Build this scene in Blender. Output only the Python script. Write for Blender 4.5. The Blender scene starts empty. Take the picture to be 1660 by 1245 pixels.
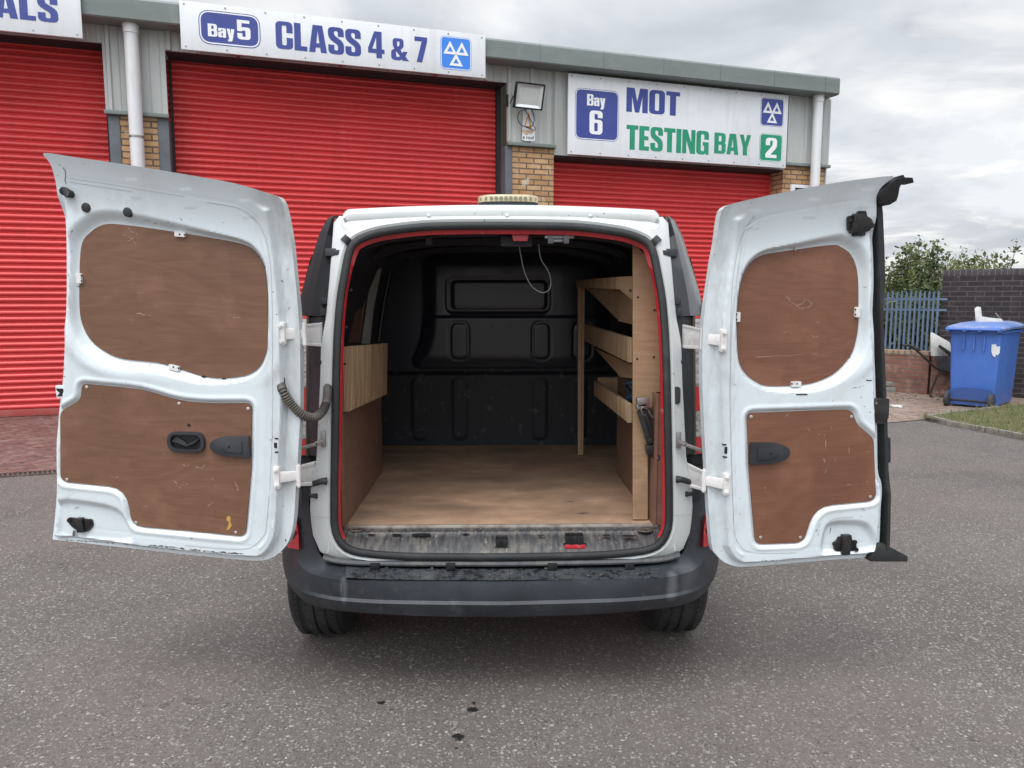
import bpy, bmesh, math, random
import numpy as np
from mathutils import Matrix, Vector
from mathutils.geometry import tessellate_polygon
random.seed(7); RNG = np.random.default_rng(7)
R = math.radians
# ------------------------------------------------------------------ camera, world, sun, exposure
FP, H, YAW, PITCH = 1200., 1.45, R(1.12), R(6.51)
sc = bpy.context.scene
cam = bpy.data.objects.new('camera', bpy.data.cameras.new('camera'))
sc.collection.objects.link(cam); sc.camera = cam
cam.location = (0, 0, H); cam.rotation_euler = (R(90) - PITCH, 0, -YAW)
cam.data.sensor_width = 36; cam.data.lens = FP / 1660 * 36
cam.data.clip_start = .05; cam.data.clip_end = 3000
SUN_EL, SUN_AZ = 62, 205          # azimuth clockwise from +Y
w = bpy.data.worlds.new('World'); sc.world = w; w.use_nodes = True
nt = w.node_tree; nt.nodes.clear()
def N(nt, t, **k):
    n = nt.nodes.new(t)
    for a, b in k.items():
        if a in n.inputs and not hasattr(n, a): n.inputs[a].default_value = b
        else: setattr(n, a, b)
    return n
def math_(nt, op, a, b=None, clamp=False, c=None):
    n = nt.nodes.new('ShaderNodeMath'); n.operation = op; n.use_clamp = clamp
    for i, v in enumerate((a, b, c)):
        if v is None: continue
        if isinstance(v, (int, float)): n.inputs[i].default_value = v
        else: nt.links.new(v, n.inputs[i])
    return n.outputs[0]
def ramp(nt, fac, stops, interp='LINEAR'):
    n = nt.nodes.new('ShaderNodeValToRGB'); nt.links.new(fac, n.inputs[0]); e = n.color_ramp.elements
    n.color_ramp.interpolation = interp
    while len(e) < len(stops): e.new(.5)
    for el, (p, c) in zip(e, stops):
        el.position = p; el.color = (*c, 1) if len(c) == 3 else c
    return n.outputs[0]
def mixc(nt, f, a, b, mode='MIX'):
    n = nt.nodes.new('ShaderNodeMix'); n.data_type = 'RGBA'; n.blend_type = mode
    for s, v in ((n.inputs[0], f), (n.inputs[6], a), (n.inputs[7], b)):
        if isinstance(v, (int, float)): s.default_value = v
        elif isinstance(v, tuple): s.default_value = (*v, 1) if len(v) == 3 else v
        else: nt.links.new(v, s)
    return n.outputs[2]
sky = N(nt, 'ShaderNodeTexSky', sky_type='NISHITA', sun_disc=False, sun_elevation=R(SUN_EL), sun_rotation=R(SUN_AZ))
skyc = mixc(nt, 1., sky.outputs[0], (.085, .085, .085), 'MULTIPLY')
tc = N(nt, 'ShaderNodeTexCoord'); sp = N(nt, 'ShaderNodeSeparateXYZ'); nt.links.new(tc.outputs['Generated'], sp.inputs[0])
zz = math_(nt, 'ADD', math_(nt, 'MAXIMUM', sp.outputs[2], 0.), .16)
cb = N(nt, 'ShaderNodeCombineXYZ')
nt.links.new(math_(nt, 'DIVIDE', sp.outputs[0], zz), cb.inputs[0]); nt.links.new(math_(nt, 'DIVIDE', sp.outputs[1], zz), cb.inputs[1])
cb.inputs[2].default_value = 3.7
n1 = N(nt, 'ShaderNodeTexNoise'); n1.inputs['Scale'].default_value = .95; n1.inputs['Detail'].default_value = 7; n1.inputs['Roughness'].default_value = .52; n1.inputs['Distortion'].default_value = .35
n2 = N(nt, 'ShaderNodeTexNoise'); n2.inputs['Scale'].default_value = 1.9; n2.inputs['Detail'].default_value = 8; n2.inputs['Roughness'].default_value = .55; n2.inputs['Distortion'].default_value = .6
for n in (n1, n2): nt.links.new(cb.outputs[0], n.inputs['Vector'])
c1 = ramp(nt, n1.outputs[0], [(.36, (.43, .455, .50)), (.5, (.59, .62, .66)), (.61, (.74, .765, .80))])
c2 = ramp(nt, n2.outputs[0], [(.50, (0, 0, 0)), (.66, (1, 1, 1))])
# the brighter broken patches lie low over the horizon
low = math_(nt, 'SUBTRACT', 1., math_(nt, 'MULTIPLY', sp.outputs[2], 1.9), clamp=True)
cl = mixc(nt, math_(nt, 'MULTIPLY', math_(nt, 'MULTIPLY', c2, low), 1.), c1, (1.0, .97, .92))
cl = mixc(nt, .05, cl, skyc)
# overcast luminance: brighter towards the zenith and towards the veiled sun behind the viewer
dv = N(nt, 'ShaderNodeVectorMath', operation='DOT_PRODUCT'); nt.links.new(tc.outputs['Generated'], dv.inputs[0])
dv.inputs[1].default_value = (math.sin(R(SUN_AZ)) * math.cos(R(SUN_EL)), math.cos(R(SUN_AZ)) * math.cos(R(SUN_EL)), math.sin(R(SUN_EL)))
br = math_(nt, 'ADD', 1., math_(nt, 'MULTIPLY', math_(nt, 'POWER', math_(nt, 'MAXIMUM', math_(nt, 'SUBTRACT', dv.outputs['Value'], .42), 0.), 1.2), 5.2))
mc = N(nt, 'ShaderNodeVectorMath', operation='SCALE'); nt.links.new(cl, mc.inputs[0]); nt.links.new(br, mc.inputs['Scale'])
bg = N(nt, 'ShaderNodeBackground'); bg.inputs[1].default_value = 1.0
nt.links.new(mc.outputs[0], bg.inputs[0]); wo = N(nt, 'ShaderNodeOutputWorld'); nt.links.new(bg.outputs[0], wo.inputs[0])
sun = bpy.data.objects.new('sun', bpy.data.lights.new('sun', 'SUN')); sc.collection.objects.link(sun)
sun.data.energy = 1.1; sun.data.angle = R(24); sun.data.color = (1, .96, .9)
sun.rotation_euler = (R(90 - SUN_EL), 0, R(180 - SUN_AZ) + math.pi * 0)
sd = Vector((math.sin(R(SUN_AZ)) * math.cos(R(SUN_EL)), math.cos(R(SUN_AZ)) * math.cos(R(SUN_EL)), math.sin(R(SUN_EL))))
sun.rotation_euler = sd.to_track_quat('Z', 'Y').to_euler()
vs = sc.view_settings; vs.view_transform = 'Standard'; vs.look = 'None'; vs.exposure = 0.3; vs.gamma = 1
sc.cycles.max_bounces = 8; sc.cycles.diffuse_bounces = 5
# ------------------------------------------------------------------ measuring: image rays meeting real planes
fw = np.array([math.sin(YAW) * math.cos(PITCH), math.cos(YAW) * math.cos(PITCH), -math.sin(PITCH)])
rt = np.array([math.cos(YAW), -math.sin(YAW), 0]); up = np.cross(rt, fw); CP = np.array([0, 0, H])
def ray(x, y): return FP * fw + (x - 830) * rt + (622.5 - y) * up
def aY(x, y, Y): d = ray(x, y); return CP + d * (Y / d[1])
def aZ(x, y, z=0.): d = ray(x, y); return CP + d * ((z - H) / d[2])
def aP(x, y, p0, n): q = ray(x, y); return CP + q * (np.dot(p0 - CP, n) / np.dot(q, n))
# ------------------------------------------------------------------ object helpers
COL = sc.collection; XF = {}
def props(o, label=None, cat=None, group=None, kind=None):
    for k, v in (('label', label), ('category', cat), ('group', group), ('kind', kind)):
        if v: o[k] = v
    return o
def thing(name, label, cat, loc, rz=0., group=None):
    o = bpy.data.objects.new(name, None); COL.objects.link(o); o.empty_display_size = .1
    o.location = tuple(loc); o.rotation_euler = (0, 0, rz)
    XF[o.name] = (Matrix.Translation(Vector(loc)) @ Matrix.Rotation(rz, 4, 'Z')).inverted()
    return props(o, label, cat, group)
def obj(name, V, F, mat, parent=None, smooth=None, loc=None, rz=0., bevel=0, mi=None, sharp=35):
    me = bpy.data.meshes.new(name)
    if parent is not None: X = XF[parent.name]
    else:
        V = np.asarray(V, float)
        if loc is None: loc = (*((V.min(0) + V.max(0)) / 2)[:2], V.min(0)[2])
        X = (Matrix.Translation(Vector(loc)) @ Matrix.Rotation(rz, 4, 'Z')).inverted()
    A = np.asarray(V, float); m = np.array(X); A = A @ m[:3, :3].T + m[:3, 3]
    me.from_pydata(A.tolist(), [], [tuple(int(i) for i in f) for f in F])
    mats = mat if isinstance(mat, (list, tuple)) else [mat]
    for q in mats: me.materials.append(q)
    if mi is not None: me.polygons.foreach_set('material_index', mi)
    me.validate()
    bm = bmesh.new(); bm.from_mesh(me)
    if smooth != 'raw': bmesh.ops.recalc_face_normals(bm, faces=bm.faces)
    if bevel:
        es = [e for e in bm.edges if len(e.link_faces) == 2 and e.calc_face_angle(0) > R(30)]
        bmesh.ops.bevel(bm, geom=es, offset=bevel, segments=2, affect='EDGES', profile=.6, clamp_overlap=True)
    bm.to_mesh(me); bm.free()
    if smooth or bevel:
        me.polygons.foreach_set('use_smooth', [True] * len(me.polygons))
        try: me.set_sharp_from_angle(angle=R(sharp))
        except Exception: pass
    o = bpy.data.objects.new(name, me); COL.objects.link(o)
    if parent is not None: o.parent = parent; XF[o.name] = XF[parent.name]
    else:
        o.location = tuple(loc); o.rotation_euler = (0, 0, rz); XF[o.name] = X
    return o
class MB:
    def __init__(s): s.V = []; s.F = []; s.I = []; s.m = 0; s.C = []
    def cut(s):      # what follows is a separate object of the same name
        if s.V: s.C.append((len(s.V), len(s.F)))
        return s
    def add(s, V, F):
        b = len(s.V); s.V += [tuple(v) for v in V]; s.F += [tuple(i + b for i in f) for f in F]; s.I += [s.m] * len(F); return s
    def hexa(s, P):   # 8 points: bottom 4 ccw, top 4
        return s.add(P, [(3, 2, 1, 0), (4, 5, 6, 7), (0, 1, 5, 4), (1, 2, 6, 5), (2, 3, 7, 6), (3, 0, 4, 7)])
    def box(s, a, b, fr=None):
        (x0, y0, z0), (x1, y1, z1) = a, b
        P = [(x0, y0, z0), (x1, y0, z0), (x1, y1, z0), (x0, y1, z0), (x0, y0, z1), (x1, y0, z1), (x1, y1, z1), (x0, y1, z1)]
        return s.hexa([fr(*p) for p in P] if fr else P)
    def bar(s, p, q, w, h, upv=(0, 0, 1)):
        p = np.array(p, float); q = np.array(q, float); d = q - p; d /= np.linalg.norm(d)
        a = np.cross(d, upv); a /= np.linalg.norm(a); b = np.cross(a, d)
        P = [e + a * i * w / 2 + b * j * h / 2 for e in (p, q) for i, j in ((-1, -1), (1, -1), (1, 1), (-1, 1))]
        return s.hexa(P)
    def tube(s, pts, r, n=10, caps=True):
        pts = [np.array(p, float) for p in pts]; m = len(pts); rs = r if hasattr(r, '__len__') else [r] * m
        V = []; a = None
        for i, p in enumerate(pts):
            d = pts[min(i + 1, m - 1)] - pts[max(i - 1, 0)]; d /= np.linalg.norm(d) + 1e-12
            if a is None:
                a = np.cross(d, (0, 0, 1.)) if abs(d[2]) < .9 else np.cross(d, (1., 0, 0))
            a = a - d * np.dot(a, d); a /= np.linalg.norm(a); b = np.cross(d, a)
            V += [p + rs[i] * (a * math.cos(t) + b * math.sin(t)) for t in [2 * math.pi * k / n for k in range(n)]]
        F = [(i * n + k, i * n + (k + 1) % n, (i + 1) * n + (k + 1) % n, (i + 1) * n + k) for i in range(m - 1) for k in range(n)]
        if caps: F += [tuple(range(n))[::-1], tuple(range((m - 1) * n, m * n))]
        return s.add(V, F)
    def disc(s, c, ax, r, t, n=20):
        c = np.array(c, float); ax = np.array(ax, float); ax /= np.linalg.norm(ax)
        return s.tube([c - ax * t / 2, c + ax * t / 2], r, n)
    def prism(s, poly, fr, t0, t1, holes=()):   # poly in (u,v); fr(u,v,w) -> world
        loops = [list(poly)] + [list(h) for h in holes]
        tri = tessellate_polygon([[Vector((p[0], p[1], 0)) for p in L] for L in loops])
        flat = [p for L in loops for p in L]; n = len(flat)
        V = [fr(p[0], p[1], t1) for p in flat] + [fr(p[0], p[1], t0) for p in flat]
        F = [tuple(t) for t in tri] + [tuple(i + n for i in t[::-1]) for t in tri]; b = 0
        for L in loops:
            m = len(L)
            F += [(b + i, b + (i + 1) % m, b + (i + 1) % m + n, b + i + n) for i in range(m)]; b += m
        return s.add(V, F)
    def build(s, name, mat, parent=None, **k):
        if s.C:
            B = [(0, 0)] + [c for c in s.C if c[0] < len(s.V)] + [(len(s.V), len(s.F))]
            for (a, fa), (b, fb) in zip(B, B[1:]): o = obj(name, s.V[a:b], [tuple(i - a for i in f) for f in s.F[fa:fb]], mat, parent, **k)
            return o
        return obj(name, s.V, s.F, mat, parent, mi=s.I if isinstance(mat, (list, tuple)) else None, **k)
def grid_faces(nr, nc, off=0): return [(off + i * nc + j, off + i * nc + j + 1, off + (i + 1) * nc + j + 1, off + (i + 1) * nc + j) for i in range(nr - 1) for j in range(nc - 1)]
def catmull(P, k=6, closed=False):
    P = [np.array(p, float) for p in P]; n = len(P); out = []
    rg = range(n if closed else n - 1)
    for i in rg:
        if closed: a, b, c, d = P[(i - 1) % n], P[i], P[(i + 1) % n], P[(i + 2) % n]
        else: a, b, c, d = P[max(i - 1, 0)], P[i], P[i + 1], P[min(i + 2, n - 1)]
        for j in range(k):
            t = j / k
            out.append(.5 * (2 * b + (c - a) * t + (2 * a - 5 * b + 4 * c - d) * t * t + (3 * b - 3 * c + d - a) * t ** 3))
    if not closed: out.append(P[-1])
    return out
def rr(pts, n=5):     # polygon with rounded corners, pts (x,y[,r])
    P = [(p[0], p[1], p[2] if len(p) > 2 else 0) for p in pts]; out = []
    for i, (x, y, r) in enumerate(P):
        if r <= 0: out.append((x, y)); continue
        c = np.array((x, y), float); a = np.array(P[i - 1][:2], float) - c; b = np.array(P[(i + 1) % len(P)][:2]) - c
        la, lb = np.linalg.norm(a), np.linalg.norm(b); r2 = min(r, la * .499, lb * .499); a /= la; b /= lb
        for j in range(n + 1):
            t = j / n; out.append(tuple((1 - t) ** 2 * (c + a * r2) + 2 * t * (1 - t) * c + t * t * (c + b * r2)))
    return out
def rrect(x0, y0, x1, y1, r, n=6): return rr([(x0, y0, r), (x1, y0, r), (x1, y1, r), (x0, y1, r)], n)
def sstep(a, b, x): t = np.clip((x - a) / (b - a), 0, 1); return t * t * (3 - 2 * t)
def sdf(poly, U, V):    # signed distance, negative inside, plus nearest point
    P = np.array(poly, float); Q = np.roll(P, -1, 0); u = U.ravel(); v = V.ravel()
    best = np.full(u.shape, 1e9); nx = np.zeros_like(u); ny = np.zeros_like(u); ins = np.zeros(u.shape, bool)
    for a, b in zip(P, Q):
        d = b - a; L = d @ d
        if L < 1e-14: continue
        t = np.clip(((u - a[0]) * d[0] + (v - a[1]) * d[1]) / L, 0, 1); x = a[0] + t * d[0]; y = a[1] + t * d[1]
        e = (u - x) ** 2 + (v - y) ** 2; k = e < best; best[k] = e[k]; nx[k] = x[k]; ny[k] = y[k]
        c = ((a[1] > v) != (b[1] > v)); 
        if abs(d[1]) > 1e-12: ins ^= c & (u < a[0] + (v - a[1]) * d[0] / d[1])
    D = np.sqrt(best); D[ins] *= -1
    return D.reshape(U.shape), nx.reshape(U.shape), ny.reshape(U.shape)
def hfield(poly, hf, step, fr, back=None):   # relief sheet clipped to an outline; back = thickness behind
    P = np.array(poly); lo = P.min(0) - step; hi = P.max(0) + step
    us = np.arange(lo[0], hi[0] + step, step); vs_ = np.arange(lo[1], hi[1] + step, step)
    U, V = np.meshgrid(us, vs_); D, nx, ny = sdf(poly, U, V)
    ce = (D[:-1, :-1] + D[1:, :-1] + D[:-1, 1:] + D[1:, 1:]) / 4 < 0
    use = np.zeros(D.shape, int)
    for a, b in ((0, 0), (1, 0), (0, 1), (1, 1)): use[a:a + ce.shape[0], b:b + ce.shape[1]] += ce
    bd = (use > 0) & (use < 4)
    U[bd] = nx[bd]; V[bd] = ny[bd]; D2, _, _ = sdf(poly, U, V); D2[bd] = 0
    W = hf(U, V, -D2); idx = -np.ones(D.shape, int); k = use > 0; idx[k] = np.arange(k.sum())
    X = fr(U[k], V[k], W[k]); n = len(X); I, J = np.nonzero(ce)
    F = np.stack([idx[I, J], idx[I, J + 1], idx[I + 1, J + 1], idx[I + 1, J]], 1).tolist()
    if back is not None:
        X = np.vstack([X, fr(U[k], V[k], W[k] * 0 + back(U[k], V[k]))]); E = {}
        for f in F:
            for a, b in zip(f, f[1:] + f[:1]): E[(a, b)] = 1
        B = [(a, b) for a, b in E if (b, a) not in E]
        F = F + [[i + n for i in f[::-1]] for f in F] + [[b, a, a + n, b + n] for a, b in B]
    return X, F
# ------------------------------------------------------------------ materials
def M(name, base, rough=.5, metal=0., layers=(), bump=None, coat=0., spec=.5, stretch=None, coord='Object', alpha=None, emit=None, trans=0.):
    m = bpy.data.materials.new(name); m.use_nodes = True; nt = m.node_tree; b = nt.nodes['Principled BSDF']
    b.inputs['Metallic'].default_value = metal; b.inputs['Roughness'].default_value = rough
    b.inputs['Coat Weight'].default_value = coat; b.inputs['Coat Roughness'].default_value = .08
    b.inputs['Specular IOR Level'].default_value = spec; b.inputs['Transmission Weight'].default_value = trans
    if emit: b.inputs['Emission Color'].default_value = (*emit, 1); b.inputs['Emission Strength'].default_value = 1
    tc = nt.nodes.new('ShaderNodeTexCoord'); col = (*base, 1); rg = None
    for L in layers:       # (colour, scale, lo, hi, strength, (sx,sy,sz), roughness or None)
        c, s, lo, hi, st, sv, r2 = (list(L) + [1, (1, 1, 1), None][len(L) - 4:])[:7] if len(L) < 7 else L
        mp = nt.nodes.new('ShaderNodeMapping'); mp.inputs['Scale'].default_value = sv
        mp.inputs['Location'].default_value = tuple(RNG.uniform(0, 9, 3)); nt.links.new(tc.outputs[coord], mp.inputs[0])
        n = nt.nodes.new('ShaderNodeTexNoise'); n.inputs['Scale'].default_value = s; n.inputs['Detail'].default_value = 6; n.inputs['Roughness'].default_value = .6
        nt.links.new(mp.outputs[0], n.inputs['Vector'])
        f = math_(nt, 'MULTIPLY', ramp(nt, n.outputs[0], [(lo, (0, 0, 0)), (hi, (1, 1, 1))]), st)
        col = mixc(nt, f, col, c)
        if r2 is not None:
            mm = nt.nodes.new('ShaderNodeMix'); mm.data_type = 'FLOAT'; nt.links.new(f, mm.inputs[0])
            if rg is None: mm.inputs[2].default_value = rough
            else: nt.links.new(rg, mm.inputs[2])
            mm.inputs[3].default_value = r2; rg = mm.outputs[0]
    if isinstance(col, tuple): b.inputs['Base Color'].default_value = col
    else: nt.links.new(col, b.inputs['Base Color'])
    if rg is not None: nt.links.new(rg, b.inputs['Roughness'])
    if bump:
        s, st, dist = bump[:3]; mp = nt.nodes.new('ShaderNodeMapping'); mp.inputs['Scale'].default_value = bump[3] if len(bump) > 3 else (1, 1, 1)
        nt.links.new(tc.outputs[coord], mp.inputs[0]); n = nt.nodes.new('ShaderNodeTexNoise'); n.inputs['Scale'].default_value = s; n.inputs['Detail'].default_value = 5
        nt.links.new(mp.outputs[0], n.inputs['Vector']); bu = nt.nodes.new('ShaderNodeBump'); bu.inputs['Strength'].default_value = st; bu.inputs['Distance'].default_value = dist
        nt.links.new(n.outputs[0], bu.inputs['Height']); nt.links.new(bu.outputs[0], b.inputs['Normal'])
    return m
def brick_mat(name, c1, c2, mortar, bw=.225, bh=.075, ms=.010, layers=(), axis='x', vert=False):
    m = bpy.data.materials.new(name); m.use_nodes = True; nt = m.node_tree; b = nt.nodes['Principled BSDF']; b.inputs['Roughness'].default_value = .85
    tc = nt.nodes.new('ShaderNodeTexCoord'); s = nt.nodes.new('ShaderNodeSeparateXYZ'); nt.links.new(tc.outputs['Object'], s.inputs[0])
    cb = nt.nodes.new('ShaderNodeCombineXYZ')
    if axis == 'g': a, c = s.outputs[0], s.outputs[1]
    else: a = math_(nt, 'ADD', s.outputs[0], s.outputs[1]); c = s.outputs[2]
    nt.links.new(a, cb.inputs[0]); nt.links.new(c, cb.inputs[1])
    t = nt.nodes.new('ShaderNodeTexBrick'); nt.links.new(cb.outputs[0], t.inputs['Vector'])
    t.inputs['Color1'].default_value = (*c1, 1); t.inputs['Color2'].default_value = (*c2, 1); t.inputs['Mortar'].default_value = (*mortar, 1)
    t.inputs['Scale'].default_value = 1; t.inputs['Brick Width'].default_value = bw; t.inputs['Row Height'].default_value = bh
    t.inputs['Mortar Size'].default_value = ms; t.inputs['Mortar Smooth'].default_value = .2; t.inputs['Bias'].default_value = 0.
    if vert: t.offset = 0
    col = t.outputs['Color']
    for (cc, sc_, lo, hi, st) in list(layers) + [((.02, .02, .02), 60, .45, .8, .25), ((.9, .8, .7), 9, .5, .8, .15 if c1[0] > .1 else .03)]:
        n = nt.nodes.new('ShaderNodeTexNoise'); n.inputs['Scale'].default_value = sc_; n.inputs['Detail'].default_value = 5; nt.links.new(tc.outputs['Object'], n.inputs['Vector'])
        col = mixc(nt, math_(nt, 'MULTIPLY', ramp(nt, n.outputs[0], [(lo, (0, 0, 0)), (hi, (1, 1, 1))]), st), col, cc)
    nt.links.new(col, b.inputs['Base Color'])
    n = nt.nodes.new('ShaderNodeTexNoise'); n.inputs['Scale'].default_value = 90; nt.links.new(tc.outputs['Object'], n.inputs['Vector'])
    h = math_(nt, 'SUBTRACT', math_(nt, 'MULTIPLY', n.outputs[0], .3), t.outputs['Fac'])
    bu = nt.nodes.new('ShaderNodeBump'); bu.inputs['Strength'].default_value = .8; bu.inputs['Distance'].default_value = .006; nt.links.new(h, bu.inputs['Height']); nt.links.new(bu.outputs[0], b.inputs['Normal'])
    return m
def asphalt_mat():
    m = bpy.data.materials.new('asphalt'); m.use_nodes = True; nt = m.node_tree; b = nt.nodes['Principled BSDF']
    tc = nt.nodes.new('ShaderNodeTexCoord'); P = tc.outputs['Object']
    def vor(s, rnd=1.):
        v = nt.nodes.new('ShaderNodeTexVoronoi'); v.inputs['Scale'].default_value = s; v.inputs['Randomness'].default_value = rnd; nt.links.new(P, v.inputs['Vector']); return v
    def noi(s, d=6, r=.6):
        v = nt.nodes.new('ShaderNodeTexNoise'); v.inputs['Scale'].default_value = s; v.inputs['Detail'].default_value = d; v.inputs['Roughness'].default_value = r; nt.links.new(P, v.inputs['Vector']); return v.outputs[0]
    base = ramp(nt, noi(1.1), [(.3, (.122, .108, .099)), (.55, (.168, .147, .134)), (.75, (.205, .178, .161))])
    base = mixc(nt, ramp(nt, noi(240, 3), [(.4, (0, 0, 0)), (.75, (.8, .8, .8))]), base, (.035, .032, .031))
    # bound stones in three sizes, some worn pale, some still coated
    hs = None
    dz = nt.nodes.new('ShaderNodeTexNoise'); dz.inputs['Scale'].default_value = 60; dz.inputs['Detail'].default_value = 2; nt.links.new(P, dz.inputs['Vector'])
    dsc = nt.nodes.new('ShaderNodeVectorMath'); dsc.operation = 'SCALE'; dsc.inputs['Scale'].default_value = .016; nt.links.new(dz.outputs['Color'], dsc.inputs[0])
    PD = nt.nodes.new('ShaderNodeVectorMath'); PD.operation = 'ADD'; nt.links.new(P, PD.inputs[0]); nt.links.new(dsc.outputs[0], PD.inputs[1])
    for s, th, st, lo, cs in ((29, .27, .85, .52, 1.6), (44, .31, .9, .30, 2.2), (66, .34, .85, .24, 3.5), (115, .36, .65, .15, 6)):
        v = vor(s); nt.links.new(PD.outputs[0], v.inputs['Vector']); sep = nt.nodes.new('ShaderNodeSeparateColor'); nt.links.new(v.outputs['Color'], sep.inputs[0])
        size = math_(nt, 'MULTIPLY', math_(nt, 'ADD', sep.outputs[2], .55), th); dd = math_(nt, 'SUBTRACT', v.outputs['Distance'], size)
        mask = ramp(nt, math_(nt, 'ADD', dd, .5), [(.485, (1, 1, 1)), (.515, (0, 0, 0))]); rim = ramp(nt, math_(nt, 'ADD', dd, .5), [(.50, (1, 1, 1)), (.58, (0, 0, 0))])
        cl_ = ramp(nt, noi(cs, 4, .6), [(.42, (0, 0, 0)), (.60, (.55, .55, .55))])
        pick = ramp(nt, math_(nt, 'ADD', sep.outputs[0], math_(nt, 'MULTIPLY', cl_, .6)), [(lo + .20, (0, 0, 0)), (lo + .26, (1, 1, 1))])
        mk = math_(nt, 'MULTIPLY', mask, pick); rk = math_(nt, 'MULTIPLY', rim, pick)
        tone = ramp(nt, sep.outputs[1], [(0, (.12, .11, .102)), (.4, (.215, .198, .182)), (.85, (.31, .288, .266)), (1, (.48, .45, .42))])
        base = mixc(nt, math_(nt, 'MULTIPLY', rk, .85), base, (.030, .027, .026))  # shade at the stone edges, painted as a dark ring
        base = mixc(nt, math_(nt, 'MULTIPLY', mk, st), base, tone)
        h_ = math_(nt, 'MULTIPLY', mk, .012 * 44 / s)
        hs = h_ if hs is None else math_(nt, 'MAXIMUM', hs, h_)
    # worn reddish and dark areas, tyre-dark lane
    base = mixc(nt, math_(nt, 'MULTIPLY', ramp(nt, noi(.45, 4), [(.45, (0, 0, 0)), (.66, (1, 1, 1))]), .45), base, (.185, .138, .118))
    base = mixc(nt, math_(nt, 'MULTIPLY', ramp(nt, noi(.8, 5), [(.52, (0, 0, 0)), (.72, (1, 1, 1))]), .35), base, (.065, .061, .059))
    # oil drips below the tailgate
    for (cx, cy, rad) in OIL:
        vm = nt.nodes.new('ShaderNodeVectorMath'); vm.operation = 'DISTANCE'; nt.links.new(P, vm.inputs[0]); vm.inputs[1].default_value = (cx, cy, 0)
        d = math_(nt, 'ADD', vm.outputs['Value'], math_(nt, 'MULTIPLY', math_(nt, 'SUBTRACT', noi(38, 5, .7), .5), rad * 3.0))
        base = mixc(nt, ramp(nt, math_(nt, 'DIVIDE', d, rad * 2), [(.38, (1, 1, 1)), (.55, (0, 0, 0))]), base, (.006, .006, .007))
    # hairline cracks
    cw = nt.nodes.new('ShaderNodeTexVoronoi'); cw.feature = 'DISTANCE_TO_EDGE'; cw.inputs['Scale'].default_value = .38
    vm = nt.nodes.new('ShaderNodeVectorMath'); vm.operation = 'ADD'; nz = nt.nodes.new('ShaderNodeTexNoise'); nz.inputs['Scale'].default_value = 2.2; nz.inputs['Detail'].default_value = 8
    nt.links.new(P, nz.inputs['Vector']); nt.links.new(P, vm.inputs[0]); nt.links.new(nz.outputs['Color'], vm.inputs[1]); nt.links.new(vm.outputs[0], cw.inputs['Vector'])
    ck = math_(nt, 'MULTIPLY', ramp(nt, cw.outputs['Distance'], [(0., (1, 1, 1)), (.0035, (0, 0, 0))]), ramp(nt, noi(.5, 2), [(.5, (0, 0, 0)), (.56, (1, 1, 1))]))
    base = mixc(nt, math_(nt, 'MULTIPLY', ck, .7), base, (.02, .02, .02))
    nt.links.new(base, b.inputs['Base Color']); b.inputs['Roughness'].default_value = .82; b.inputs['Specular IOR Level'].default_value = .35
    bu = nt.nodes.new('ShaderNodeBump'); bu.inputs['Strength'].default_value = .9; bu.inputs['Distance'].default_value = .5
    nt.links.new(math_(nt, 'ADD', hs, math_(nt, 'MULTIPLY', noi(160, 3), .006)), bu.inputs['Height']); nt.links.new(bu.outputs[0], b.inputs['Normal'])
    return m
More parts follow.
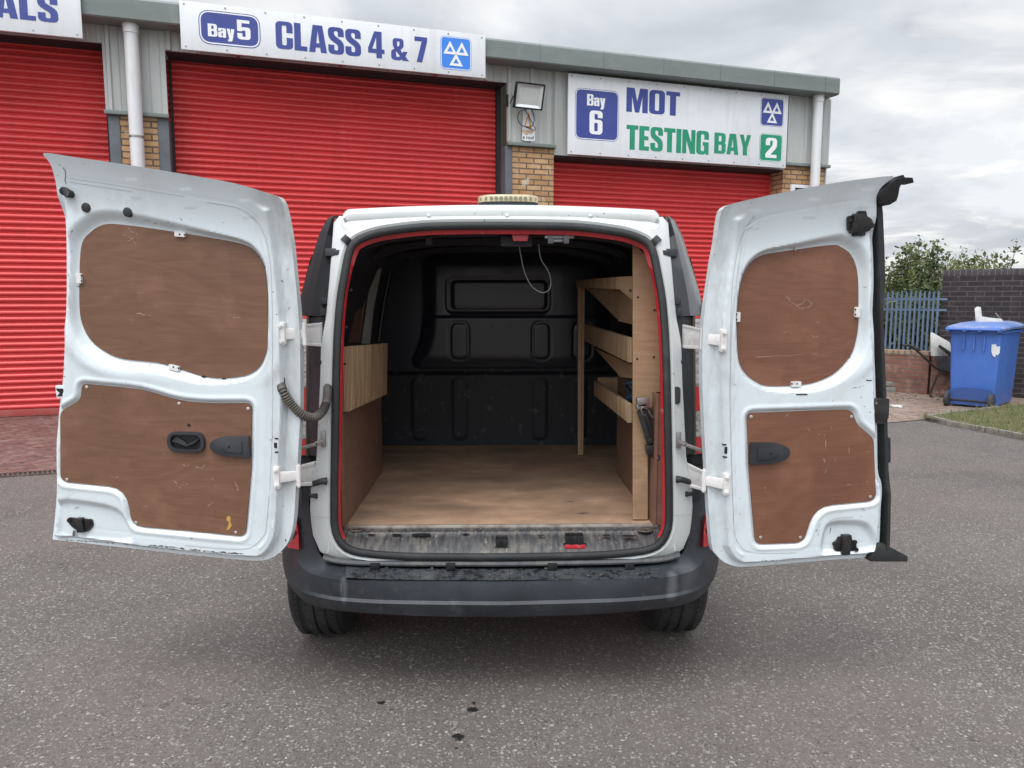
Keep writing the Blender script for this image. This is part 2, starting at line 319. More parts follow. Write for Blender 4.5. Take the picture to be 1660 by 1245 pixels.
def ply_mat(name, a, b_, scr=.55, rot=0., axes=(1, 1, 1), rough=.5):
    m = bpy.data.materials.new(name); m.use_nodes = True; nt = m.node_tree; b = nt.nodes['Principled BSDF']; b.inputs['Roughness'].default_value = rough
    tc = nt.nodes.new('ShaderNodeTexCoord'); mp = nt.nodes.new('ShaderNodeMapping'); nt.links.new(tc.outputs['Object'], mp.inputs[0])
    mp.inputs['Location'].default_value = tuple(RNG.uniform(0, 9, 3)); mp.inputs['Scale'].default_value = axes
    def noi(vec, s, d=5, r=.6, dist=0):
        v = nt.nodes.new('ShaderNodeTexNoise'); v.inputs['Scale'].default_value = s; v.inputs['Detail'].default_value = d; v.inputs['Roughness'].default_value = r; v.inputs['Distortion'].default_value = dist; nt.links.new(vec, v.inputs['Vector']); return v.outputs[0]
    P = mp.outputs[0]
    st = nt.nodes.new('ShaderNodeMapping'); st.inputs['Scale'].default_value = (1.2, 1.2, 5.5) if rot == 0 else (9, 9, .9); nt.links.new(P, st.inputs[0])
    big = noi(st.outputs[0], .9, 3, .5, .6); rings = math_(nt, 'PINGPONG', math_(nt, 'MULTIPLY', big, 26.), 1.)
    fine = nt.nodes.new('ShaderNodeMapping'); fine.inputs['Scale'].default_value = (3, 3, 60) if rot == 0 else (70, 70, 2.5); nt.links.new(P, fine.inputs[0])
    g = noi(fine.outputs[0], 3.0, 4)
    col = mixc(nt, ramp(nt, rings, [(.0, (0, 0, 0)), (1, (.55, .55, .55))]), a, b_)
    col = mixc(nt, ramp(nt, g, [(.35, (0, 0, 0)), (.7, (.5, .5, .5))]), col, tuple(x * .72 for x in a))
    col = mixc(nt, math_(nt, 'MULTIPLY', ramp(nt, noi(P, 3.2), [(.45, (0, 0, 0)), (.7, (1, 1, 1))]), .35), col, tuple(x * .6 for x in a))
    col = mixc(nt, math_(nt, 'MULTIPLY', ramp(nt, noi(P, 5.5, 6), [(.52, (0, 0, 0)), (.7, (1, 1, 1))]), .22), col, tuple(min(1, x * 2.0 + .04) for x in a))
    s1 = nt.nodes.new('ShaderNodeMapping'); s1.inputs['Rotation'].default_value = (0, .6, 0); s1.inputs['Scale'].default_value = (7, 7, 34); nt.links.new(P, s1.inputs[0])
    sc1 = ramp(nt, noi(s1.outputs[0], 1.4, 8, .7, .8), [(.665, (0, 0, 0)), (.69, (1, 1, 1))])
    sc1 = math_(nt, 'MULTIPLY', sc1, ramp(nt, noi(P, 4.5, 2), [(.5, (0, 0, 0)), (.58, (1, 1, 1))]))
    col = mixc(nt, math_(nt, 'MULTIPLY', sc1, scr), col, (.42, .30, .21))
    nt.links.new(col, b.inputs['Base Color'])
    bu = nt.nodes.new('ShaderNodeBump'); bu.inputs['Strength'].default_value = .25; bu.inputs['Distance'].default_value = .001; nt.links.new(g, bu.inputs['Height']); nt.links.new(bu.outputs[0], b.inputs['Normal'])
    return m
def paint_mat(name, base, hinge_u=None, sgn=1, chips=True):
    """white van paint: grime, black chips; hinge_u = local x of the hinge side, which is grimiest"""
    m = bpy.data.materials.new(name); m.use_nodes = True; nt = m.node_tree; b = nt.nodes['Principled BSDF']
    b.inputs['Roughness'].default_value = .33; b.inputs['Coat Weight'].default_value = .35; b.inputs['Coat Roughness'].default_value = .12
    tc = nt.nodes.new('ShaderNodeTexCoord'); P = tc.outputs['Object']; s = nt.nodes.new('ShaderNodeSeparateXYZ'); nt.links.new(P, s.inputs[0])
    def noi(sc_, d=6, r=.6, sv=None, dist=0):
        v = nt.nodes.new('ShaderNodeTexNoise'); v.inputs['Scale'].default_value = sc_; v.inputs['Detail'].default_value = d; v.inputs['Roughness'].default_value = r; v.inputs['Distortion'].default_value = dist
        if sv:
            mp = nt.nodes.new('ShaderNodeMapping'); mp.inputs['Scale'].default_value = sv; nt.links.new(P, mp.inputs[0]); nt.links.new(mp.outputs[0], v.inputs['Vector'])
        else: nt.links.new(P, v.inputs['Vector'])
        return v.outputs[0]
    col = mixc(nt, ramp(nt, noi(2.5), [(.35, (0, 0, 0)), (.75, (.5, .5, .5))]), base, tuple(x * .90 for x in base))
    if hinge_u is not None:
        du = math_(nt, 'MULTIPLY', math_(nt, 'SUBTRACT', s.outputs[0], hinge_u), sgn)       # >0 away from the hinge
        g = math_(nt, 'SUBTRACT', 1., math_(nt, 'DIVIDE', du, .10), clamp=True)
        g = math_(nt, 'MULTIPLY', g, ramp(nt, noi(14, 8, .7, (1, 1, .35)), [(.35, (0, 0, 0)), (.65, (1, 1, 1))]))
        col = mixc(nt, math_(nt, 'MULTIPLY', g, .55), col, (.30, .28, .25))
    col = mixc(nt, math_(nt, 'MULTIPLY', ramp(nt, noi(5, 8, .7), [(.55, (0, 0, 0)), (.72, (1, 1, 1))]), .22), col, (.38, .36, .33))
    if chips:
        ch = ramp(nt, noi(55, 3, .5, (1, 1, 1), .7), [(.705, (0, 0, 0)), (.72, (1, 1, 1))])
        ch = math_(nt, 'MULTIPLY', ch, ramp(nt, noi(4.5, 2), [(.48, (0, 0, 0)), (.55, (1, 1, 1))]))
        col = mixc(nt, ch, col, (.03, .03, .035))
    nt.links.new(col, b.inputs['Base Color'])
    return m
# palette
WHITE = (.70, .73, .74)
m_white = paint_mat('white_paint', WHITE)
m_black = M('black_plastic', (.022, .024, .028), .6, spec=.28, layers=[((.075, .08, .09), 4, .42, .75, .55, (1, 1, 1), .45), ((.12, .12, .12), 22, .55, .8, .25)], bump=(420, .25, .0006))
m_blackgl = M('black_gloss', (.012, .013, .015), .22, layers=[((.05, .05, .05), 9, .5, .8, .5, (1, 1, 1), .5)])
m_rub = M('rubber', (.016, .017, .018), .62, layers=[((.07, .068, .062), 9, .5, .75, .5)])
m_red = M('red_paint', (.50, .022, .030), .32, layers=[((.14, .02, .02), 7, .5, .8, .6), ((.5, .3, .28), 28, .62, .7, .5)], coat=.3)
m_steel = M('steel', (.35, .34, .33), .38, .9, layers=[((.12, .08, .05), 30, .5, .7, .5)])
m_screw = M('screw_head', (.62, .60, .55), .3, .8)
m_dark = M('dark_metal', (.02, .02, .021), .4, .3)
# ------------------------------------------------------------------ ground
g0 = aZ(40, 682); FA = R(17)
FD = np.array([math.cos(FA), math.sin(FA), 0]); FN = np.array([math.sin(FA), -math.cos(FA), 0]); UZ = np.array([0, 0, 1.])
def Fp(s, n, z): return g0 + FD * s + FN * n + UZ * z
def fs(px, py, n=0.):
    q = aP(px, py, g0 + FN * n, FN); return float(np.dot(q - g0, FD)), float(q[2])
OIL = [(*aZ(743, 1194)[:2], .020), (*aZ(766, 1150)[:2], .019), (*aZ(618, 1139)[:2], .013), (*aZ(768, 1139)[:2], .010), (*aZ(740, 1213)[:2], .006)]
m_asph = asphalt_mat()
def sheet(name, pts, z, mat, label=None, kind='structure'):
    V = [(p[0], p[1], z) for p in pts]; o = obj(name, V, [tuple(range(len(V)))], mat, loc=(0, 0, 0), smooth='raw'); o['kind'] = kind; return o
m_earth = M('earth', (.10, .075, .05), .95, layers=[((.05, .07, .03), 1.2, .4, .6, .7), ((.2, .15, .1), 9, .5, .7, .5)], bump=(12, .6, .05))
sheet('terrain', [(-900, -900), (900, -900), (900, 900), (-900, 900)], -.03, m_earth)
sheet('asphalt_yard', [(-30, -14), (34, -14), (34, 24), (-30, 24)], 0, m_asph)
m_redblock = brick_mat('red_block_paving', (.145, .055, .045), (.20, .088, .072), (.05, .038, .034), .2, .1, .008, axis='g', layers=[((.24, .16, .14), 2.2, .45, .7, .5), ((.05, .03, .03), 3, .5, .75, .5)])
ap = [g0 + FD * s + FN * n for s, n in ((-9, -.4), (11.5, -.4), (11.5, 2.62), (-9, 2.62))]
dl = aZ(0, 772); dn = float(np.dot(dl - g0, FN))
ap = [g0 + FD * s + FN * n for s, n in ((-9, -.4), (6.0, -.4), (6.0, dn - .06), (-9, dn - .06))]
V = [(p[0], p[1], .006) for p in ap]; o = obj('block_paving', V, [(0, 1, 2, 3)], m_redblock, loc=tuple(g0), rz=FA + R(38), smooth='raw'); o['kind'] = 'structure'
# gravelly strip of old paving, kerb and grass verge on the right
m_grav = brick_mat('worn_paving', (.20, .13, .105), (.25, .17, .14), (.10, .075, .06), .2, .1, .006, axis='g', layers=[((.30, .23, .18), 2.5, .42, .62, .8), ((.10, .08, .06), 14, .45, .7, .7), ((.08, .10, .04), 1.6, .6, .75, .4)])
gp = [aZ(1380, 622), aZ(1700, 622), aZ(1800, 668), aZ(1612, 667), aZ(1497, 681), aZ(1440, 686), aZ(1380, 688)]
o = obj('worn_paving', [(p[0], p[1], .008) for p in gp], [tuple(range(len(gp)))[::-1]], m_grav, loc=tuple(gp[3] * (1, 1, 0)), rz=R(30), smooth='raw'); o['kind'] = 'structure'
vg = [aZ(1497, 682), aZ(1540, 676), aZ(1612, 667), aZ(1700, 657), aZ(2000, 640), aZ(2000, 760), aZ(1700, 722), aZ(1600, 702), aZ(1535, 690)]
m_soil = M('verge_turf', (.095, .10, .04), .95, layers=[((.18, .15, .08), 6, .45, .62, .8), ((.05, .07, .02), 18, .45, .65, .7)], bump=(60, .8, .02))
o = obj('grass_verge', [(p[0], p[1], .045) for p in vg] , [tuple(range(len(vg)))[::-1]], m_soil, loc=tuple(vg[0] * (1, 1, 0)), smooth='raw'); o['kind'] = 'structure'
# concrete kerb edging round the verge
m_conc = M('concrete', (.24, .22, .20), .9, layers=[((.12, .11, .09), 8, .42, .66, .8), ((.4, .38, .34), 30, .55, .75, .4)], bump=(70, .5, .004))
kb = MB(); kp = [aZ(1620, 666), aZ(1560, 672.5), aZ(1502, 680.5), aZ(1535, 689.5), aZ(1600, 701.5), aZ(1700, 722)]
for a, b in zip(kp, kp[1:]):
    n = max(1, int(np.linalg.norm(b - a) / .6))
    for i in range(n):
        p = a + (b - a) * (i / n); q = a + (b - a) * ((i + .97) / n); dz = random.uniform(-.006, .006)
        kb.bar(p + UZ * (.028 + dz), q + UZ * (.028 + dz), .05, .075)
o = kb.build('kerb', m_conc, bevel=.006); o['kind'] = 'structure'
# blades of grass on the verge
m_grass = M('grass_blades', (.10, .13, .035), .8, layers=[((.26, .23, .10), 5, .4, .62, .9), ((.05, .09, .02), 11, .5, .7, .6)])
gb = MB(); P2 = np.array([p[:2] for p in vg]); lo, hi = P2.min(0), P2.max(0); cnt = 0
C = RNG.uniform(lo, hi, (26000, 2)); D, _, _ = sdf(P2, C[:, 0], C[:, 1])
for (x, y), d in zip(C, D):
    if d > .03: continue
    if x / y > .80: continue
    hgt = random.uniform(.02, .06) * (1.5 if d > -.06 else 1); a = random.uniform(0, math.pi); dx, dy = math.cos(a) * .005, math.sin(a) * .005; lx, ly = random.uniform(-.025, .025), random.uniform(-.025, .025)
    gb.add([(x - dx, y - dy, .03), (x + dx, y + dy, .03), (x + lx, y + ly, .045 + hgt)], [(0, 1, 2)])
o = gb.build('grass', m_grass, loc=(lo[0], lo[1], 0), smooth='raw')
props(o, 'short patchy yellow green grass on the verge in front of the blue bin', 'grass', kind='stuff')
# ------------------------------------------------------------------ workshop building
exec_parts = []
bld = thing('workshop_building', 'grey clad industrial workshop with buff brick piers and red roller shutters', 'building', g0, FA)
m_buff = brick_mat('buff_brick', (.42, .235, .105), (.55, .34, .17), (.13, .095, .07), layers=[((.62, .55, .45), 5, .62, .66, .7), ((.25, .12, .06), 3, .45, .7, .5)])
m_clad = M('grey_cladding', (.46, .475, .46), .45, layers=[((.22, .22, .20), 1.2, .4, .7, .5, (3, 3, .4)), ((.5, .5, .47), 6, .55, .75, .3, (3, 3, .5))])
m_fascia = M('fascia_sheet', (.185, .215, .205), .42, layers=[((.11, .125, .12), 1.0, .4, .7, .5, (.6, 1, 3)), ((.3, .33, .31), 5, .55, .75, .3)])
m_jamb = M('jamb_steel', (.10, .115, .13), .5, layers=[((.05, .05, .055), 5, .45, .7, .5)])
m_shut = M('red_shutter', (.70, .058, .060), .40, layers=[((.55, .042, .043), .9, .4, .7, .7, (1, 1, 3)), ((.68, .11, .09), 5, .58, .75, .30, (.5, .5, 4)), ((.2, .03, .03), 30, .6, .8, .25), ((.50, .05, .05), 2.2, .5, .75, .40, (2.5, 2.5, .22)), ((.72, .20, .16), 3, .62, .78, .35, (4, 4, .3))], coat=.1)
m_shutbar = M('red_shutter_bar', (.36, .06, .055), .55, layers=[((.30, .16, .13), 8, .45, .7, .6)])
m_pvc = M('white_pvc', (.68, .69, .70), .35, layers=[((.42, .42, .38), 5, .5, .78, .45, (3, 3, .6)), ((.3, .27, .2), 22, .66, .74, .4)])
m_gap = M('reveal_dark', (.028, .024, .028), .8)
zTop = 4.917
# key positions along the facade (s)
sL_end = fs(172, 130)[0]; sM0 = fs(270, 160)[0]; sM1 = fs(822, 200)[0]; sR0 = fs(898, 290)[0]; sR1 = fs(1270, 290)[0]; sEnd = fs(1345, 220)[0]
zM = fs(822, 134)[1]; zL = fs(160, 69)[1]; zP1 = fs(222, 190)[1]; zP2 = fs(870, 240)[1]; zR = fs(910, 254)[1]
pierL0, pierL1 = fs(196, 230)[0], fs(257, 240)[0]; jL0 = fs(177, 225)[0]; jL1 = fs(275, 235)[0]
pierM0, pierM1 = fs(831, 280)[0], fs(898, 290)[0]; jM0 = fs(819.5, 280)[0]
pierR0, pierR1 = fs(1270, 290)[0], fs(1337, 290)[0]
NR = -.34   # shutter plane depth
def fbox(mb, s0, s1, n0, n1, z0, z1): return mb.box((s0, n0, z0), (s1, n1, z1), Fp)
for nm, a, b, zt in (('l', pierL0, pierL1, zP1), ('m', pierM0, pierM1, zP2), ('r', pierR0, pierR1, zP2 - .02)):
    fbox(MB(), a, b, -.40, -.015, 0, zt).build('brick_pier', m_buff, bld)
wl = MB(); fbox(wl, sR1 + .002, sEnd - .03, -.33, -.05, 0, zR - .02)
# ribbed cladding with openings: strips between s positions
def cladding(s0, s1, z0, z1, n=.0):
    P = []; s = s0; pitch = .333; k = math.ceil((s0 - sM1) / pitch)
    xs = [(s0, 0)]
    while True:
        c = sM1 + .03 + k * pitch
        for ds, dn_ in ((-.03, 0), (-.018, .032), (.018, .032), (.03, 0), (pitch * .333 - .008, 0), (pitch * .333, .006), (pitch * .333 + .008, 0), (pitch * .667 - .008, 0), (pitch * .667, .006), (pitch * .667 + .008, 0)):
            if s0 < c + ds < s1: xs.append((c + ds, dn_))
        if c - .1 > s1: break
        k += 1
    xs.append((s1, 0)); mb = MB(); V = [Fp(a, n + b, z) for a, b in xs for z in (z0, z1)]
    V += [Fp(a, n - .03, z) for a, b in xs for z in (z0, z1)]; m = len(xs); F = [(2 * i, 2 * i + 2, 2 * i + 3, 2 * i + 1) for i in range(m - 1)]
    F += [(2 * i + 1 + 2 * m, 2 * i + 3 + 2 * m, 2 * i + 2 + 2 * m, 2 * i + 2 * m) for i in range(m - 1)]
    F += [(2 * i, 2 * m + 2 * i, 2 * m + 2 * i + 2, 2 * i + 2) for i in range(m - 1)] + [(0, 1, 2 * m + 1, 2 * m), (2 * m - 2, 4 * m - 2, 4 * m - 1, 2 * m - 1)]
    return mb.add(V, F)
cladding(-9, jL0 - .02, zL, 4.664).build('wall_cladding', m_clad, bld)
cladding(jL0 - .018, jL1 + .0, zP1 + .06, 4.664).build('wall_cladding', m_clad, bld)
cladding(jL1 + .002, sM1 - .002, zM, 4.664).build('wall_cladding', m_clad, bld)
cladding(sM1, sR0, zP2 + .06, 4.664).build('wall_cladding', m_clad, bld)
cladding(sR0 + .002, sR1, zR + .02, 4.664).build('wall_cladding', m_clad, bld)
cladding(sR1 + .002, sEnd, zP2 + .04, 4.664).build('wall_cladding', m_clad, bld)
for a, b, z in ((jL0 - .03, jL1 + .01, zP1), (sM1 - .0, sR0 + .015, zP2), (sR1 - .01, sEnd + .01, zP2 - .02)):   # drip flashing
    mb = MB(); fbox(mb, a, b, -.03, .05, z + .01, z + .055); mb.build('flashing', m_fascia, bld, bevel=.004)
for a, b, z in ((jL0, pierL0 - .002, zP1), (pierL1 + .002, jL1, zP1), (jM0, pierM0 - .002, zP2)):
    mb = MB(); fbox(mb, a, b, -.42, -.005, 0, z + .005); mb.build('door_jamb', m_jamb, bld, bevel=.006)
# fascia and gutter along the eaves, soffit, roof and the gable end
mb = MB(); n0, n1 = .0, .30
prof = [(0.001, 4.665), (n1 - .05, 4.655), (n1 - .015, 4.66), (n1, 4.675), (n1, zTop - .03), (n1 - .02, zTop), (n1 - .12, zTop + .01), (.001, zTop + .05)]
s0, s1 = -9, fs(1369, 140, .4)[0]
V = [Fp(s, n, z) for s in (s0, s1) for n, z in prof]; k = len(prof)
mb.add(V, [(i, (i + 1) % k, k + (i + 1) % k, k + i) for i in range(k)] + [tuple(range(k)), tuple(range(k, 2 * k))[::-1]])
fc = mb.build('fascia', m_fascia, bld)
mb = MB()
for i in range(9):
    s = fs(800, 60, .42)[0] + i * .95 - 1.2
    if s > s1 - .1: break
    mb.cut().box((s - .0015, n1 - .02, 4.68), (s + .0015, n1 + .003, zTop - .01), Fp)
mb.build('seam', m_jamb, fc)
rv = MB()   # little fixings standing on the roof edge
for i in range(22):
    s = s0 + 2 + i * .74
    if s < s1 - .2: rv.cut().tube([Fp(s, .18, zTop), Fp(s, .18, zTop + .035)], .008, 6)
rv.build('roof_fixing', m_jamb, bld)
mb = MB(); mb.hexa([Fp(-9, .0, zTop - .02), Fp(sEnd + .0, .0, zTop - .02), Fp(sEnd, -16, zTop + 1.0), Fp(-9, -16, zTop + 1.0), Fp(-9, .0, zTop + .03), Fp(sEnd, .0, zTop + .03), Fp(sEnd, -16, zTop + 1.05), Fp(-9, -16, zTop + 1.05)])
mb.build('roof', m_fascia, bld)
mb = MB(); mb.hexa([Fp(sEnd - .03, -.035, 2.9), Fp(sEnd, -.035, 2.9), Fp(sEnd, -16, 2.9), Fp(sEnd - .03, -16, 2.9), Fp(sEnd - .03, -.035, zTop - .025), Fp(sEnd, -.035, zTop - .025), Fp(sEnd, -16, zTop + .95), Fp(sEnd - .03, -16, zTop + .95)])
mb.build('gable_cladding', m_clad, bld)
mb = MB(); fbox(mb, sEnd - .25, sEnd - .04, -16, -.345, 0, 2.9); mb.build('gable_wall', m_buff, bld)
# back of openings is closed by the shutters; reveals
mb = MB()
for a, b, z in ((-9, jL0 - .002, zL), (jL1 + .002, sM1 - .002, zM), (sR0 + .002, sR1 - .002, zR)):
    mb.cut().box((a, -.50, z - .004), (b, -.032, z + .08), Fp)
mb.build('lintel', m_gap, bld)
def shutter(s0, s1, z1, n=NR):
    p = .0775; prof = []; z = .10; k = 0
    while z < z1 - .01:
        for t, d in ((0, 0), (.06, .011), (.19, .021), (.36, .0245), (.54, .019), (.67, .009), (.725, .001), (.76, .006), (.81, .008), (.86, .005), (.89, -.008), (.955, -.009)):
            prof.append((z + t * p, d))
        z += p
    prof = [q for q in prof if q[0] < z1]
    V = [Fp(s, n + d, z) for z, d in prof for s in (s0, s1)]
    F = [(2 * i, 2 * i + 1, 2 * i + 3, 2 * i + 2) for i in range(len(prof) - 1)]
    o = obj('roller_shutter', V, F, m_shut, bld, smooth=True, sharp=50)
    mb = MB(); fbox(mb, s0, s1, n - .02, n + .028, .012, .098); mb.build('bottom_rail', m_shutbar, o, bevel=.004)
    return o
shutter(-9, jL0 - .062, zL)
mshut1 = fs(803, 200, NR)[0]
shutter(fs(272, 160, NR)[0] - .06, mshut1, zM)
shutter(sR0 - .02, sR1 + .02, zR)
mb = MB(); fbox(mb, mshut1 - .005, mshut1 + .05, NR - .05, NR + .10, 0, zM - .02); mb.cut(); fbox(mb, mshut1 + .052, jM0 - .002, NR - .08, NR + .0, 0, zM - .01)
mb.build('shutter_guide', m_gap, bld)
mb = MB(); fbox(mb, jL0 - .16, jL0 - .002, NR - .09, NR - .03, 0, zL - .002); mb.cut(); fbox(mb, jL0 - .06, jL0 - .003, NR - .02, NR + .07, 0, zL - .02); mb.cut(); fbox(mb, jL1 + .002, jL1 + .03, NR - .05, NR + .06, 0, zM - .02); mb.build('shutter_guide', m_gap, bld)
# canopy box shadow roll above the shutters
# downpipes
def downpipe(px0, py0, px1, py1, n, r=.075, ztop=4.655, collars=()):
    s = (fs(px0, py0, n)[0] + fs(px1, py1, n)[0]) / 2
    mb = MB(); mb.tube([Fp(s, n, 0.05), Fp(s, n, ztop)], r, 24); o = mb.build('downpipe', m_pvc, bld, smooth=True)
    mb = MB(); mb.tube([Fp(s, n, ztop - .10), Fp(s, n, ztop - .02), Fp(s, n, ztop - .019), Fp(s, n, ztop - .0)], [r + .008, r + .008, r + .014, r + .014], 24); mb.build('collar', m_pvc, o, smooth=True)
    for z in collars:
        mb = MB(); mb.tube([Fp(s, n, z - .012), Fp(s, n, z + .012)], r + .006, 20); fbox(mb, s - .012, s + .012, -.02, n - r + .01, z - .012, z + .012); mb.build('pipe_clip', m_steel, o, smooth=True)
downpipe(213, 40, 222, 262, .14, .078, 4.655, [fs(220, 222, .14)[1], 1.2])
downpipe(1327, 160, 1321, 295, .14, .075, 4.655, [1.2])
# meter box on the right pier
mb = MB(); a = fs(1281, 299); b = fs(1312, 297); mb.box((a[0], -.01, a[1] - .42), (b[0], .035, a[1] + .0), Fp); mtr = mb.build('meter_box', m_pvc, bld, bevel=.006)
mb = MB(); mb.box((a[0] + .07, .033, a[1] - .22), (b[0] - .05, .039, a[1] - .05), Fp); mb.build('window', m_blackgl, mtr)
# conduit left of the light
mb = MB(); sx = fs(826, 180, .03)[0]; mb.tube([Fp(sx, .03, zP2 + .08), Fp(sx, .03, 4.3)], .014, 10); mb.build('conduit', m_clad, bld, smooth=True)
# ------------------------------------------------------------------ lettering
def S_(w=.5, s=.19): return [rr([(w, .66), (w - s, .66), (w - s, .86, .06), (s, .86, .06), (s, .70, .08), (w, .46, .16), (w, 0, .17), (0, 0, .17), (0, .34), (s, .34), (s, .14, .06), (w - s, .14, .06), (w - s, .34, .08), (0, .58, .16), (0, 1, .17), (w, 1, .17)])]
def O_(w=.52, s=.19): return [rr([(0, 0, .17), (w, 0, .17), (w, 1, .17), (0, 1, .17)]), rr([(s, .14, .06), (w - s, .14, .06), (w - s, .86, .06), (s, .86, .06)])]
def six():
    return [rr([(0, 0, .17), (.52, 0, .17), (.52, .62, .14), (.2, .62, .05), (.19, .86, .05), (.33, .86, .05), (.33, .70), (.52, .70), (.52, 1, .17), (0, 1, .17)]), rr([(.19, .13, .05), (.33, .13, .05), (.33, .49, .05), (.19, .49, .05)])]
GL = {
 'O': (.52, [O_()]), 'S': (.5, [S_()]), 'L': (.40, [[[(0, 0), (.39, 0), (.39, .17), (.2, .17), (.2, 1), (0, 1)]]]),
 'C': (.52, [[rr([(.52, .60), (.33, .60), (.33, .86, .06), (.19, .86, .06), (.19, .14, .06), (.33, .14, .06), (.33, .42), (.52, .42), (.52, 0, .17), (0, 0, .17), (0, 1, .17), (.52, 1, .17)])]]),
 'G': (.52, [[rr([(.52, .64), (.33, .64), (.33, .86, .06), (.19, .86, .06), (.19, .14, .06), (.33, .14, .06), (.33, .38), (.27, .38), (.27, .53), (.52, .53), (.52, 0), (.42, 0), (.39, .06), (.33, 0, .05), (0, 0, .17), (0, 1, .17), (.52, 1, .17)])]]),
 'A': (.56, [[[(0, 0), (.19, 0), (.21, .18), (.35, .18), (.37, 0), (.56, 0), (.43, 1), (.13, 1)], [(.232, .34), (.328, .34), (.28, .80)]]]),
 'B': (.53, [[rr([(0, 0), (.53, 0, .17), (.53, .48, .1), (.46, .53), (.52, .58, .1), (.52, 1, .17), (0, 1)]), rr([(.2, .14), (.34, .14, .05), (.34, .43, .05), (.2, .43)]), rr([(.2, .59), (.33, .59, .05), (.33, .86, .05), (.2, .86)])]]),
 'M': (.70, [[[(0, 0), (.18, 0), (.18, .66), (.28, 0), (.42, 0), (.52, .66), (.52, 0), (.70, 0), (.70, 1), (.44, 1), (.35, .45), (.26, 1), (0, 1)]]]),
 'T': (.46, [[[(.13, 0), (.33, 0), (.33, .83), (.46, .83), (.46, 1), (0, 1), (0, .83), (.13, .83)]]]),
 'E': (.40, [[[(0, 0), (.39, 0), (.39, .17), (.2, .17), (.2, .43), (.36, .43), (.36, .59), (.2, .59), (.2, .83), (.39, .83), (.39, 1), (0, 1)]]]),
 'I': (.2, [[[(0, 0), (.2, 0), (.2, 1), (0, 1)]]]),
 'N': (.54, [[[(0, 0), (.17, 0), (.17, .56), (.34, 0), (.54, 0), (.54, 1), (.37, 1), (.37, .46), (.2, 1), (0, 1)]]]),
 'Y': (.54, [[[(.17, 0), (.37, 0), (.37, .38), (.54, 1), (.35, 1), (.27, .62), (.19, 1), (0, 1), (.17, .38)]]]),
 '4': (.56, [[[(.28, 0), (.47, 0), (.47, .18), (.56, .18), (.56, .34), (.47, .34), (.47, 1), (.22, 1), (0, .36), (0, .18), (.28, .18)], [(.14, .34), (.28, .34), (.28, .78)]]]),
 '7': (.46, [[[(0, 1), (.46, 1), (.46, .84), (.27, 0), (.07, 0), (.26, .83), (0, .83)]]]),
 '2': (.50, [[rr([(0, 0), (.5, 0), (.5, .16), (.22, .16), (.5, .54, .12), (.5, 1, .17), (0, 1, .17), (0, .62), (.19, .62), (.19, .86, .05), (.31, .86, .05), (.31, .62, .1), (0, .2)])]]),
 '5': (.50, [[rr([(0, .32), (.19, .32), (.19, .14, .05), (.31, .14, .05), (.31, .47, .05), (.19, .47, .03), (.18, .42), (0, .42), (0, 1), (.47, 1), (.47, .84), (.17, .84), (.17, .61), (.24, .64), (.5, .64, .14), (.5, 0, .17), (0, 0, .17)])]]),
 '6': (.52, [six()]),
 '&': (.66, [[rr([(0, 0, .16), (.33, 0, .08), (.38, .06), (.42, 0), (.66, 0), (.52, .20), (.60, .42), (.44, .42), (.41, .34), (.34, .48), (.46, .62, .1), (.46, 1, .14), (.06, 1, .14), (.06, .66, .1), (.12, .52), (0, .42, .1)]), rr([(.19, .15, .05), (.27, .15, .03), (.32, .2), (.2, .40), (.17, .34, .03)]), rr([(.22, .86, .02), (.31, .86, .02), (.31, .70, .02), (.25, .61), (.22, .68)])]]),
 'a': (.44, [[rr([(.25, 0), (.44, 0), (.44, .74, .12), (0, .74, .12), (0, .50), (.18, .50), (.18, .62, .02), (.26, .62, .02), (.26, .50), (0, .42, .08), (0, 0, .10), (.18, 0, .05), (.25, .07)]), rr([(.18, .13, .03), (.26, .13, .03), (.26, .38), (.18, .32, .03)])]]),
 'y': (.44, [[[(.06, -.26), (.24, -.26), (.32, -.16), (.44, .74), (.25, .74), (.225, .28), (.19, .74), (0, .74), (.125, 0), (.125, -.08), (.06, -.12)]]]),
 ' ': (.22, []),
}
def text(st, s0, s1, z0, h, n, mat, parent, name='lettering', gap=.045, frame=None):
    frame = frame or Fp
    tot = sum(GL[c][0] + gap for c in st) - gap; kx = (s1 - s0) / tot; x = s0; mb = MB()
    for c in st:
        wd, shapes = GL[c]
        for L in shapes:
            P = [[(x + p[0] * kx, z0 + p[1] * h) for p in q] for q in L]
            mb.prism(P[0], lambda u, v, t: frame(u, t, v), n - .001, n + .003, P[1:])
        x += (wd + gap) * kx
    return mb.build(name, mat, parent, smooth='raw')
m_board = M('sign_white', (.74, .76, .79), .3, layers=[((.62, .63, .63), 2, .45, .75, .6), ((.45, .44, .42), 12, .62, .75, .25, (2, 2, .5)), ((.50, .50, .47), 4, .52, .75, .35, (4, 4, .25))])
m_blue = M('sign_navy', (.035, .055, .26), .35, layers=[((.06, .08, .30), 3, .4, .7, .6)])
m_lblue = M('sign_light_blue', (.04, .22, .72), .35)
m_green = M('sign_green', (.01, .25, .13), .35, layers=[((.02, .32, .19), 3, .4, .7, .6)])
m_wh = M('sign_lettering_white', (.80, .81, .83), .35)
def quad_sz(c, n): return [fs(px, py, n) for px, py in c]
def badge(parent, s0, s1, z0, z1, n, mat, r=.06, bw=.014):
    P = lambda o, t0, t1, m_, nm, hole=None: MB().prism(rrect(s0 + o, z0 + o, s1 - o, z1 - o, max(r - o, .01)), lambda u, v, t: Fp(u, t, v), t0, t1, [rrect(s0 + hole, z0 + hole, s1 - hole, z1 - hole, max(r - hole, .01))] if hole else []).build(nm, m_, parent, smooth='raw')
    b = P(0, n - .001, n + .002, mat, 'badge')
    P(bw * .6, n + .0005, n + .003, m_wh, 'badge_border', bw * 1.5); return b
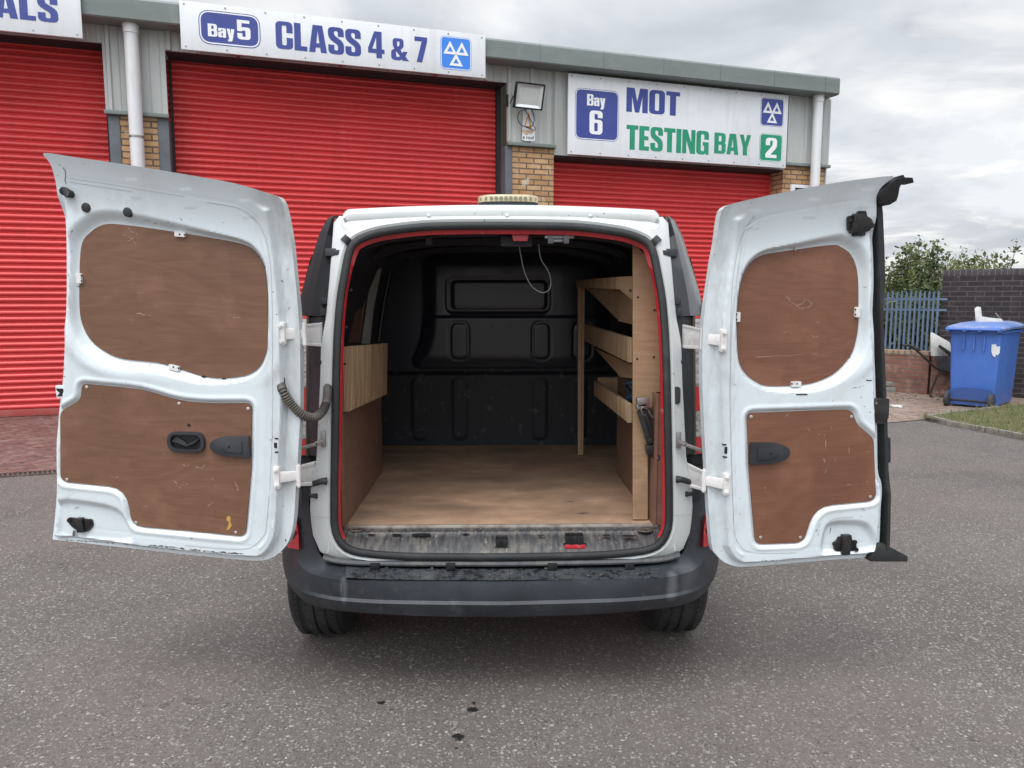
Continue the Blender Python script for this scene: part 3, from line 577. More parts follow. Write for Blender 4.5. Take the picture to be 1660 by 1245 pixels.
def sign(name, label, c, n, z0, z1, bolts):
    s0, s1 = c; r = thing(name, label, 'sign', Fp(s0, n, z0), FA)
    mb = MB(); mb.box((s0, n - .03, z0), (s1, n, z1), Fp); mb.build('board', m_board, r, bevel=.003)
    mb = MB(); k = int((s1 - s0) / .42)
    for i in range(k + 1):
        for z in (z0 + .035, z1 - .035):
            s = s0 + .05 + (s1 - s0 - .1) * i / k; mb.cut().disc(Fp(s, n + .001, z), FN, .011, .006, 10)
    mb.build('bolt', m_steel, r, smooth=True)
    mb = MB()
    for i in range(3):
        s = s0 + (s1 - s0) * (i + .5) / 3; mb.cut().box((s - .02, min(.04, n - .2), z0 + .05), (s + .02, n - .031, z0 + .09), Fp)
    mb.build('bracket', m_steel, r)
    return r
def triangles(parent, s0, s1, z0, z1, n):
    mb = MB(); W = s1 - s0; Hh = z1 - z0
    for ax, ay, bx0, bx1, by in ((.31, .86, .09, .53, .46), (.69, .86, .47, .91, .46), (.50, .50, .28, .72, .12)):
        o = np.array([(bx0, by), (bx1, by), (ax, ay)]); c = o.mean(0) + (0, -.0); i = c + (o - c) * .42
        mb.prism([(s0 + p[0] * W, z0 + p[1] * Hh) for p in o], lambda u, v, t: Fp(u, t, v), n + .0005, n + .0035, [[(s0 + p[0] * W, z0 + p[1] * Hh) for p in i]])
    mb.build('emblem', m_wh, parent, smooth='raw')
# bay 5 sign over the fascia
n5 = .36; zb = (fs(294, 79, n5)[1] + fs(787, 127, n5)[1]) / 2; zt = fs(787, 57, n5)[1]
s5 = sign('shop_sign', 'long white sign reading Bay 5 CLASS 4 & 7 above the middle red shutter', (fs(292, 40, n5)[0], fs(787, 92, n5)[0]), n5, zb, zt, 8)
a, b = fs(322, 40, n5), fs(422, 50, n5); z0, z1 = fs(372, 75, n5)[1], fs(372, 20, n5)[1]
bd = badge(s5, a[0], b[0], z0, z1, n5, m_blue, .13, .016)
text('Bay', fs(337, 50, n5)[0], fs(380, 50, n5)[0], fs(337, 58.5, n5)[1], (fs(337, 38, n5)[1] - fs(337, 58.5, n5)[1]), n5 + .002, m_wh, bd)
text('5', fs(384.5, 50, n5)[0], fs(406, 50, n5)[0], fs(395, 64.5, n5)[1], (fs(395, 33, n5)[1] - fs(395, 64.5, n5)[1]), n5 + .002, m_wh, bd)
hh = fs(570, 47, n5)[1] - fs(570, 89, n5)[1]
text('CLASS', fs(447, 60, n5)[0], fs(585, 70, n5)[0], fs(515, 85, n5)[1], fs(515, 41, n5)[1] - fs(515, 85, n5)[1], n5, m_blue, s5)
text('4', fs(596.5, 70, n5)[0], fs(623, 70, n5)[0], fs(610, 94, n5)[1], fs(610, 51, n5)[1] - fs(610, 94, n5)[1], n5, m_blue, s5)
text('&', fs(634, 80, n5)[0], fs(663, 80, n5)[0], fs(648, 98, n5)[1], fs(648, 62.5, n5)[1] - fs(648, 98, n5)[1], n5, m_blue, s5)
text('7', fs(672, 80, n5)[0], fs(692.5, 80, n5)[0], fs(682, 101, n5)[1], fs(682, 60, n5)[1] - fs(682, 101, n5)[1], n5, m_blue, s5)
a, b = fs(714, 90, n5), fs(764, 90, n5); z0, z1 = fs(739, 113.5, n5)[1], fs(739, 60, n5)[1]
bd = badge(s5, a[0], b[0], z0, z1, n5, m_lblue, .06, .010); triangles(bd, a[0], b[0], z0, z1, n5 + .002)
# left sign ends in ALS
nl = .36; zlb = fs(133, 62, nl)[1]
sl = sign('shop_sign', 'white sign cut off by the photo edge with navy letters ALS', (-6.5, fs(132.5, 40, nl)[0]), nl, zlb, zt + .0, 4)
zz0 = fs(80, 36, nl)[1]; hl = fs(60, -10, nl)[1] - fs(60, 34, nl)[1]
text('ALS', fs(-9, 20, nl)[0], fs(94, 20, nl)[0], zz0, hl, nl, m_blue, sl)
# bay 6 sign
n6 = .12; z60 = (fs(921, 250, n6)[1] + fs(1273, 272, n6)[1]) / 2; z61 = 4.622
s6 = sign('shop_sign', 'white sign reading Bay 6 MOT TESTING BAY 2 over the right shutter', (fs(921, 185, n6)[0], fs(1276, 215, n6)[0]), n6, z60, z61, 8)
a, b = fs(932, 187, n6), fs(1003, 187, n6); z0, z1 = fs(967, 227.5, n6)[1], fs(967, 145, n6)[1]
bd = badge(s6, a[0], b[0], z0, z1, n6, m_blue, .10, .012)
text('Bay', fs(951.5, 165, n6)[0], fs(981, 165, n6)[0], fs(966, 172, n6)[1], fs(966, 153.5, n6)[1] - fs(966, 172, n6)[1], n6 + .002, m_wh, bd)
text('6', fs(955.5, 200, n6)[0], fs(976.5, 200, n6)[0], fs(966, 218, n6)[1], fs(966, 179.5, n6)[1] - fs(966, 218, n6)[1], n6 + .002, m_wh, bd)
text('MOT', fs(1015.5, 160, n6)[0], fs(1102, 165, n6)[0], fs(1058, 184.5, n6)[1], fs(1058, 145.5, n6)[1] - fs(1058, 184.5, n6)[1], n6, m_blue, s6)
text('TESTING', fs(1015.5, 220, n6)[0], fs(1149, 225, n6)[0], fs(1082, 246.5, n6)[1], fs(1082, 207.5, n6)[1] - fs(1082, 246.5, n6)[1], n6, m_green, s6)
text('BAY', fs(1158, 230, n6)[0], fs(1217, 235, n6)[0], fs(1188, 250.5, n6)[1], fs(1188, 217, n6)[1] - fs(1188, 250.5, n6)[1], n6, m_green, s6)
a, b = fs(1233, 180, n6), fs(1270.5, 180, n6); z0, z1 = fs(1252, 205, n6)[1], fs(1252, 159, n6)[1]
bd = badge(s6, a[0], b[0], z0, z1, n6, m_blue, .06, .009); triangles(bd, a[0], b[0], z0, z1, n6 + .002)
a, b = fs(1231, 240, n6), fs(1268, 240, n6); z0, z1 = fs(1249, 262, n6)[1], fs(1249, 217, n6)[1]
bd = badge(s6, a[0], b[0], z0, z1, n6, m_green, .06, .009)
text('2', fs(1241, 240, n6)[0], fs(1259, 240, n6)[0], fs(1250, 256, n6)[1], fs(1250, 223.5, n6)[1] - fs(1250, 256, n6)[1], n6 + .002, m_wh, bd)
# torn warning notice on the cladding
def font_mesh(body, name, frame, h, mat, parent):
    cu = bpy.data.curves.new(name, 'FONT'); cu.body = body; cu.size = 1; cu.offset = .012
    t = bpy.data.objects.new(name, cu); COL.objects.link(t); bpy.context.view_layer.update()
    me = t.to_mesh(); V = [frame(v.co.x * h, v.co.y * h) for v in me.vertices]; F = [tuple(p.vertices) for p in me.polygons]; t.to_mesh_clear()
    bpy.data.objects.remove(t)
    return obj(name, V, F, mat, parent, smooth='raw')
nn = .042; a, b = fs(846, 200, nn), fs(867.5, 200, nn); zt_, zb_ = fs(856, 176, nn)[1], fs(856, 229, nn)[1]
wn = thing('warning_notice', 'torn white notice with orange lettering under the floodlight', 'notice', Fp(a[0], nn, zb_), FA)
mb = MB(); mb.prism([(a[0], zb_ + .02), (a[0] + .05, zb_), (b[0], zb_ + .01), (b[0], zt_ - .2), (a[0] + .12, zt_), (a[0] + .02, zt_ - .06)], lambda u, v, t: Fp(u, t, v), nn - .009, nn)
mb.build('sheet', m_board, wn, smooth='raw')
m_or = M('orange_ink', (.65, .28, .03), .5); m_ink = M('black_ink', (.03, .03, .03), .5)
W_ = b[0] - a[0]
font_mesh('nger', 'lettering', lambda x, y: Fp(a[0] + .006 + x, nn + .002, zb_ + .105 + y), W_ * .47, m_or, wn)
font_mesh('e roof', 'lettering', lambda x, y: Fp(a[0] + .01 + x, nn + .002, zb_ + .03 + y), W_ * .34, m_ink, wn)
mb = MB(); mb.prism([(a[0] + .03, zt_ - .25), (a[0] + .15, zt_ - .28), (a[0] + .10, zt_ - .05)], lambda u, v, t: Fp(u, t, v), nn, nn + .002, [[(a[0] + .055, zt_ - .235), (a[0] + .12, zt_ - .25), (a[0] + .093, zt_ - .12)]]); mb.build('symbol', m_or, wn, smooth='raw')
# floodlight
nf = .25; fl = thing('floodlight', 'square floodlight with black rim tilted down on the grey cladding', 'light', Fp(fs(858, 157, nf)[0], 0.04, fs(858, 157, nf)[1]), FA)
cs = [fs(p, q, nf) for p, q in ((832.5, 173), (879, 177.5), (884, 138.5), (836.5, 134.5))]
cen = np.mean(cs, 0); wv, hv = .42, .34
tilt = R(14)
def FL(u, v, t):   # tilted lamp head frame
    return Fp(cen[0] + u * math.cos(.06) - v * math.sin(-.05), nf + t * math.cos(tilt) + v * math.sin(tilt), cen[1] + v * math.cos(tilt) - t * math.sin(tilt) + u * -.02)
m_lens = M('lamp_lens', (.55, .56, .55), .15, layers=[((.45, .46, .44), 30, .4, .6, .5)], coat=.8)
m_refl = M('lamp_reflector', (.60, .61, .62), .3, .4)
hw, hv2 = wv / 2, hv / 2
mb = MB(); mb.prism(rrect(-hw, -hv2, hw, hv2, .012), FL, -.045, .012, [rrect(-hw + .022, -hv2 + .022, hw - .022, hv2 - .022, .006)]); mb.box((-hw + .01, -hv2 + .01, -.05), (hw - .01, hv2 - .01, -.03), FL)
for i in range(9): mb.box((-hw + .03 + i * .042, -hv2 + .03, -.075), (-hw + .036 + i * .042, hv2 - .03, -.048), FL)
hs_ = mb.build('housing', m_blackgl, fl)
mb = MB(); o_, i_ = (hw - .022, hv2 - .022), (hw - .065, hv2 - .06)
V = [FL(sx * o_[0], sy * o_[1], .004) for sx, sy in ((-1, -1), (1, -1), (1, 1), (-1, 1))] + [FL(sx * i_[0], sy * i_[1], -.02) for sx, sy in ((-1, -1), (1, -1), (1, 1), (-1, 1))]
mb.add(V, [(0, 1, 5, 4), (1, 2, 6, 5), (2, 3, 7, 6), (3, 0, 4, 7)]); mb.build('reflector', m_refl, fl, smooth='raw')
mb = MB(); mb.box((-i_[0], -i_[1], -.024), (i_[0], i_[1], -.019), FL); mb.build('lamp_panel', m_lens, fl)
mb = MB(); mb.bar(FL(-hw - .012, -.02, -.02), Fp(cen[0] - hw + .0, .02, cen[1] - .06), .03, .006, (1, 0, 0)); mb.bar(Fp(cen[0] - hw - .02, .02, cen[1] - .1), Fp(cen[0] - hw - .02, .02, cen[1] + .06), .05, .02, FN); mb.build('bracket', m_dark, fl)
mb = MB(); q = fs(850, 195, .08); k = [Fp(q[0] + x, .09, q[1] + z) for x, z in ((.02, .15), (-.07, .11), (-.10, .02), (-.06, -.06), (.03, -.09), (.12, -.06), (.14, .05), (.10, .17))]
mb.tube(catmull(k, 6), .006, 6); mb.tube(catmull([Fp(q[0] + .0, .09, q[1] + .15), Fp(q[0] + .08, .1, q[1] + .02), Fp(q[0] + .16, .08, q[1] - .12), Fp(q[0] + .02, .08, q[1] - .09)], 6), .006, 6); mb.build('cable', m_dark, fl, smooth=True)
# slot drain across the apron
m_iron = M('drain_grate', (.10, .075, .06), .7, .3, layers=[((.24, .17, .13), 14, .45, .65, .7)])
dr = thing('drain_channel', 'long narrow slotted drain between the red paving and the asphalt', 'drain', g0 + FD * 0 + FN * dn, FA)
fr_ = MB(); fr_.box((-9, dn - .062, .002), (6, dn - .052, .014), Fp); fr_.box((-9, dn + .05, .002), (6, dn + .062, .012), Fp); fr_.build('frame', m_iron, dr)
gr = MB(); s = -2.2
while s < 3.5:
    P = [Fp(s + .0, dn - .05, .004), Fp(s + .014, dn - .05, .004), Fp(s + .044, dn + .05, .004), Fp(s + .03, dn + .05, .004)]
    gr.hexa(P + [p + UZ * .007 for p in P]); s += .036
gr.build('grate', m_iron, dr)
mb = MB(); mb.box((-9, dn - .05, .001), (6, dn + .05, .003), Fp); mb.build('channel', m_gap, dr)
# ------------------------------------------------------------------ the van
XC = .016
van = thing('panel_van', 'white panel van with both rear doors swung open and an empty ply lined load bay', 'van', (XC, 2.6, 0))
def mir(p): return np.array([2 * XC - p[0], p[1], p[2]])
def yb(z): t = max(0., (z - .9) / .8); return 2.60 + .10 * t * t
def rear(px, py, push=0.):
    y = 2.65 + push
    for _ in range(6): p = aY(px, py, y); y = yb(p[2]) + push
    return aY(px, py, y)
def loop(half, k=6, n=180, smooth=True):   # half outline (left, top centre to bottom centre) -> closed ring resampled by angle
    L = [rear(*h) for h in half]; L[0][0] = XC; L[-1][0] = XC
    if smooth: L = catmull(L, k)
    Rr = [mir(p) for p in L[::-1]][1:-1]; A = np.array(L + Rr); c = np.array([XC, 1.1])
    th = np.unwrap(np.arctan2(A[:, 2] - c[1], A[:, 0] - c[0])); A2 = np.vstack([A, A[:1]]); th = np.append(th, th[0] + 2 * math.pi * np.sign(th[5] - th[0]))
    t = np.linspace(th[0], th[-1], n, endpoint=False); o = np.argsort(th)
    return np.stack([np.interp(t, th[o], A2[o, i]) for i in range(3)], 1)
def ring(loops, close=False):
    n = len(loops[0]); V = np.vstack(loops); F = []
    for i in range(len(loops) - 1):
        for j in range(n): F.append((i * n + j, i * n + (j + 1) % n, (i + 1) * n + (j + 1) % n, (i + 1) * n + j))
    return V, F
sealo = [(814, 359.5), (750, 359.8), (686, 361.7), (625, 369), (596, 376), (573, 387), (561, 404), (553, 441), (545.6, 485), (541, 542), (539, 600), (537.5, 680), (536.5, 736), (535.5, 833), (538, 862), (549, 885), (568, 898), (601, 904), (660, 908), (740, 909), (814, 909)]
def inset(half, d, push, dt=0, db=0):
    P = np.array([h[:2] for h in half], float); c = np.array([814, 620]); out = []
    for i, p in enumerate(P):
        a = P[max(i - 1, 0)]; b = P[min(i + 1, len(P) - 1)]; t = b - a; t /= np.linalg.norm(t); nrm = np.array([-t[1], t[0]])
        if np.dot(nrm, c - p) < 0: nrm = -nrm
        dd = d + (dt if p[1] < 420 else 0) + (db if p[1] > 880 else 0)
        q = p + nrm * dd; out.append((q[0], q[1], push))
    return out
m_body = paint_mat('body_paint', (.60, .62, .61))
m_head = M('headlining', (.028, .030, .036), .85, layers=[((.05, .05, .055), 3, .45, .7, .5)])
# frame pressing round the opening
outer = [(814, 347), (700, 347.5), (620, 350), (585, 352), (566, 351), (553, 350.5), (546, 350), (541.5, 353), (540, 375), (538, 402), (536, 430), (528.5, 514), (520.5, 557), (519, 621), (516, 682), (513, 745), (504.5, 785), (502.5, 828), (506.5, 865), (521, 899), (560, 909.5), (640, 911.5), (740, 912), (814, 912)]
L0 = loop([(a, b, .03) for a, b in sealo]); L0[:, :] = loop(inset(sealo, 4, .035))
L1 = loop([(a, b, .000) for a, b in sealo]); L2 = loop(inset(sealo, -5, -.006)); L3 = loop([(a, b, .016) for a, b in outer], smooth=False)
Lm = L2 * .75 + L3 * .25; Lm[:, 1] += .002; Ln = L2 * .12 + L3 * .88; Ln[:, 1] -= .002
L4 = L3.copy(); L4[:, 1] += .06
V, F = ring([L0, L1, L2, Lm, Ln, L3, L4]); obj('door_frame', V, F, m_body, van, smooth=True, sharp=35)
# black rubber seal (with its bulb standing proud), red inner flange
def sweep(P, r, n=8, sx=1.):
    mb = MB(); Q = [p for p in P]; m = len(Q); V = []
    for i in range(m):
        d = Q[(i + 1) % m] - Q[i - 1]; d /= np.linalg.norm(d); b = np.array([0, -1., 0]); b -= d * np.dot(b, d); b /= np.linalg.norm(b); a = np.cross(d, b)
        V += [Q[i] + r * (a * math.cos(t) * sx + b * math.sin(t)) for t in [2 * math.pi * k / n for k in range(n)]]
    F = [(i * n + k, i * n + (k + 1) % n, ((i + 1) % m) * n + (k + 1) % n, ((i + 1) % m) * n + k) for i in range(m) for k in range(n)]
    mb.add(V, F); return mb
Ls = loop(inset(sealo, 6.3, -.004)); sweep(Ls, .0135, 10, 1.05).build('door_seal', m_rub, van, smooth=True)
Ls2 = loop(inset(sealo, 1.5, .004)); sweep(Ls2, .006, 6).build('seal_lip', m_black, van, smooth=True)
Ra, Rb, Rc = loop(inset(sealo, 11, .010)), loop(inset(sealo, 17, .022, 3)), loop(inset(sealo, 15, .16, 4))
keep = lambda q: q[2] > .56
V, F = ring([Ra, Rb, Rc]); F = [f for f in F if all(V[i][2] > .572 for i in f)]
o = obj('red_flange', V, F, m_red, van, smooth=True, sharp=60)
mb = MB()
for px, py in ((569.5, 470), (562, 530), (559, 590), (1066, 440), (1073, 480), (1074.5, 508), (1076, 600), (1077, 648)):
    p = rear(px, py, .034); mb.cut().disc(p, (0, 1, 0), .005, .006, 8)
mb.build('screw', m_dark, o, smooth=True)
# rear edge of the roof: the pale crown above the opening
def crown(px_list, push): return [rear(x, y, push) for x, y in px_list]
top = [(556, 353), (562, 346.5), (574, 344.2), (650, 340.5), (740, 338), (814, 337.5)]
low = [(560, 361), (567, 359.5), (580, 357.5), (650, 353.5), (740, 352), (814, 351.5)]
rows = []
for L, ps, dz in ((low, .045, -.004), (low, .008, 0), (top, -.006, -.006), (top, .000, 0), (top, .06, .012)):
    c = crown(L, ps); c = [p + UZ * dz for p in c]; c[-1][0] = XC; c = catmull(c, 6); rows.append(c + [mir(p) for p in c[::-1]][1:])
nc = len(rows[0]); mb = MB(); mb.add([p for r in rows for p in r], grid_faces(5, nc)); o = mb.build('roof_edge', m_body, van, smooth=True, sharp=70)
mb = MB()
for px in (695, 822, 957):
    a, b = rear(px, 352, .006), rear(px, 345, .0); mb.cut().tube([a + (0, .004, 0), a * .7 + b * .3 + (0, .0, 0), b + (0, .006, 0)], [.007, .008, .003], 10)
mb.build('roof_bead', m_body, o, smooth=True)
# outer body skin: sides, roof, cab, lofted front to back
def arch(y):
    b = .30
    for c in (3.17, 5.85):
        d = abs(y - c)
        if d < .36: b = max(b, .31 + math.sqrt(.36 ** 2 - d * d))
    return b
def section(y):
    t = np.clip((y - 2.80) / .5, 0, 1); hw = .86 + .05 * t; ztop = 1.80 + .03 * t
    if y > 4.9: ztop = np.interp(y, [4.9, 5.0, 5.75, 6.1, 6.7, 6.95], [1.83, 1.82, 1.22, 1.08, .92, .70]); hw = np.interp(y, [4.9, 6.3, 6.95], [.91, .88, .62])
    b = arch(y); pr = [(hw - .02, b), (hw, max(b, .50) + .001), (hw, max(.95, b + .002)), (hw - .03, 1.15), (hw - .075, 1.38), (hw - .14, 1.60), (hw - .215, 1.715), (hw - .32, 1.765), (.35, 1.79), (0, 1.80)]
    return [(x, min(z, ztop - .02 * (x / .9) ** 2) if y > 4.9 else z * (ztop / 1.80 if z > 1.5 else 1)) for x, z in pr]
ys = [2.86, 2.90, 2.93, 2.97, 3.02, 3.1, 3.2, 3.3, 3.4, 3.48, 3.52, 3.54, 3.8, 4.2, 4.6, 4.9, 5.0, 5.2, 5.4, 5.6, 5.66, 5.72, 5.8, 5.9, 6.0, 6.1, 6.2, 6.3, 6.34, 6.5, 6.7, 6.85, 6.95]
V = []; rws = []
for y in ys:
    s = section(y); r = [(XC - x, y, z) for x, z in s] + [(XC + x, y, z) for x, z in s[::-1]][1:]
    if y < 3.05: r = [(p[0], p[1] - .0, p[2]) for p in r]
    rws.append(r); V += r
obj('body_shell', V, grid_faces(len(ys), len(rws[0])) + [tuple(range((len(ys) - 1) * len(rws[0]), len(ys) * len(rws[0])))], m_body, van, smooth=True, sharp=50)
# quarter closing from frame edge to body shell (black trims and lamps sit on it)
def corner(sign):
    A = []
    for px, py, pu in ((558, 349, .03), (544, 351, .045), (539.5, 375, .05), (537.5, 402, .05), (535, 430, .05), (528.5, 514, .055), (520.5, 557, .055), (519, 621, .055), (516, 682, .055), (513, 745, .055), (504.5, 785, .05), (503, 828, .05)):
        p = rear(px, py, pu); A.append(p)
    mb = MB(); V = []
    for p in A:
        z = min(p[2], 1.78); s = section(2.86); hwz = np.interp(z, [q[1] for q in s], [q[0] for q in s])
        q = np.array([XC - hwz, 2.87, z]); m1 = p + (-.004, .135, 0)
        for e in (p, m1, q): V.append(e if sign < 0 else mir(e))
    mb.add(V, grid_faces(len(A), 3)); mb.build('rear_quarter', m_body, van, smooth=True)
corner(-1); corner(1)
V = rows[4]; s = section(2.86); mb = MB(); B = [np.array([q[0] * .985, 2.90, 1.765 + .025 * (1 - (abs(q[0] - XC) / .62) ** 2)]) for q in V]
mb.add(list(V) + B, grid_faces(2, len(V))); mb.build('roof_panel', m_body, van, smooth=True)
# black upper corner trims with a ridge, clips
m_trim = M('corner_trim', (.024, .025, .028), .72, layers=[((.05, .05, .055), 5, .45, .7, .5)], coat=.0, spec=.2, bump=(500, .15, .0004))
tr = [  # outer px,y | ridge | inner
 ((541, 349.5), (541.5, 349.6), (543, 350)), ((530, 355), (537, 356), (541.5, 358)), ((518, 377.6), (530, 380), (540, 384)), ((506.5, 415), (522, 417), (538, 420)),
 ((497, 447), (515, 449), (534, 450)), ((488, 478), (509, 480), (530.5, 482)), ((482.5, 511), (505, 512), (528, 514))]
m_trim2 = M('corner_trim_sky_sheen', (.05, .052, .055), .36, layers=[((.09, .09, .09), 5, .45, .7, .5)], coat=.5)  # right trim: same plastic, sky sheen put in as a paler, glossier copy
def wpt(px, py, y): return aY(px, py, y)
for sg in (-1, 1):
    rr_ = []
    for o_, r_, i_ in tr:
        t = (o_[1] - 349) / 162
        a = wpt(*o_, 2.83 + .02 * t); b = wpt(*r_, 2.715 - .01 * t); c = rear(*i_, .038); d = rear(*i_, .075); a2 = a + (.0, .06, 0)
        rr_.append([a2, a, a * .5 + b * .5 + (0, -.012, 0), b, b * .45 + c * .55 + (0, .002, 0), c, d])
    V = [p if sg < 0 else mir(p) for r in rr_ for p in r]
    o = obj('corner_trim', V, grid_faces(len(tr), 7) + [tuple(range(7))[::-1], tuple(range(42, 49))], m_trim if sg < 0 else m_trim2, van, smooth=True, sharp=28)
    # moulded clip boxes reaching on to the white frame
    mb = MB()
    for x0, y0, x1, y1 in ((527, 402.5, 554, 415),):
        P = [rear(x0, y1, .012), rear(x1, y1, .004), rear(x1, y1, .05), rear(x0, y1, .05), rear(x0, y0, .012), rear(x1, y0, .004), rear(x1, y0, .05), rear(x0, y0, .05)]
        mb.hexa([p if sg < 0 else mir(p) for p in P])
        P = [rear(542, 413, .001), rear(551, 413, .001), rear(551, 413, .02), rear(542, 413, .02), rear(542, 405, .001), rear(551, 405, .001), rear(551, 405, .02), rear(542, 405, .02)]
        mb.hexa([p if sg < 0 else mir(p) for p in P])
    for x0, y0, x1, y1 in ((521, 483, 532, 493), (519, 500, 529, 512)):
        mb.cut()
        P = [rear(x0, y1, .01), rear(x1, y1, .02), rear(x1, y1, .05), rear(x0, y1, .05), rear(x0, y0, .01), rear(x1, y0, .02), rear(x1, y0, .05), rear(x0, y0, .05)]
        mb.hexa([p if sg < 0 else mir(p) for p in P])
    mb.build('trim_clip', m_black, o, bevel=.002)
    # lower black infill beside the lamp
    lw = [((501, 514), (527, 514)), ((500, 540), (524, 540)), ((499.5, 557), (521, 557)), ((499, 590), (520.5, 590)), ((499, 621), (519.5, 621)), ((498.5, 650), (518.5, 650)), ((498, 682), (516.5, 682)), ((499, 712), (514.5, 712)), ((500, 738), (513, 738))]
    V = []
    for (a, b) in lw:
        p = aY(*a, 2.74); q = rear(*b, .034); V += [p + (0, .08, 0), p, p * .5 + q * .5 + (0, -.006, 0), q, q + (0, .05, 0)]
    V = [p if sg < 0 else mir(p) for p in V]; o2 = obj('lamp_surround', V, grid_faces(len(lw), 5), m_black, van, smooth=True, sharp=30)
    mb = MB()
    for y in (587, 689):   # small black tabs
        p = rear(519, y, .02); q = rear(524.5, y, .02); P = [p, q] if sg < 0 else [mir(p), mir(q)]; mb.cut().tube(P, [.010, .007], 10)
    mb.build('tab', m_black, o2, smooth=True)
# tail lamps
m_lred = M('lamp_red', (.80, .012, .022), .14, coat=1., layers=[((.5, .006, .012), 40, .4, .6, .4)])
m_lclr = M('lamp_clear', (.76, .73, .71), .12, .1, coat=1., layers=[((.20, .17, .15), 26, .4, .62, .8, (1, 1, 3)), ((.8, .78, .75), 50, .55, .7, .6)])
m_lrim = M('lamp_edge', (.11, .095, .06), .4)
for sg in (-1, 1):
    lamp = None
    for y0, y1, mt, nm in ((512, 517, m_lred, 'red_lens'), (517.3, 560, m_lclr, 'clear_lens'), (560.3, 628, m_lclr, 'reversing_lens'), (628.3, 668, m_lred, 'brake_lens'), (668.3, 711, m_lclr, 'indicator_lens'), (711.3, 738, m_lred, 'red_lens')):
        ys_ = np.linspace(y0, y1, 5); V = []
        for y in ys_:
            dn_ = (y - 512) * .028
            V += [aY(462, y, 3.06), aY(468, y, 2.90), aY(478 - dn_ * .2, y, 2.80), aY(489, y, 2.757), aY(497.5, y, 2.742), aY(497.5, y, 2.78)]
        V = [p if sg < 0 else mir(p) for p in V]
        if lamp is None:
            lamp = MB(); c = [aY(463, 738, 3.06), aY(497, 738, 2.75), aY(499.5, 738, 2.79), aY(466, 738, 3.1)]; d = [aY(463, 512, 3.06), aY(497, 512, 2.75), aY(499.5, 512, 2.79), aY(466, 512, 3.1)]
            P = [p + (0, .012, 0) for p in c + d]; lamp.hexa(P if sg < 0 else [mir(p) for p in P])
            e0, e1 = aY(499, 739, 2.742), aY(500, 513, 2.742); P = [e0, e1] if sg < 0 else [mir(e0), mir(e1)]; lamp.bar(*P, .009, .02, (0, 1, 0))
            lamp = lamp.build('tail_lamp', m_lrim, van)
        obj(nm, V, grid_faces(5, 6), mt, lamp, smooth=True)
# ------------------------------------------------------------------ bumper
rowsB = [
 [(499, 790, 2.75), (501, 815, 2.73), (502.5, 840, 2.70), (507.5, 868, 2.665), (521, 902, 2.625), (545, 915, 2.605), (600, 921, 2.60), (700, 922, 2.60), (814, 922, 2.60)],
 [(489, 792, 2.75), (490, 820, 2.735), (492, 850, 2.71), (498, 885, 2.67), (514, 916, 2.61), (545, 929, 2.565), (600, 935, 2.545), (700, 937, 2.54), (814, 937.5, 2.54)],
 [(474, 792, 2.79), (473, 820, 2.785), (471, 850, 2.77), (475, 890, 2.72), (492, 922, 2.61), (530, 937, 2.53), (600, 942.5, 2.505), (700, 944, 2.50), (814, 945, 2.50)],
 [(466, 792, 2.86), (464, 822, 2.86), (461.5, 856, 2.85), (462.5, 902, 2.79), (478, 934, 2.64), (526, 949, 2.538), (600, 955, 2.503), (700, 957, 2.497), (814, 958, 2.497)],
 [(465, 794, 2.90), (461, 824, 2.90), (459, 862, 2.89), (460, 912, 2.81), (478, 946, 2.64), (525, 964, 2.545), (600, 971.5, 2.508), (700, 974, 2.502), (814, 975, 2.502)],
 [(465, 796, 2.92), (460.5, 828, 2.93), (458, 868, 2.92), (459.5, 920, 2.83), (478, 952, 2.63), (525, 970, 2.530), (600, 977.5, 2.493), (700, 980, 2.487), (814, 981, 2.487)],
 [(465, 798, 2.95), (461, 834, 2.96), (459, 878, 2.95), (461.5, 930, 2.86), (484, 963, 2.655), (528, 981, 2.555), (600, 988, 2.515), (700, 991, 2.507), (814, 992, 2.505)],
 [(465, 800, 3.0), (461.5, 840, 3.0), (461, 885, 3.0), (465, 938, 2.93), (490, 972, 2.70), (530, 987, 2.59), (600, 994.5, 2.545), (700, 999, 2.535), (814, 1000.5, 2.53)],
 [(466, 800, 3.04), (463, 842, 3.04), (463, 887, 3.04), (468, 941, 2.98), (494, 971, 2.78), (535, 983, 2.69), (600, 988, 2.66), (700, 991, 2.65), (814, 992, 2.65)]]
V = []; nr = 0
rowsB[5] = [(a, b, c + .008) for a, b, c in rowsB[5]]
for r in rowsB:
    c = [aY(*q) for q in r]; c[-1][0] = XC; c = catmull(c, 7); V += c + [mir(p) for p in c[::-1]][1:]; nr = len(c) * 2 - 1
m_bump = M('bumper_plastic', (.020, .023, .030), .50, layers=[((.055, .062, .075), 3.5, .42, .75, .7, (1, 1, 1), .42), ((.20, .21, .22), 7, .60, .70, .35, (1, 1, .5)), ((.10, .10, .095), 40, .56, .75, .3)], bump=(300, .3, .0008))
nt = m_bump.node_tree; b = nt.nodes['Principled BSDF']; src = b.inputs['Base Color'].links[0].from_socket; tc = nt.nodes.new('ShaderNodeTexCoord')
nz_ = nt.nodes.new('ShaderNodeTexNoise'); nz_.inputs['Scale'].default_value = 14; nz_.inputs['Detail'].default_value = 6; nt.links.new(tc.outputs['Object'], nz_.inputs['Vector'])
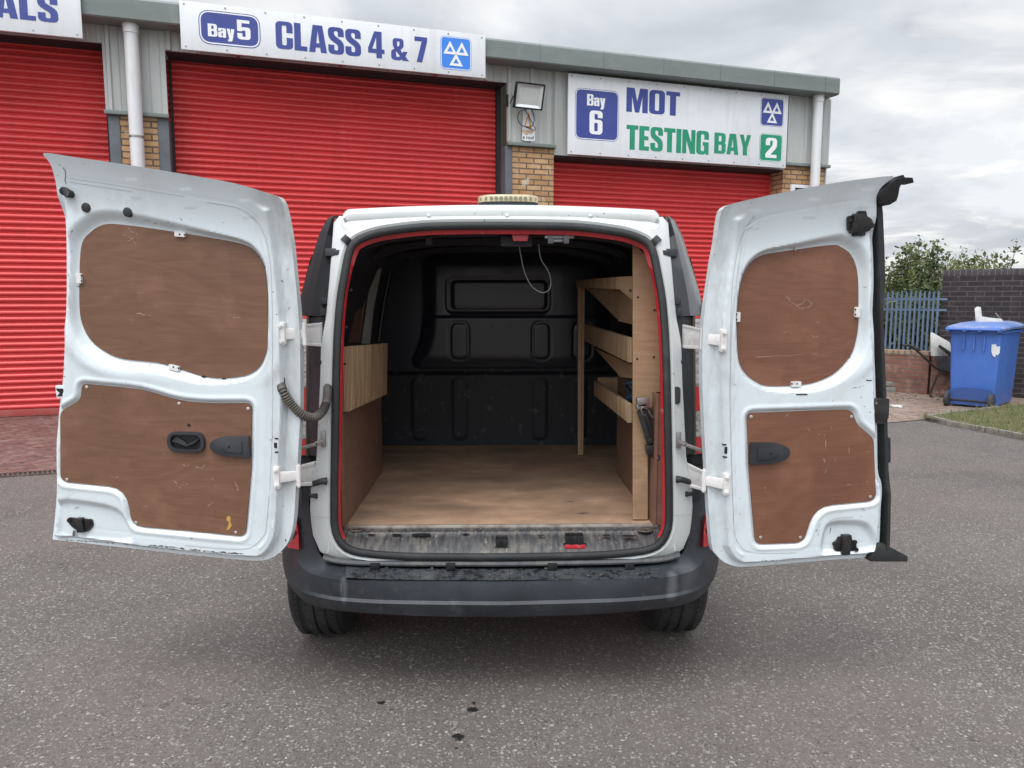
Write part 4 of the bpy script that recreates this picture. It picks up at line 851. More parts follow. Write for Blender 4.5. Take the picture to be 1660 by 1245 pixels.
for (px, py, Y, sx, rad, stg) in ((1092, 950, 2.52, 1.9, .045, .4), (1110, 932, 2.58, 1., .05, .2), (556, 956, 2.51, 3.2, .04, .3)):
    p = aY(px, py, Y); mp2 = nt.nodes.new('ShaderNodeMapping'); mp2.inputs['Scale'].default_value = (sx, 1, .6); nt.links.new(tc.outputs['Object'], mp2.inputs[0])
    vm = nt.nodes.new('ShaderNodeVectorMath'); vm.operation = 'DISTANCE'; nt.links.new(mp2.outputs[0], vm.inputs[0]); vm.inputs[1].default_value = ((p[0] - XC) * sx, p[1] - 2.6, p[2] * .6)
    d = math_(nt, 'ADD', vm.outputs['Value'], math_(nt, 'MULTIPLY', math_(nt, 'SUBTRACT', nz_.outputs[0], .5), rad * 1.6))
    src = mixc(nt, math_(nt, 'MULTIPLY', ramp(nt, math_(nt, 'DIVIDE', d, rad * 2), [(.2, (1, 1, 1)), (.6, (0, 0, 0))]), stg), src, (.22, .23, .24))
nt.links.new(src, b.inputs['Base Color'])
bump = obj('rear_bumper', V, grid_faces(len(rowsB), nr), m_bump, van, smooth=True, sharp=26)
# step pad with worn tread plates on top of the bumper
m_tread = M('step_tread', (.036, .040, .048), .6, layers=[((.004, .004, .005), 42, .52, .56, .9), ((.09, .095, .10), 5, .48, .66, .6), ((.22, .20, .17), 60, .60, .70, .5), ((.16, .15, .14), 5, .60, .72, .5)], bump=(90, .9, .006))
mb = MB(); xs = np.linspace(560, 1068, 22)
for i in range(21):
    x0, x1 = xs[i] + .25, xs[i + 1] - .25
    e = lambda x, f: aY(x, 922.5 + 19.5 * f - (4.5 * (abs(x - 814) / 254) ** 4), 2.60 - .092 * f) + UZ * .0016
    P = [e(x0, .97), e(x1, .97), e(x1, .05), e(x0, .05)]; mb.hexa(P + [p + UZ * (.0018 + .0005 * (i % 2)) for p in P])
mb.build('step_pad', m_tread, bump)
mb = MB()
for x in (627, 700.5, 733, 885, 891, 1012):
    p = aY(x, 922.5, 2.60) + UZ * .004; mb.cut().disc(p, UZ, .006, .006, 10)
mb.build('stud', m_screw, bump, smooth=True)
mb = MB(); P = [(537, 944.5, 2.524), (555, 947.5, 2.5155), (555, 966, 2.520), (537, 962.5, 2.530)]   # towing-eye cover outline
Q = [aY(a, b, c - .003) for a, b, c in P]; R2 = [q + (0, .02, 0) for q in Q]; mb.hexa([Q[3], Q[2], R2[2], R2[3], Q[0], Q[1], R2[1], R2[0]]); mb.build('towing_cover', m_bump, bump, bevel=.0015)
# grey rail and dark recess between seal and bumper
m_rail = M('sill_rail', (.075, .08, .088), .55, layers=[((.16, .15, .13), 12, .45, .7, .6), ((.02, .02, .02), 30, .5, .7, .6)])
mb = MB(); c0 = [aY(x, y, 2.590) for x, y in ((524, 905), (560, 912), (640, 914.2), (814, 914.8))]; c0[-1][0] = XC
c0 = catmull(c0, 6); c0 = c0 + [mir(p) for p in c0[::-1]][1:]
V = []
for p in c0: V += [p + (0, .03, .012), p + (0, -.002, .009), p + (0, -.006, 0), p + (0, -.003, -.007), p + (0, .03, -.014)]
mb.add(V, grid_faces(len(c0), 5)); rail = mb.build('tailgate_rail', m_rail, van, smooth=True)
mb = MB()
for x in (609, 731, 895, 1019):
    a = aY(x - 7.5, 922, 2.598); b = aY(x + 7.5, 909.5, 2.598); mb.cut().box((a[0], 2.574, a[2] + .004), (b[0], 2.60, b[2] - .002))
mb.build('clip', m_blackgl, rail, bevel=.002)
mb = MB(); P = [aY(x, y, 2.615) for x, y in ((538, 905), (640, 912), (814, 913))]; P[-1][0] = XC; P = catmull(P, 6); P = P + [mir(p) for p in P[::-1]][1:]
mb.tube([p + (0, .01, -.004) for p in P], .0045, 6); mb.build('drip_bead', m_body, rail, smooth=True)
mb = MB(); mb.hexa([np.array(p) for p in ((-.60, 2.64, .40), (.63, 2.64, .40), (.63, 2.66, .40), (-.60, 2.66, .40), (-.62, 2.64, .545), (.65, 2.64, .545), (.65, 2.66, .545), (-.62, 2.66, .545))]); mb.build('rear_panel', m_dark, van)
# stepped black end blocks above the bumper horns, rubber buffers
for sg in (-1, 1):
    fx = (lambda p: p) if sg < 0 else mir; mb = MB()
    for (x0, x1, y0, y1, yy) in ((466, 510, 740, 757, 2.755), (465, 500.5, 757.5, 783, 2.77), (464, 499, 783.5, 793, 2.76)):
        P = [aY(x0, y1, yy + .10), aY(x1 - 8, y1, yy), aY(x1, y1, yy - .0), aY(x1, y1, yy + .05), aY(x0, y0, yy + .10), aY(x1 - 8, y0, yy), aY(x1, y0, yy), aY(x1, y0, yy + .05)]
        P = [P[0], P[1], P[2], P[3], P[4], P[5], P[6], P[7]]; mb.hexa([fx(p) for p in P])
    mb.build('bumper_end_block', m_black, van, bevel=.004)
    mb = MB(); p = [rear(x, y, u) for x, y, u in ((503, 786, -.005), (515, 782, -.018), (522, 780, -.022), (529, 780, -.014))]; mb.tube([fx(q) for q in p], [.009, .011, .011, .014], 12); mb.build('door_buffer', m_rub, van, smooth=True)
    mb = MB(); p = [rear(x, y, u) for x, y, u in ((504, 803, .02), (510, 804, .004), (513, 804, .0))]; mb.tube([fx(q) for q in p], [.008, .008, .010], 12); mb.build('buffer_peg', m_rub, van, smooth=True)
    mb = MB(); p = [rear(x, y, u) for x, y, u in ((558, 394, .004), (566, 386, .004))]; mb.tube([fx(q) for q in p], [.019, .019], 14); mb.build('rubber_stop', m_rub, van, smooth=True)
    # red reflector in the bumper horn
    q = [(465.5, 840, 2.805), (479.5, 840, 2.765), (483.5, 862, 2.750), (484.5, 891, 2.715), (466, 888, 2.785), (463.5, 866, 2.80)]
    Q = [fx(aY(a, b, c - .040)) for a, b, c in q]; R2 = [p + (0, .05, 0) for p in Q]; mb = MB(); n = len(Q)
    cc = sum(Q) / n + (0, -.006, 0); mb.add(Q + R2 + [cc], [(i, (i + 1) % n, n + (i + 1) % n, n + i) for i in range(n)] + [(i, 2 * n, (i + 1) % n) for i in range(n)]); ref = mb.build('reflector', m_lred, van, smooth=True, sharp=30)
    mb = MB(); mb.disc(fx(aY(473, 866, 2.715)), (0, 1, 0), .018, .012, 20); mb.build('lens_centre', M('dark_red_lens', (.10, .004, .008), .15, coat=1.), ref, smooth=True)
    # pressed bead low on the white frame
    mb = MB(); p = [rear(x, y, .006) for x, y in ((526, 846), (527, 866), (533, 884), (532, 896))]; mb.tube([fx(q) for q in catmull(p, 5)], .0035, 6); mb.build('pressed_bead', m_body, van, smooth=True)
mb = MB(); mb.disc(rear(1095.5, 641, .004), (0, 1, 0), .001, .002); 
mb = MB(); mb.prism(rrect(rear(1090, 655, 0)[0], rear(1090, 655, 0)[2], rear(1103, 627, 0)[0], rear(1090, 627, 0)[2], .012), lambda u, v, t: np.array([u, yb(v) + .006 + t, v]), -.008, .01); mb.build('blanking_plug', m_rub, van, smooth='raw')
# wheels
m_tyre = M('tyre_rubber', (.018, .018, .019), .75, layers=[((.055, .052, .048), 6, .4, .7, .7), ((.10, .09, .08), 40, .58, .75, .35)], bump=(160, .35, .002))
m_rim = M('wheel_rim', (.28, .28, .29), .4, .7)
def tyre(cx):
    yc, zc, Rr, hw_ = 3.17, .312, .312, .108; mb = MB(); n = 72
    pr = [(-hw_ + .012, Rr * .66), (-hw_ - .004, Rr * .80), (-hw_ + .002, Rr * .91), (-hw_ + .014, Rr * .965), (-hw_ + .03, Rr * .987)]
    for gx in (-.048, 0., .048): pr += [(gx - .0055, Rr * (1 - .08 * gx * gx / .01)), (gx - .0045, Rr - .008), (gx + .0045, Rr - .008), (gx + .0055, Rr * (1 - .08 * gx * gx / .01))]
    pr += [(hw_ - .03, Rr * .987), (hw_ - .014, Rr * .965), (hw_ - .002, Rr * .91), (hw_ + .004, Rr * .80), (hw_ - .012, Rr * .66)]
    V = []
    for k in range(n):
        a = 2 * math.pi * k / n
        for x, r in pr: V.append((cx + x, yc + r * math.cos(a), zc + r * math.sin(a)))
    m = len(pr); F = [(k * m + i, k * m + i + 1, ((k + 1) % n) * m + i + 1, ((k + 1) % n) * m + i) for k in range(n) for i in range(m - 1)]
    mb.add(V, F)
    for k in range(n):      # shoulder sipes as shallow blocks
        a = 2 * math.pi * (k + .5) / n
        for sgn in (-1, 1):
            for x0, x1 in ((.062, .084), (.012, .038)):
                p = lambda x, da, r: (cx + sgn * x, yc + r * math.cos(a + da), zc + r * math.sin(a + da))
                rr0 = Rr * (1 - .08 * x1 * x1 / .01) - .003 if x1 < .05 else Rr * .980
                P = [p(x0, -.036, rr0), p(x1, -.030, rr0), p(x1, .036, rr0), p(x0, .030, rr0)] + [p(x0, -.036, rr0 + .0068), p(x1, -.030, rr0 + .0055), p(x1, .036, rr0 + .0055), p(x0, .030, rr0 + .0068)]
                mb.hexa(P)
    w_ = mb.build('wheel', m_tyre, van, smooth=True, sharp=40)
    mb = MB(); mb.tube([(cx - .09, yc, zc), (cx - .085, yc, zc), (cx + .085, yc, zc), (cx + .09, yc, zc)], [.200, .208, .208, .200], 40); mb.build('rim', m_rim, w_, smooth=True)
tyre(XC - .759); tyre(XC + .735)
mb = MB(); mb.tube([(XC - .7, 3.17, .31), (XC + .7, 3.17, .31)], .035, 12); mb.build('rear_axle', m_dark, van, smooth=True)
mb = MB(); mb.box((XC - .78, 2.70, .44), (XC + .78, 6.7, .50)); mb.build('underbody_light_block', m_dark, van)  # unseen floor plate, added to block light under the van
for sg in (-1, 1):   # front wheels, hidden but the van stands on them
    cx = XC + sg * .775; mb = MB(); mb.tube([(cx - .108, 5.85, .312), (cx - .09, 5.85, .312), (cx + .09, 5.85, .312), (cx + .108, 5.85, .312)], [.29, .312, .312, .29], 48); mb.build('wheel', m_tyre, van, smooth=True)
# ------------------------------------------------------------------ load bay
ZF = .592; YB = 4.345
m_floor = ply_mat('floor_ply', (.40, .255, .165), (.48, .325, .225), .3, axes=(1, 1, 1), rough=.62)
nt = m_floor.node_tree; b = nt.nodes['Principled BSDF']; src = b.inputs['Base Color'].links[0].from_socket
tc = nt.nodes.new('ShaderNodeTexCoord'); n_ = nt.nodes.new('ShaderNodeTexNoise'); n_.inputs['Scale'].default_value = 1.9; n_.inputs['Detail'].default_value = 5; n_.inputs['Roughness'].default_value = .65
mp = nt.nodes.new('ShaderNodeMapping'); mp.inputs['Scale'].default_value = (1, 2.2, 1); nt.links.new(tc.outputs['Object'], mp.inputs[0]); nt.links.new(mp.outputs[0], n_.inputs['Vector'])
c = mixc(nt, math_(nt, 'MULTIPLY', ramp(nt, n_.outputs[0], [(.47, (0, 0, 0)), (.68, (1, 1, 1))]), .5), src, (.085, .055, .038))
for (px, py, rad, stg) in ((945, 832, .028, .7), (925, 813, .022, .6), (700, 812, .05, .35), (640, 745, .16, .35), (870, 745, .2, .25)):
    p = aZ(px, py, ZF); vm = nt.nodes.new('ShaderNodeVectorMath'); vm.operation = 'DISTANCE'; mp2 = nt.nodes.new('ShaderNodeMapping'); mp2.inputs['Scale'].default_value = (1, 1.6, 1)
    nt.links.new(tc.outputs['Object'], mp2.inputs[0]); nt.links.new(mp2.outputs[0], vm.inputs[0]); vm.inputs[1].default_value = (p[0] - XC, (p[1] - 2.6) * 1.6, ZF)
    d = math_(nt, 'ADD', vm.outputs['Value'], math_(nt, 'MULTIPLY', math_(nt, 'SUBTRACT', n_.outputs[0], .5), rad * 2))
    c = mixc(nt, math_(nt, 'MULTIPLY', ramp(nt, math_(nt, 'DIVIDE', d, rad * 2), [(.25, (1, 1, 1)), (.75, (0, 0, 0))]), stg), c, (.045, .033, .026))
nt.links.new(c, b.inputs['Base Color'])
mb = MB(); mb.box((XC - .70, 2.752, ZF - .014), (XC + .70, YB, ZF)); mb.build('cargo_floor', m_floor, van)
m_plyd = ply_mat('dark_ply', (.19, .105, .072), (.25, .145, .10), .35, rough=.5)
m_plyl = ply_mat('pale_ply', (.33, .215, .125), (.48, .33, .20), .35, rot=1, rough=.6)
m_plyl2 = ply_mat('pale_ply_board', (.34, .215, .12), (.42, .28, .165), .2, rot=0, rough=.6)
m_plyc = M('cleat_ply', (.42, .29, .17), .7, layers=[((.22, .135, .07), 1.6, .40, .60, .85, (30, 30, 1.6)), ((.09, .055, .03), 1.3, .60, .70, .7, (42, 42, 2.5)), ((.52, .40, .27), 2.5, .5, .75, .4, (12, 12, 2)), ((.25, .18, .12), 3, .5, .7, .4)], bump=(1.6, .5, .002, (30, 30, 1.6)))
m_edge = M('metal_edging', (.55, .50, .44), .4, .6, layers=[((.25, .2, .16), 20, .45, .65, .7)])
mb = MB(); mb.box((-.585, 2.742, ZF - .01), (.612, 2.756, ZF + .0045)); mb.build('floor_edging', m_edge, van, bevel=.001)
mb = MB(); a = aY(744, 719.5, YB - .01); b_ = aY(871, 721, YB - .01); mb.bar(a, b_, .010, .006); mb.build('floor_edging', m_edge, van)
m_dbeige = M('interior_wall', (.030, .032, .040), .55, layers=[((.055, .055, .062), 3, .45, .7, .5)])
# side walls, roof lining behind the frame
sec = [(.70, .59), (.71, 1.10), (.68, 1.40), (.62, 1.60), (.52, 1.69), (.3, 1.715), (0, 1.725)]
V = []
yy = [2.74, 2.80, 3.3, 3.9, YB + .01]
for y in yy:
    k = min(1, max(0, (y - 2.74) / .06)); V += [(XC - x * (.90 + .10 * k), y, z - (1 - k) * .02) for x, z in sec] + [(XC + x * (.90 + .10 * k), y, z - (1 - k) * .02) for x, z in sec[::-1]][1:]
obj('bay_lining', V, grid_faces(len(yy), 13), m_dbeige, van, smooth=True)
mb = MB()   # roof bows and header with slots
for y in (2.86, 3.32, 3.8):
    P = [(XC + x, y, 1.70 - .06 * (x / .55) ** 4) for x in np.linspace(-.56, .56, 15)]; mb.cut()
    for p, q in zip(P, P[1:]): mb.bar(p, q, .05, .022, (0, 0, 1))
mb.build('roof_bow', m_head, van)
# bulkhead pressing
def PB(px, py): p = aY(px, py, YB); return (p[0], p[2])
def outl(pts): return [PB(*p) for p in pts]
win = rrect(*PB(722, 508), *PB(893, 449), .05); win2 = rrect(*PB(733, 502), *PB(886, 455), .035)
ov = [rrect(*PB(x - 14, 583), *PB(x + 15.5, 522), .052) for x in (744, 877, 943)]
rib = [rrect(*PB(x - 12.5, 712), *PB(x + 12.5, 611), .045) for x in (681, 746, 875, 938)]
bulge = rr([(*PB(662, 596), .12), (*PB(985, 597), .08), (*PB(985, 410), .06), (*PB(686, 410), .06), (*PB(686, 548), .15)], 10)
zst = PB(808, 515)[1]; zlow = PB(808, 600)[1]
def hb(U, V, d):
    w_ = np.zeros_like(U)
    D, _, _ = sdf(bulge, U, V); w_ += .020 * (1 - sstep(-.08, .01, D))
    w_ += .007 * (1 - sstep(zst - .004, zst + .016, V)) * (D < -.0)
    w_ += .025 * (1 - sstep(zlow - .03, zlow - .002, V)) 
    D, _, _ = sdf(win, U, V); w_ -= .007 * (1 - sstep(-.012, .004, D)); D, _, _ = sdf(win2, U, V); w_ += .006 * (1 - sstep(-.010, .002, D))
    for o_ in ov: D, _, _ = sdf(o_, U, V); w_ -= .005 * np.exp(-(D / .005) ** 2); w_ += .001 * (D < -.01)
    for o_ in rib: D, _, _ = sdf(o_, U, V); w_ += .007 * (1 - sstep(-.012, .002, D))
    return w_
m_bulk = M('bulkhead_paint', (.013, .016, .027), .30, layers=[((.030, .033, .042), 2, .45, .7, .5, (1, 1, 1), .5)], coat=.15)
m_bulk2 = M('bulkhead_scuffed', (.010, .011, .015), .6, layers=[((.07, .07, .075), 26, .60, .66, .6, (1, 1, .6)), ((.16, .16, .17), 16, .68, .71, .6, (1.6, 1, .5)), ((.10, .10, .11), 9, .66, .70, .4, (.3, 1, 2.2))])
X, F = hfield([(XC - .715, ZF - .01), (XC + .715, ZF - .01), (XC + .715, 1.45), (XC + .62, 1.66), (XC + .3, 1.72), (XC - .3, 1.72), (XC - .62, 1.66), (XC - .715, 1.45)], hb, .008, lambda u, v, w_: np.stack([u, YB - w_, v], -1))
fi = np.array([0 if X[f[0]][2] > zlow + .004 else 1 for f in F])
bk = obj('bulkhead', X, F, [m_bulk, m_bulk2], van, smooth=True, mi=fi, sharp=60)
mb = MB()
for x in (797, 826): p = aY(x, 530, YB - .048); mb.cut().tube([p + (0, -.004, 0), p + (0, .0, 0)], .010, 12); mb.tube([p + (0, -.008, 0), p + (0, .0, 0)], .005, 8)
mb.build('bolt', m_blackgl, bk, smooth=True)
# side linings: the brown panels, the white post, rail, brown window board
def vboard(name, pts, th, mat, parent=van, bevel=0):   # pts (px,py,Y) outline, th = thickness vector
    Q = [aY(*p) for p in pts]; n = len(Q); th = np.array(th, float)
    V = Q + [q + th for q in Q]; F = [tuple(range(n)), tuple(range(n, 2 * n))[::-1]] + [(i, (i + 1) % n, n + (i + 1) % n, n + i) for i in range(n)]
    return obj(name, V, F, mat, parent, smooth='raw' if False else None, bevel=bevel)
zl = aY(560, 640, 2.74)[2]
mb = MB(); mb.box((-.590, 2.738, ZF + .001), (-.578, 3.655, zl)); mb.build('side_lining', m_plyd, van)
mb = MB(); mb.box((.592, 2.738, ZF + .001), (.604, 3.62, zl)); mb.build('side_lining', m_plyd, van)
mb = MB(); mb.box((.606, 2.742, ZF + .001), (.665, 2.754, zl)); mb.cut().box((-.64, 2.742, ZF + .001), (-.592, 2.754, zl)); mb.build('lining_end', m_plyd, van)
mb = MB(); mb.box((-.72, 2.80, zl - .01), (-.592, 3.65, zl)); mb.cut().box((.606, 2.80, zl - .01), (.73, 3.62, zl)); mb.build('lining_shelf', m_plyd, van)
vboard('window_board', [(556, 556, 3.28), (583, 556, 3.62), (600, 430, 3.72), (596, 398, 3.74), (572, 404, 3.3), (562, 430, 3.28)], (-.008, .0, 0), m_plyd)
m_grey = M('grey_paint', (.42, .43, .43), .45, layers=[((.2, .2, .19), 6, .45, .7, .5)])
vboard('door_post', [(586, 557, 3.66), (600, 557, 3.74), (606, 500, 3.78), (619, 433, 3.84), (605, 432, 3.74), (597, 480, 3.70)], (-.008, .01, 0), m_grey)
mb = MB(); mb.tube([aY(613, 555, 3.95), aY(622, 490, 3.97), aY(632, 440, 3.98)], .012, 8); mb.build('slide_rail', m_dark, van, smooth=True)
vboard('ply_board', [(565.5, 562, 2.745), (628.5, 556.5, 3.23), (627.5, 639, 3.23), (563.5, 668, 2.745)], (-.024, .004, 0), m_plyc, bevel=.001)
# strike plate things at the head of the opening
mb = MB(); mb.hexa([aY(832, 391, 2.74), aY(855, 391, 2.74), aY(855, 391, 2.80), aY(832, 391, 2.80), aY(829, 379, 2.74), aY(858, 379, 2.74), aY(858, 379, 2.80), aY(829, 379, 2.80)]); mb.build('roof_lamp', M('pale_red_plastic', (.50, .07, .08), .35), van, bevel=.004)
mb = MB(); mb.hexa([aY(812, 399, 2.78), aY(862, 400, 2.78), aY(862, 400, 2.84), aY(812, 399, 2.84), aY(812, 384, 2.78), aY(862, 384, 2.78), aY(862, 384, 2.84), aY(812, 384, 2.84)])
mb.cut().hexa([aY(690, 397, 2.80), aY(700, 397, 2.80), aY(700, 397, 2.84), aY(690, 397, 2.84), aY(690, 385, 2.80), aY(700, 385, 2.80), aY(700, 385, 2.84), aY(690, 385, 2.84)]); mb.build('header_bracket', m_head, van)
mb = MB()
for x in (892.5, 918): mb.bar(aY(x, 381, 2.74), aY(x, 394, 2.75), .012, .02, (1, 0, 0))
mb.bar(aY(883, 384, 2.75), aY(930, 384, 2.75), .012, .012); mb.bar(aY(893, 390, 2.77), aY(918, 390, 2.77), .02, .012); mb.build('striker', M('zinc', (.30, .31, .33), .35, .8), van, bevel=.001)
mb = MB(); mb.tube(catmull([aY(x, y, Y) for x, y, Y in ((841, 396, 2.80), (844, 412, 2.84), (850, 440, 2.88), (862, 464, 2.9), (878, 474, 2.9), (890, 470, 2.9), (893, 455, 2.9), (888, 438, 2.88), (877, 420, 2.86), (873, 396, 2.84))], 8), .0022, 6); mb.build('hanging_cable', M('grey_cable', (.20, .20, .21), .5), van, smooth=True)
# sill: ribbed plastic scuff plate
m_sill = M('sill_plate', (.050, .052, .056), .5, layers=[((.12, .105, .09), 9, .42, .64, .6, (5, .8, 1)), ((.16, .14, .11), 5, .50, .64, .55, (1, 2, 1)), ((.022, .023, .027), 14, .44, .64, .9, (4, 1, 1)), ((.32, .29, .25), 34, .60, .70, .5, (2, 1, 1))], bump=(60, .35, .003))
sp = [(568, 855), (548, 884), (560, 893), (600, 899.5), (700, 902.5), (814, 903), (928, 902.5), (1028, 899.5), (1068, 893), (1080, 884), (1062, 856)]
xs = np.linspace(-.588, .618, 300); fy = [0, .02, .05, .056, .075, .10, .118, .128, .134]; V = []
for f in fy:
    for x in xs:
        u = abs(x - XC); cut = max(0, (u - .50) / .10); y = 2.742 - f * (1 - .25 * cut ** 2)
        z = ZF - .006 - (0 if f < .052 else .008) - (max(0, f - .056) / .078) ** 1.5 * .045 + .018 * cut ** 2 * (f / .134)
        if f in (.02, .05): z += .0032 * (math.sin(x * 2 * math.pi / .030) > .75)
        if f in (.075, .10): z += .0032 * (math.sin(x * 2 * math.pi / .030) > .75)
        V.append((x, y, z))
sill = obj('sill_plate', V, grid_faces(len(fy), len(xs)), m_sill, van, smooth=True, sharp=50)
def sillp(px, py, dz=0): return aZ(px, py, ZF - .008) + UZ * dz
mb = MB()
for x, y in ((578, 861), (1046, 862)):
    c = sillp(x, y, .003); mb.cut().tube([c + (math.cos(t) * .026, math.sin(t) * .016, .002) for t in np.linspace(0, 2 * math.pi, 25)], .0035, 6, False)
mb.build('lashing_ring', m_iron, sill, smooth=True)
mb = MB()
for x, y, a_, b_ in ((578, 862, .022, .012), (643, 866, .015, .006), (683, 866, .030, .011), (755, 865, .012, .004), (877, 867, .012, .004), (983, 867, .014, .005), (1020, 868, .022, .007), (602, 866, .013, .004), (1046, 863, .022, .010)):
    c = sillp(x, y, .0026 if y < 864 else -.002); mb.cut().tube([c, c + (0, 0, .0012)], 1, 16); k = len(mb.V) - 32
    for i in range(k, len(mb.V)): p = np.array(mb.V[i]); mb.V[i] = tuple(c + (p - c) * (a_ * 1.2, b_ * 1.5, 1))
mb.build('drain_plug', m_dark, sill, smooth=True)
def latch(cx, cy, wpx, hpx, col=None):
    Y = 2.628; p = aY(cx, cy, Y); w2 = wpx / 2 / FP * Y; h2 = hpx / 2 / FP * Y; mb = MB()
    mb.box((p[0] - w2, Y, p[2] - h2), (p[0] + w2, Y + .05, p[2] + h2 * .8)); mb.box((p[0] - w2 * .55, Y - .012, p[2] - h2 * .6), (p[0] - w2 * .30, Y + .01, p[2] + h2)); mb.box((p[0] + w2 * .30, Y - .012, p[2] - h2 * .6), (p[0] + w2 * .55, Y + .01, p[2] + h2))
    mb.box((p[0] - w2 * 1.25, Y - .004, p[2] - h2 * 1.0), (p[0] + w2 * 1.25, Y + .03, p[2] - h2 * .72)); return mb.build('floor_striker', m_blackgl, sill, bevel=.002)
latch(813.5, 881, 20, 17)
latch(932, 876, 30, 17); mb = MB(); a = aY(915.5, 889.5, 2.62); b_ = aY(949, 883.5, 2.62); mb.box((a[0], 2.618, a[2]), (b_[0], 2.65, b_[2])); mb.build('red_patch', m_red, sill, bevel=.002)
# ------------------------------------------------------------------ rear doors
class Door:
    def __init__(s, ox, Y, ang, vt):
        s.O = aY(ox, 900, Y); s.O[2] = .55; s.U = np.array([math.cos(ang), -math.sin(ang), 0.]); s.W = np.array([-math.sin(ang), -math.cos(ang), 0.])
        s.vt = vt
    def prof(s, u, v):
        t = np.clip((v - (np.interp(u, *s.vt) - .17)) / .17, 0, 1.3); return .022 * v + .048 * t ** 2.0
    def fr(s, u, v, w_):
        u = np.asarray(u, float); return s.O + u[..., None] * s.U + np.asarray(v, float)[..., None] * UZ + np.asarray(w_, float)[..., None] * s.W
    def f1(s, u, v, w_=0.): return s.O + s.U * u + UZ * v + s.W * (float(s.prof(u, v)) + w_)
    def uv(s, px, py, e=0.):
        w_ = .02
        for _ in range(12):
            p = aP(px, py, s.O + s.W * w_, s.W); u = float(np.dot(p - s.O, s.U)); v = float(p[2] - s.O[2]); w_ = .5 * w_ + .5 * (float(s.prof(u, v)) + e)
        return u, v
    def at(s, px, py, e=0.): return s.f1(*s.uv(px, py, e), e)
    def rel(s, u, v):      # height of the pressed surface (or of the board on it) over the plain door plane
        if not hasattr(s, 'hf'): return 0.
        U = np.array([[u]]); V = np.array([[v]]); d = -sdf(s.OUT, U, V)[0]; r = float(s.hf(U, V, d)[0, 0] - s.prof(u, v))
        if sdf(s.WIN, U, V)[0][0, 0] < 0: r = max(r, -.0245)
        if sdf(s.LOW, U, V)[0][0, 0] < 0: r = max(r, -.0055)
        return r
    def on(s, px, py, e=0.): u, v = s.uv(px, py); return s.f1(u, v, s.rel(u, v) + e)
    def poly(s, P, e=0., k=3): return [tuple(q) for q in catmull([s.uv(x, y, e) for x, y in P], k, True)]
    def lin(s, P, e=0.): return [s.uv(x, y, e) for x, y in P]
def dens(P, m=.02):
    out = []
    for a, b in zip(P, P[1:] + P[:1]):
        a = np.array(a); b = np.array(b); k = max(1, int(np.linalg.norm(b - a) / m)); out += [tuple(a + (b - a) * i / k) for i in range(k)]
    return out
m_paintL = paint_mat('door_paint', (.76, .79, .80), 0, 1); m_plyA = ply_mat('door_ply', (.160, .074, .041), (.212, .106, .063), .8, rough=.55); m_plyB = ply_mat('door_ply_red', (.175, .072, .040), (.222, .100, .058), .8, rough=.5)
m_clip = M('clip_white', (.70, .68, .66), .4, layers=[((.4, .36, .33), 40, .5, .7, .4)])
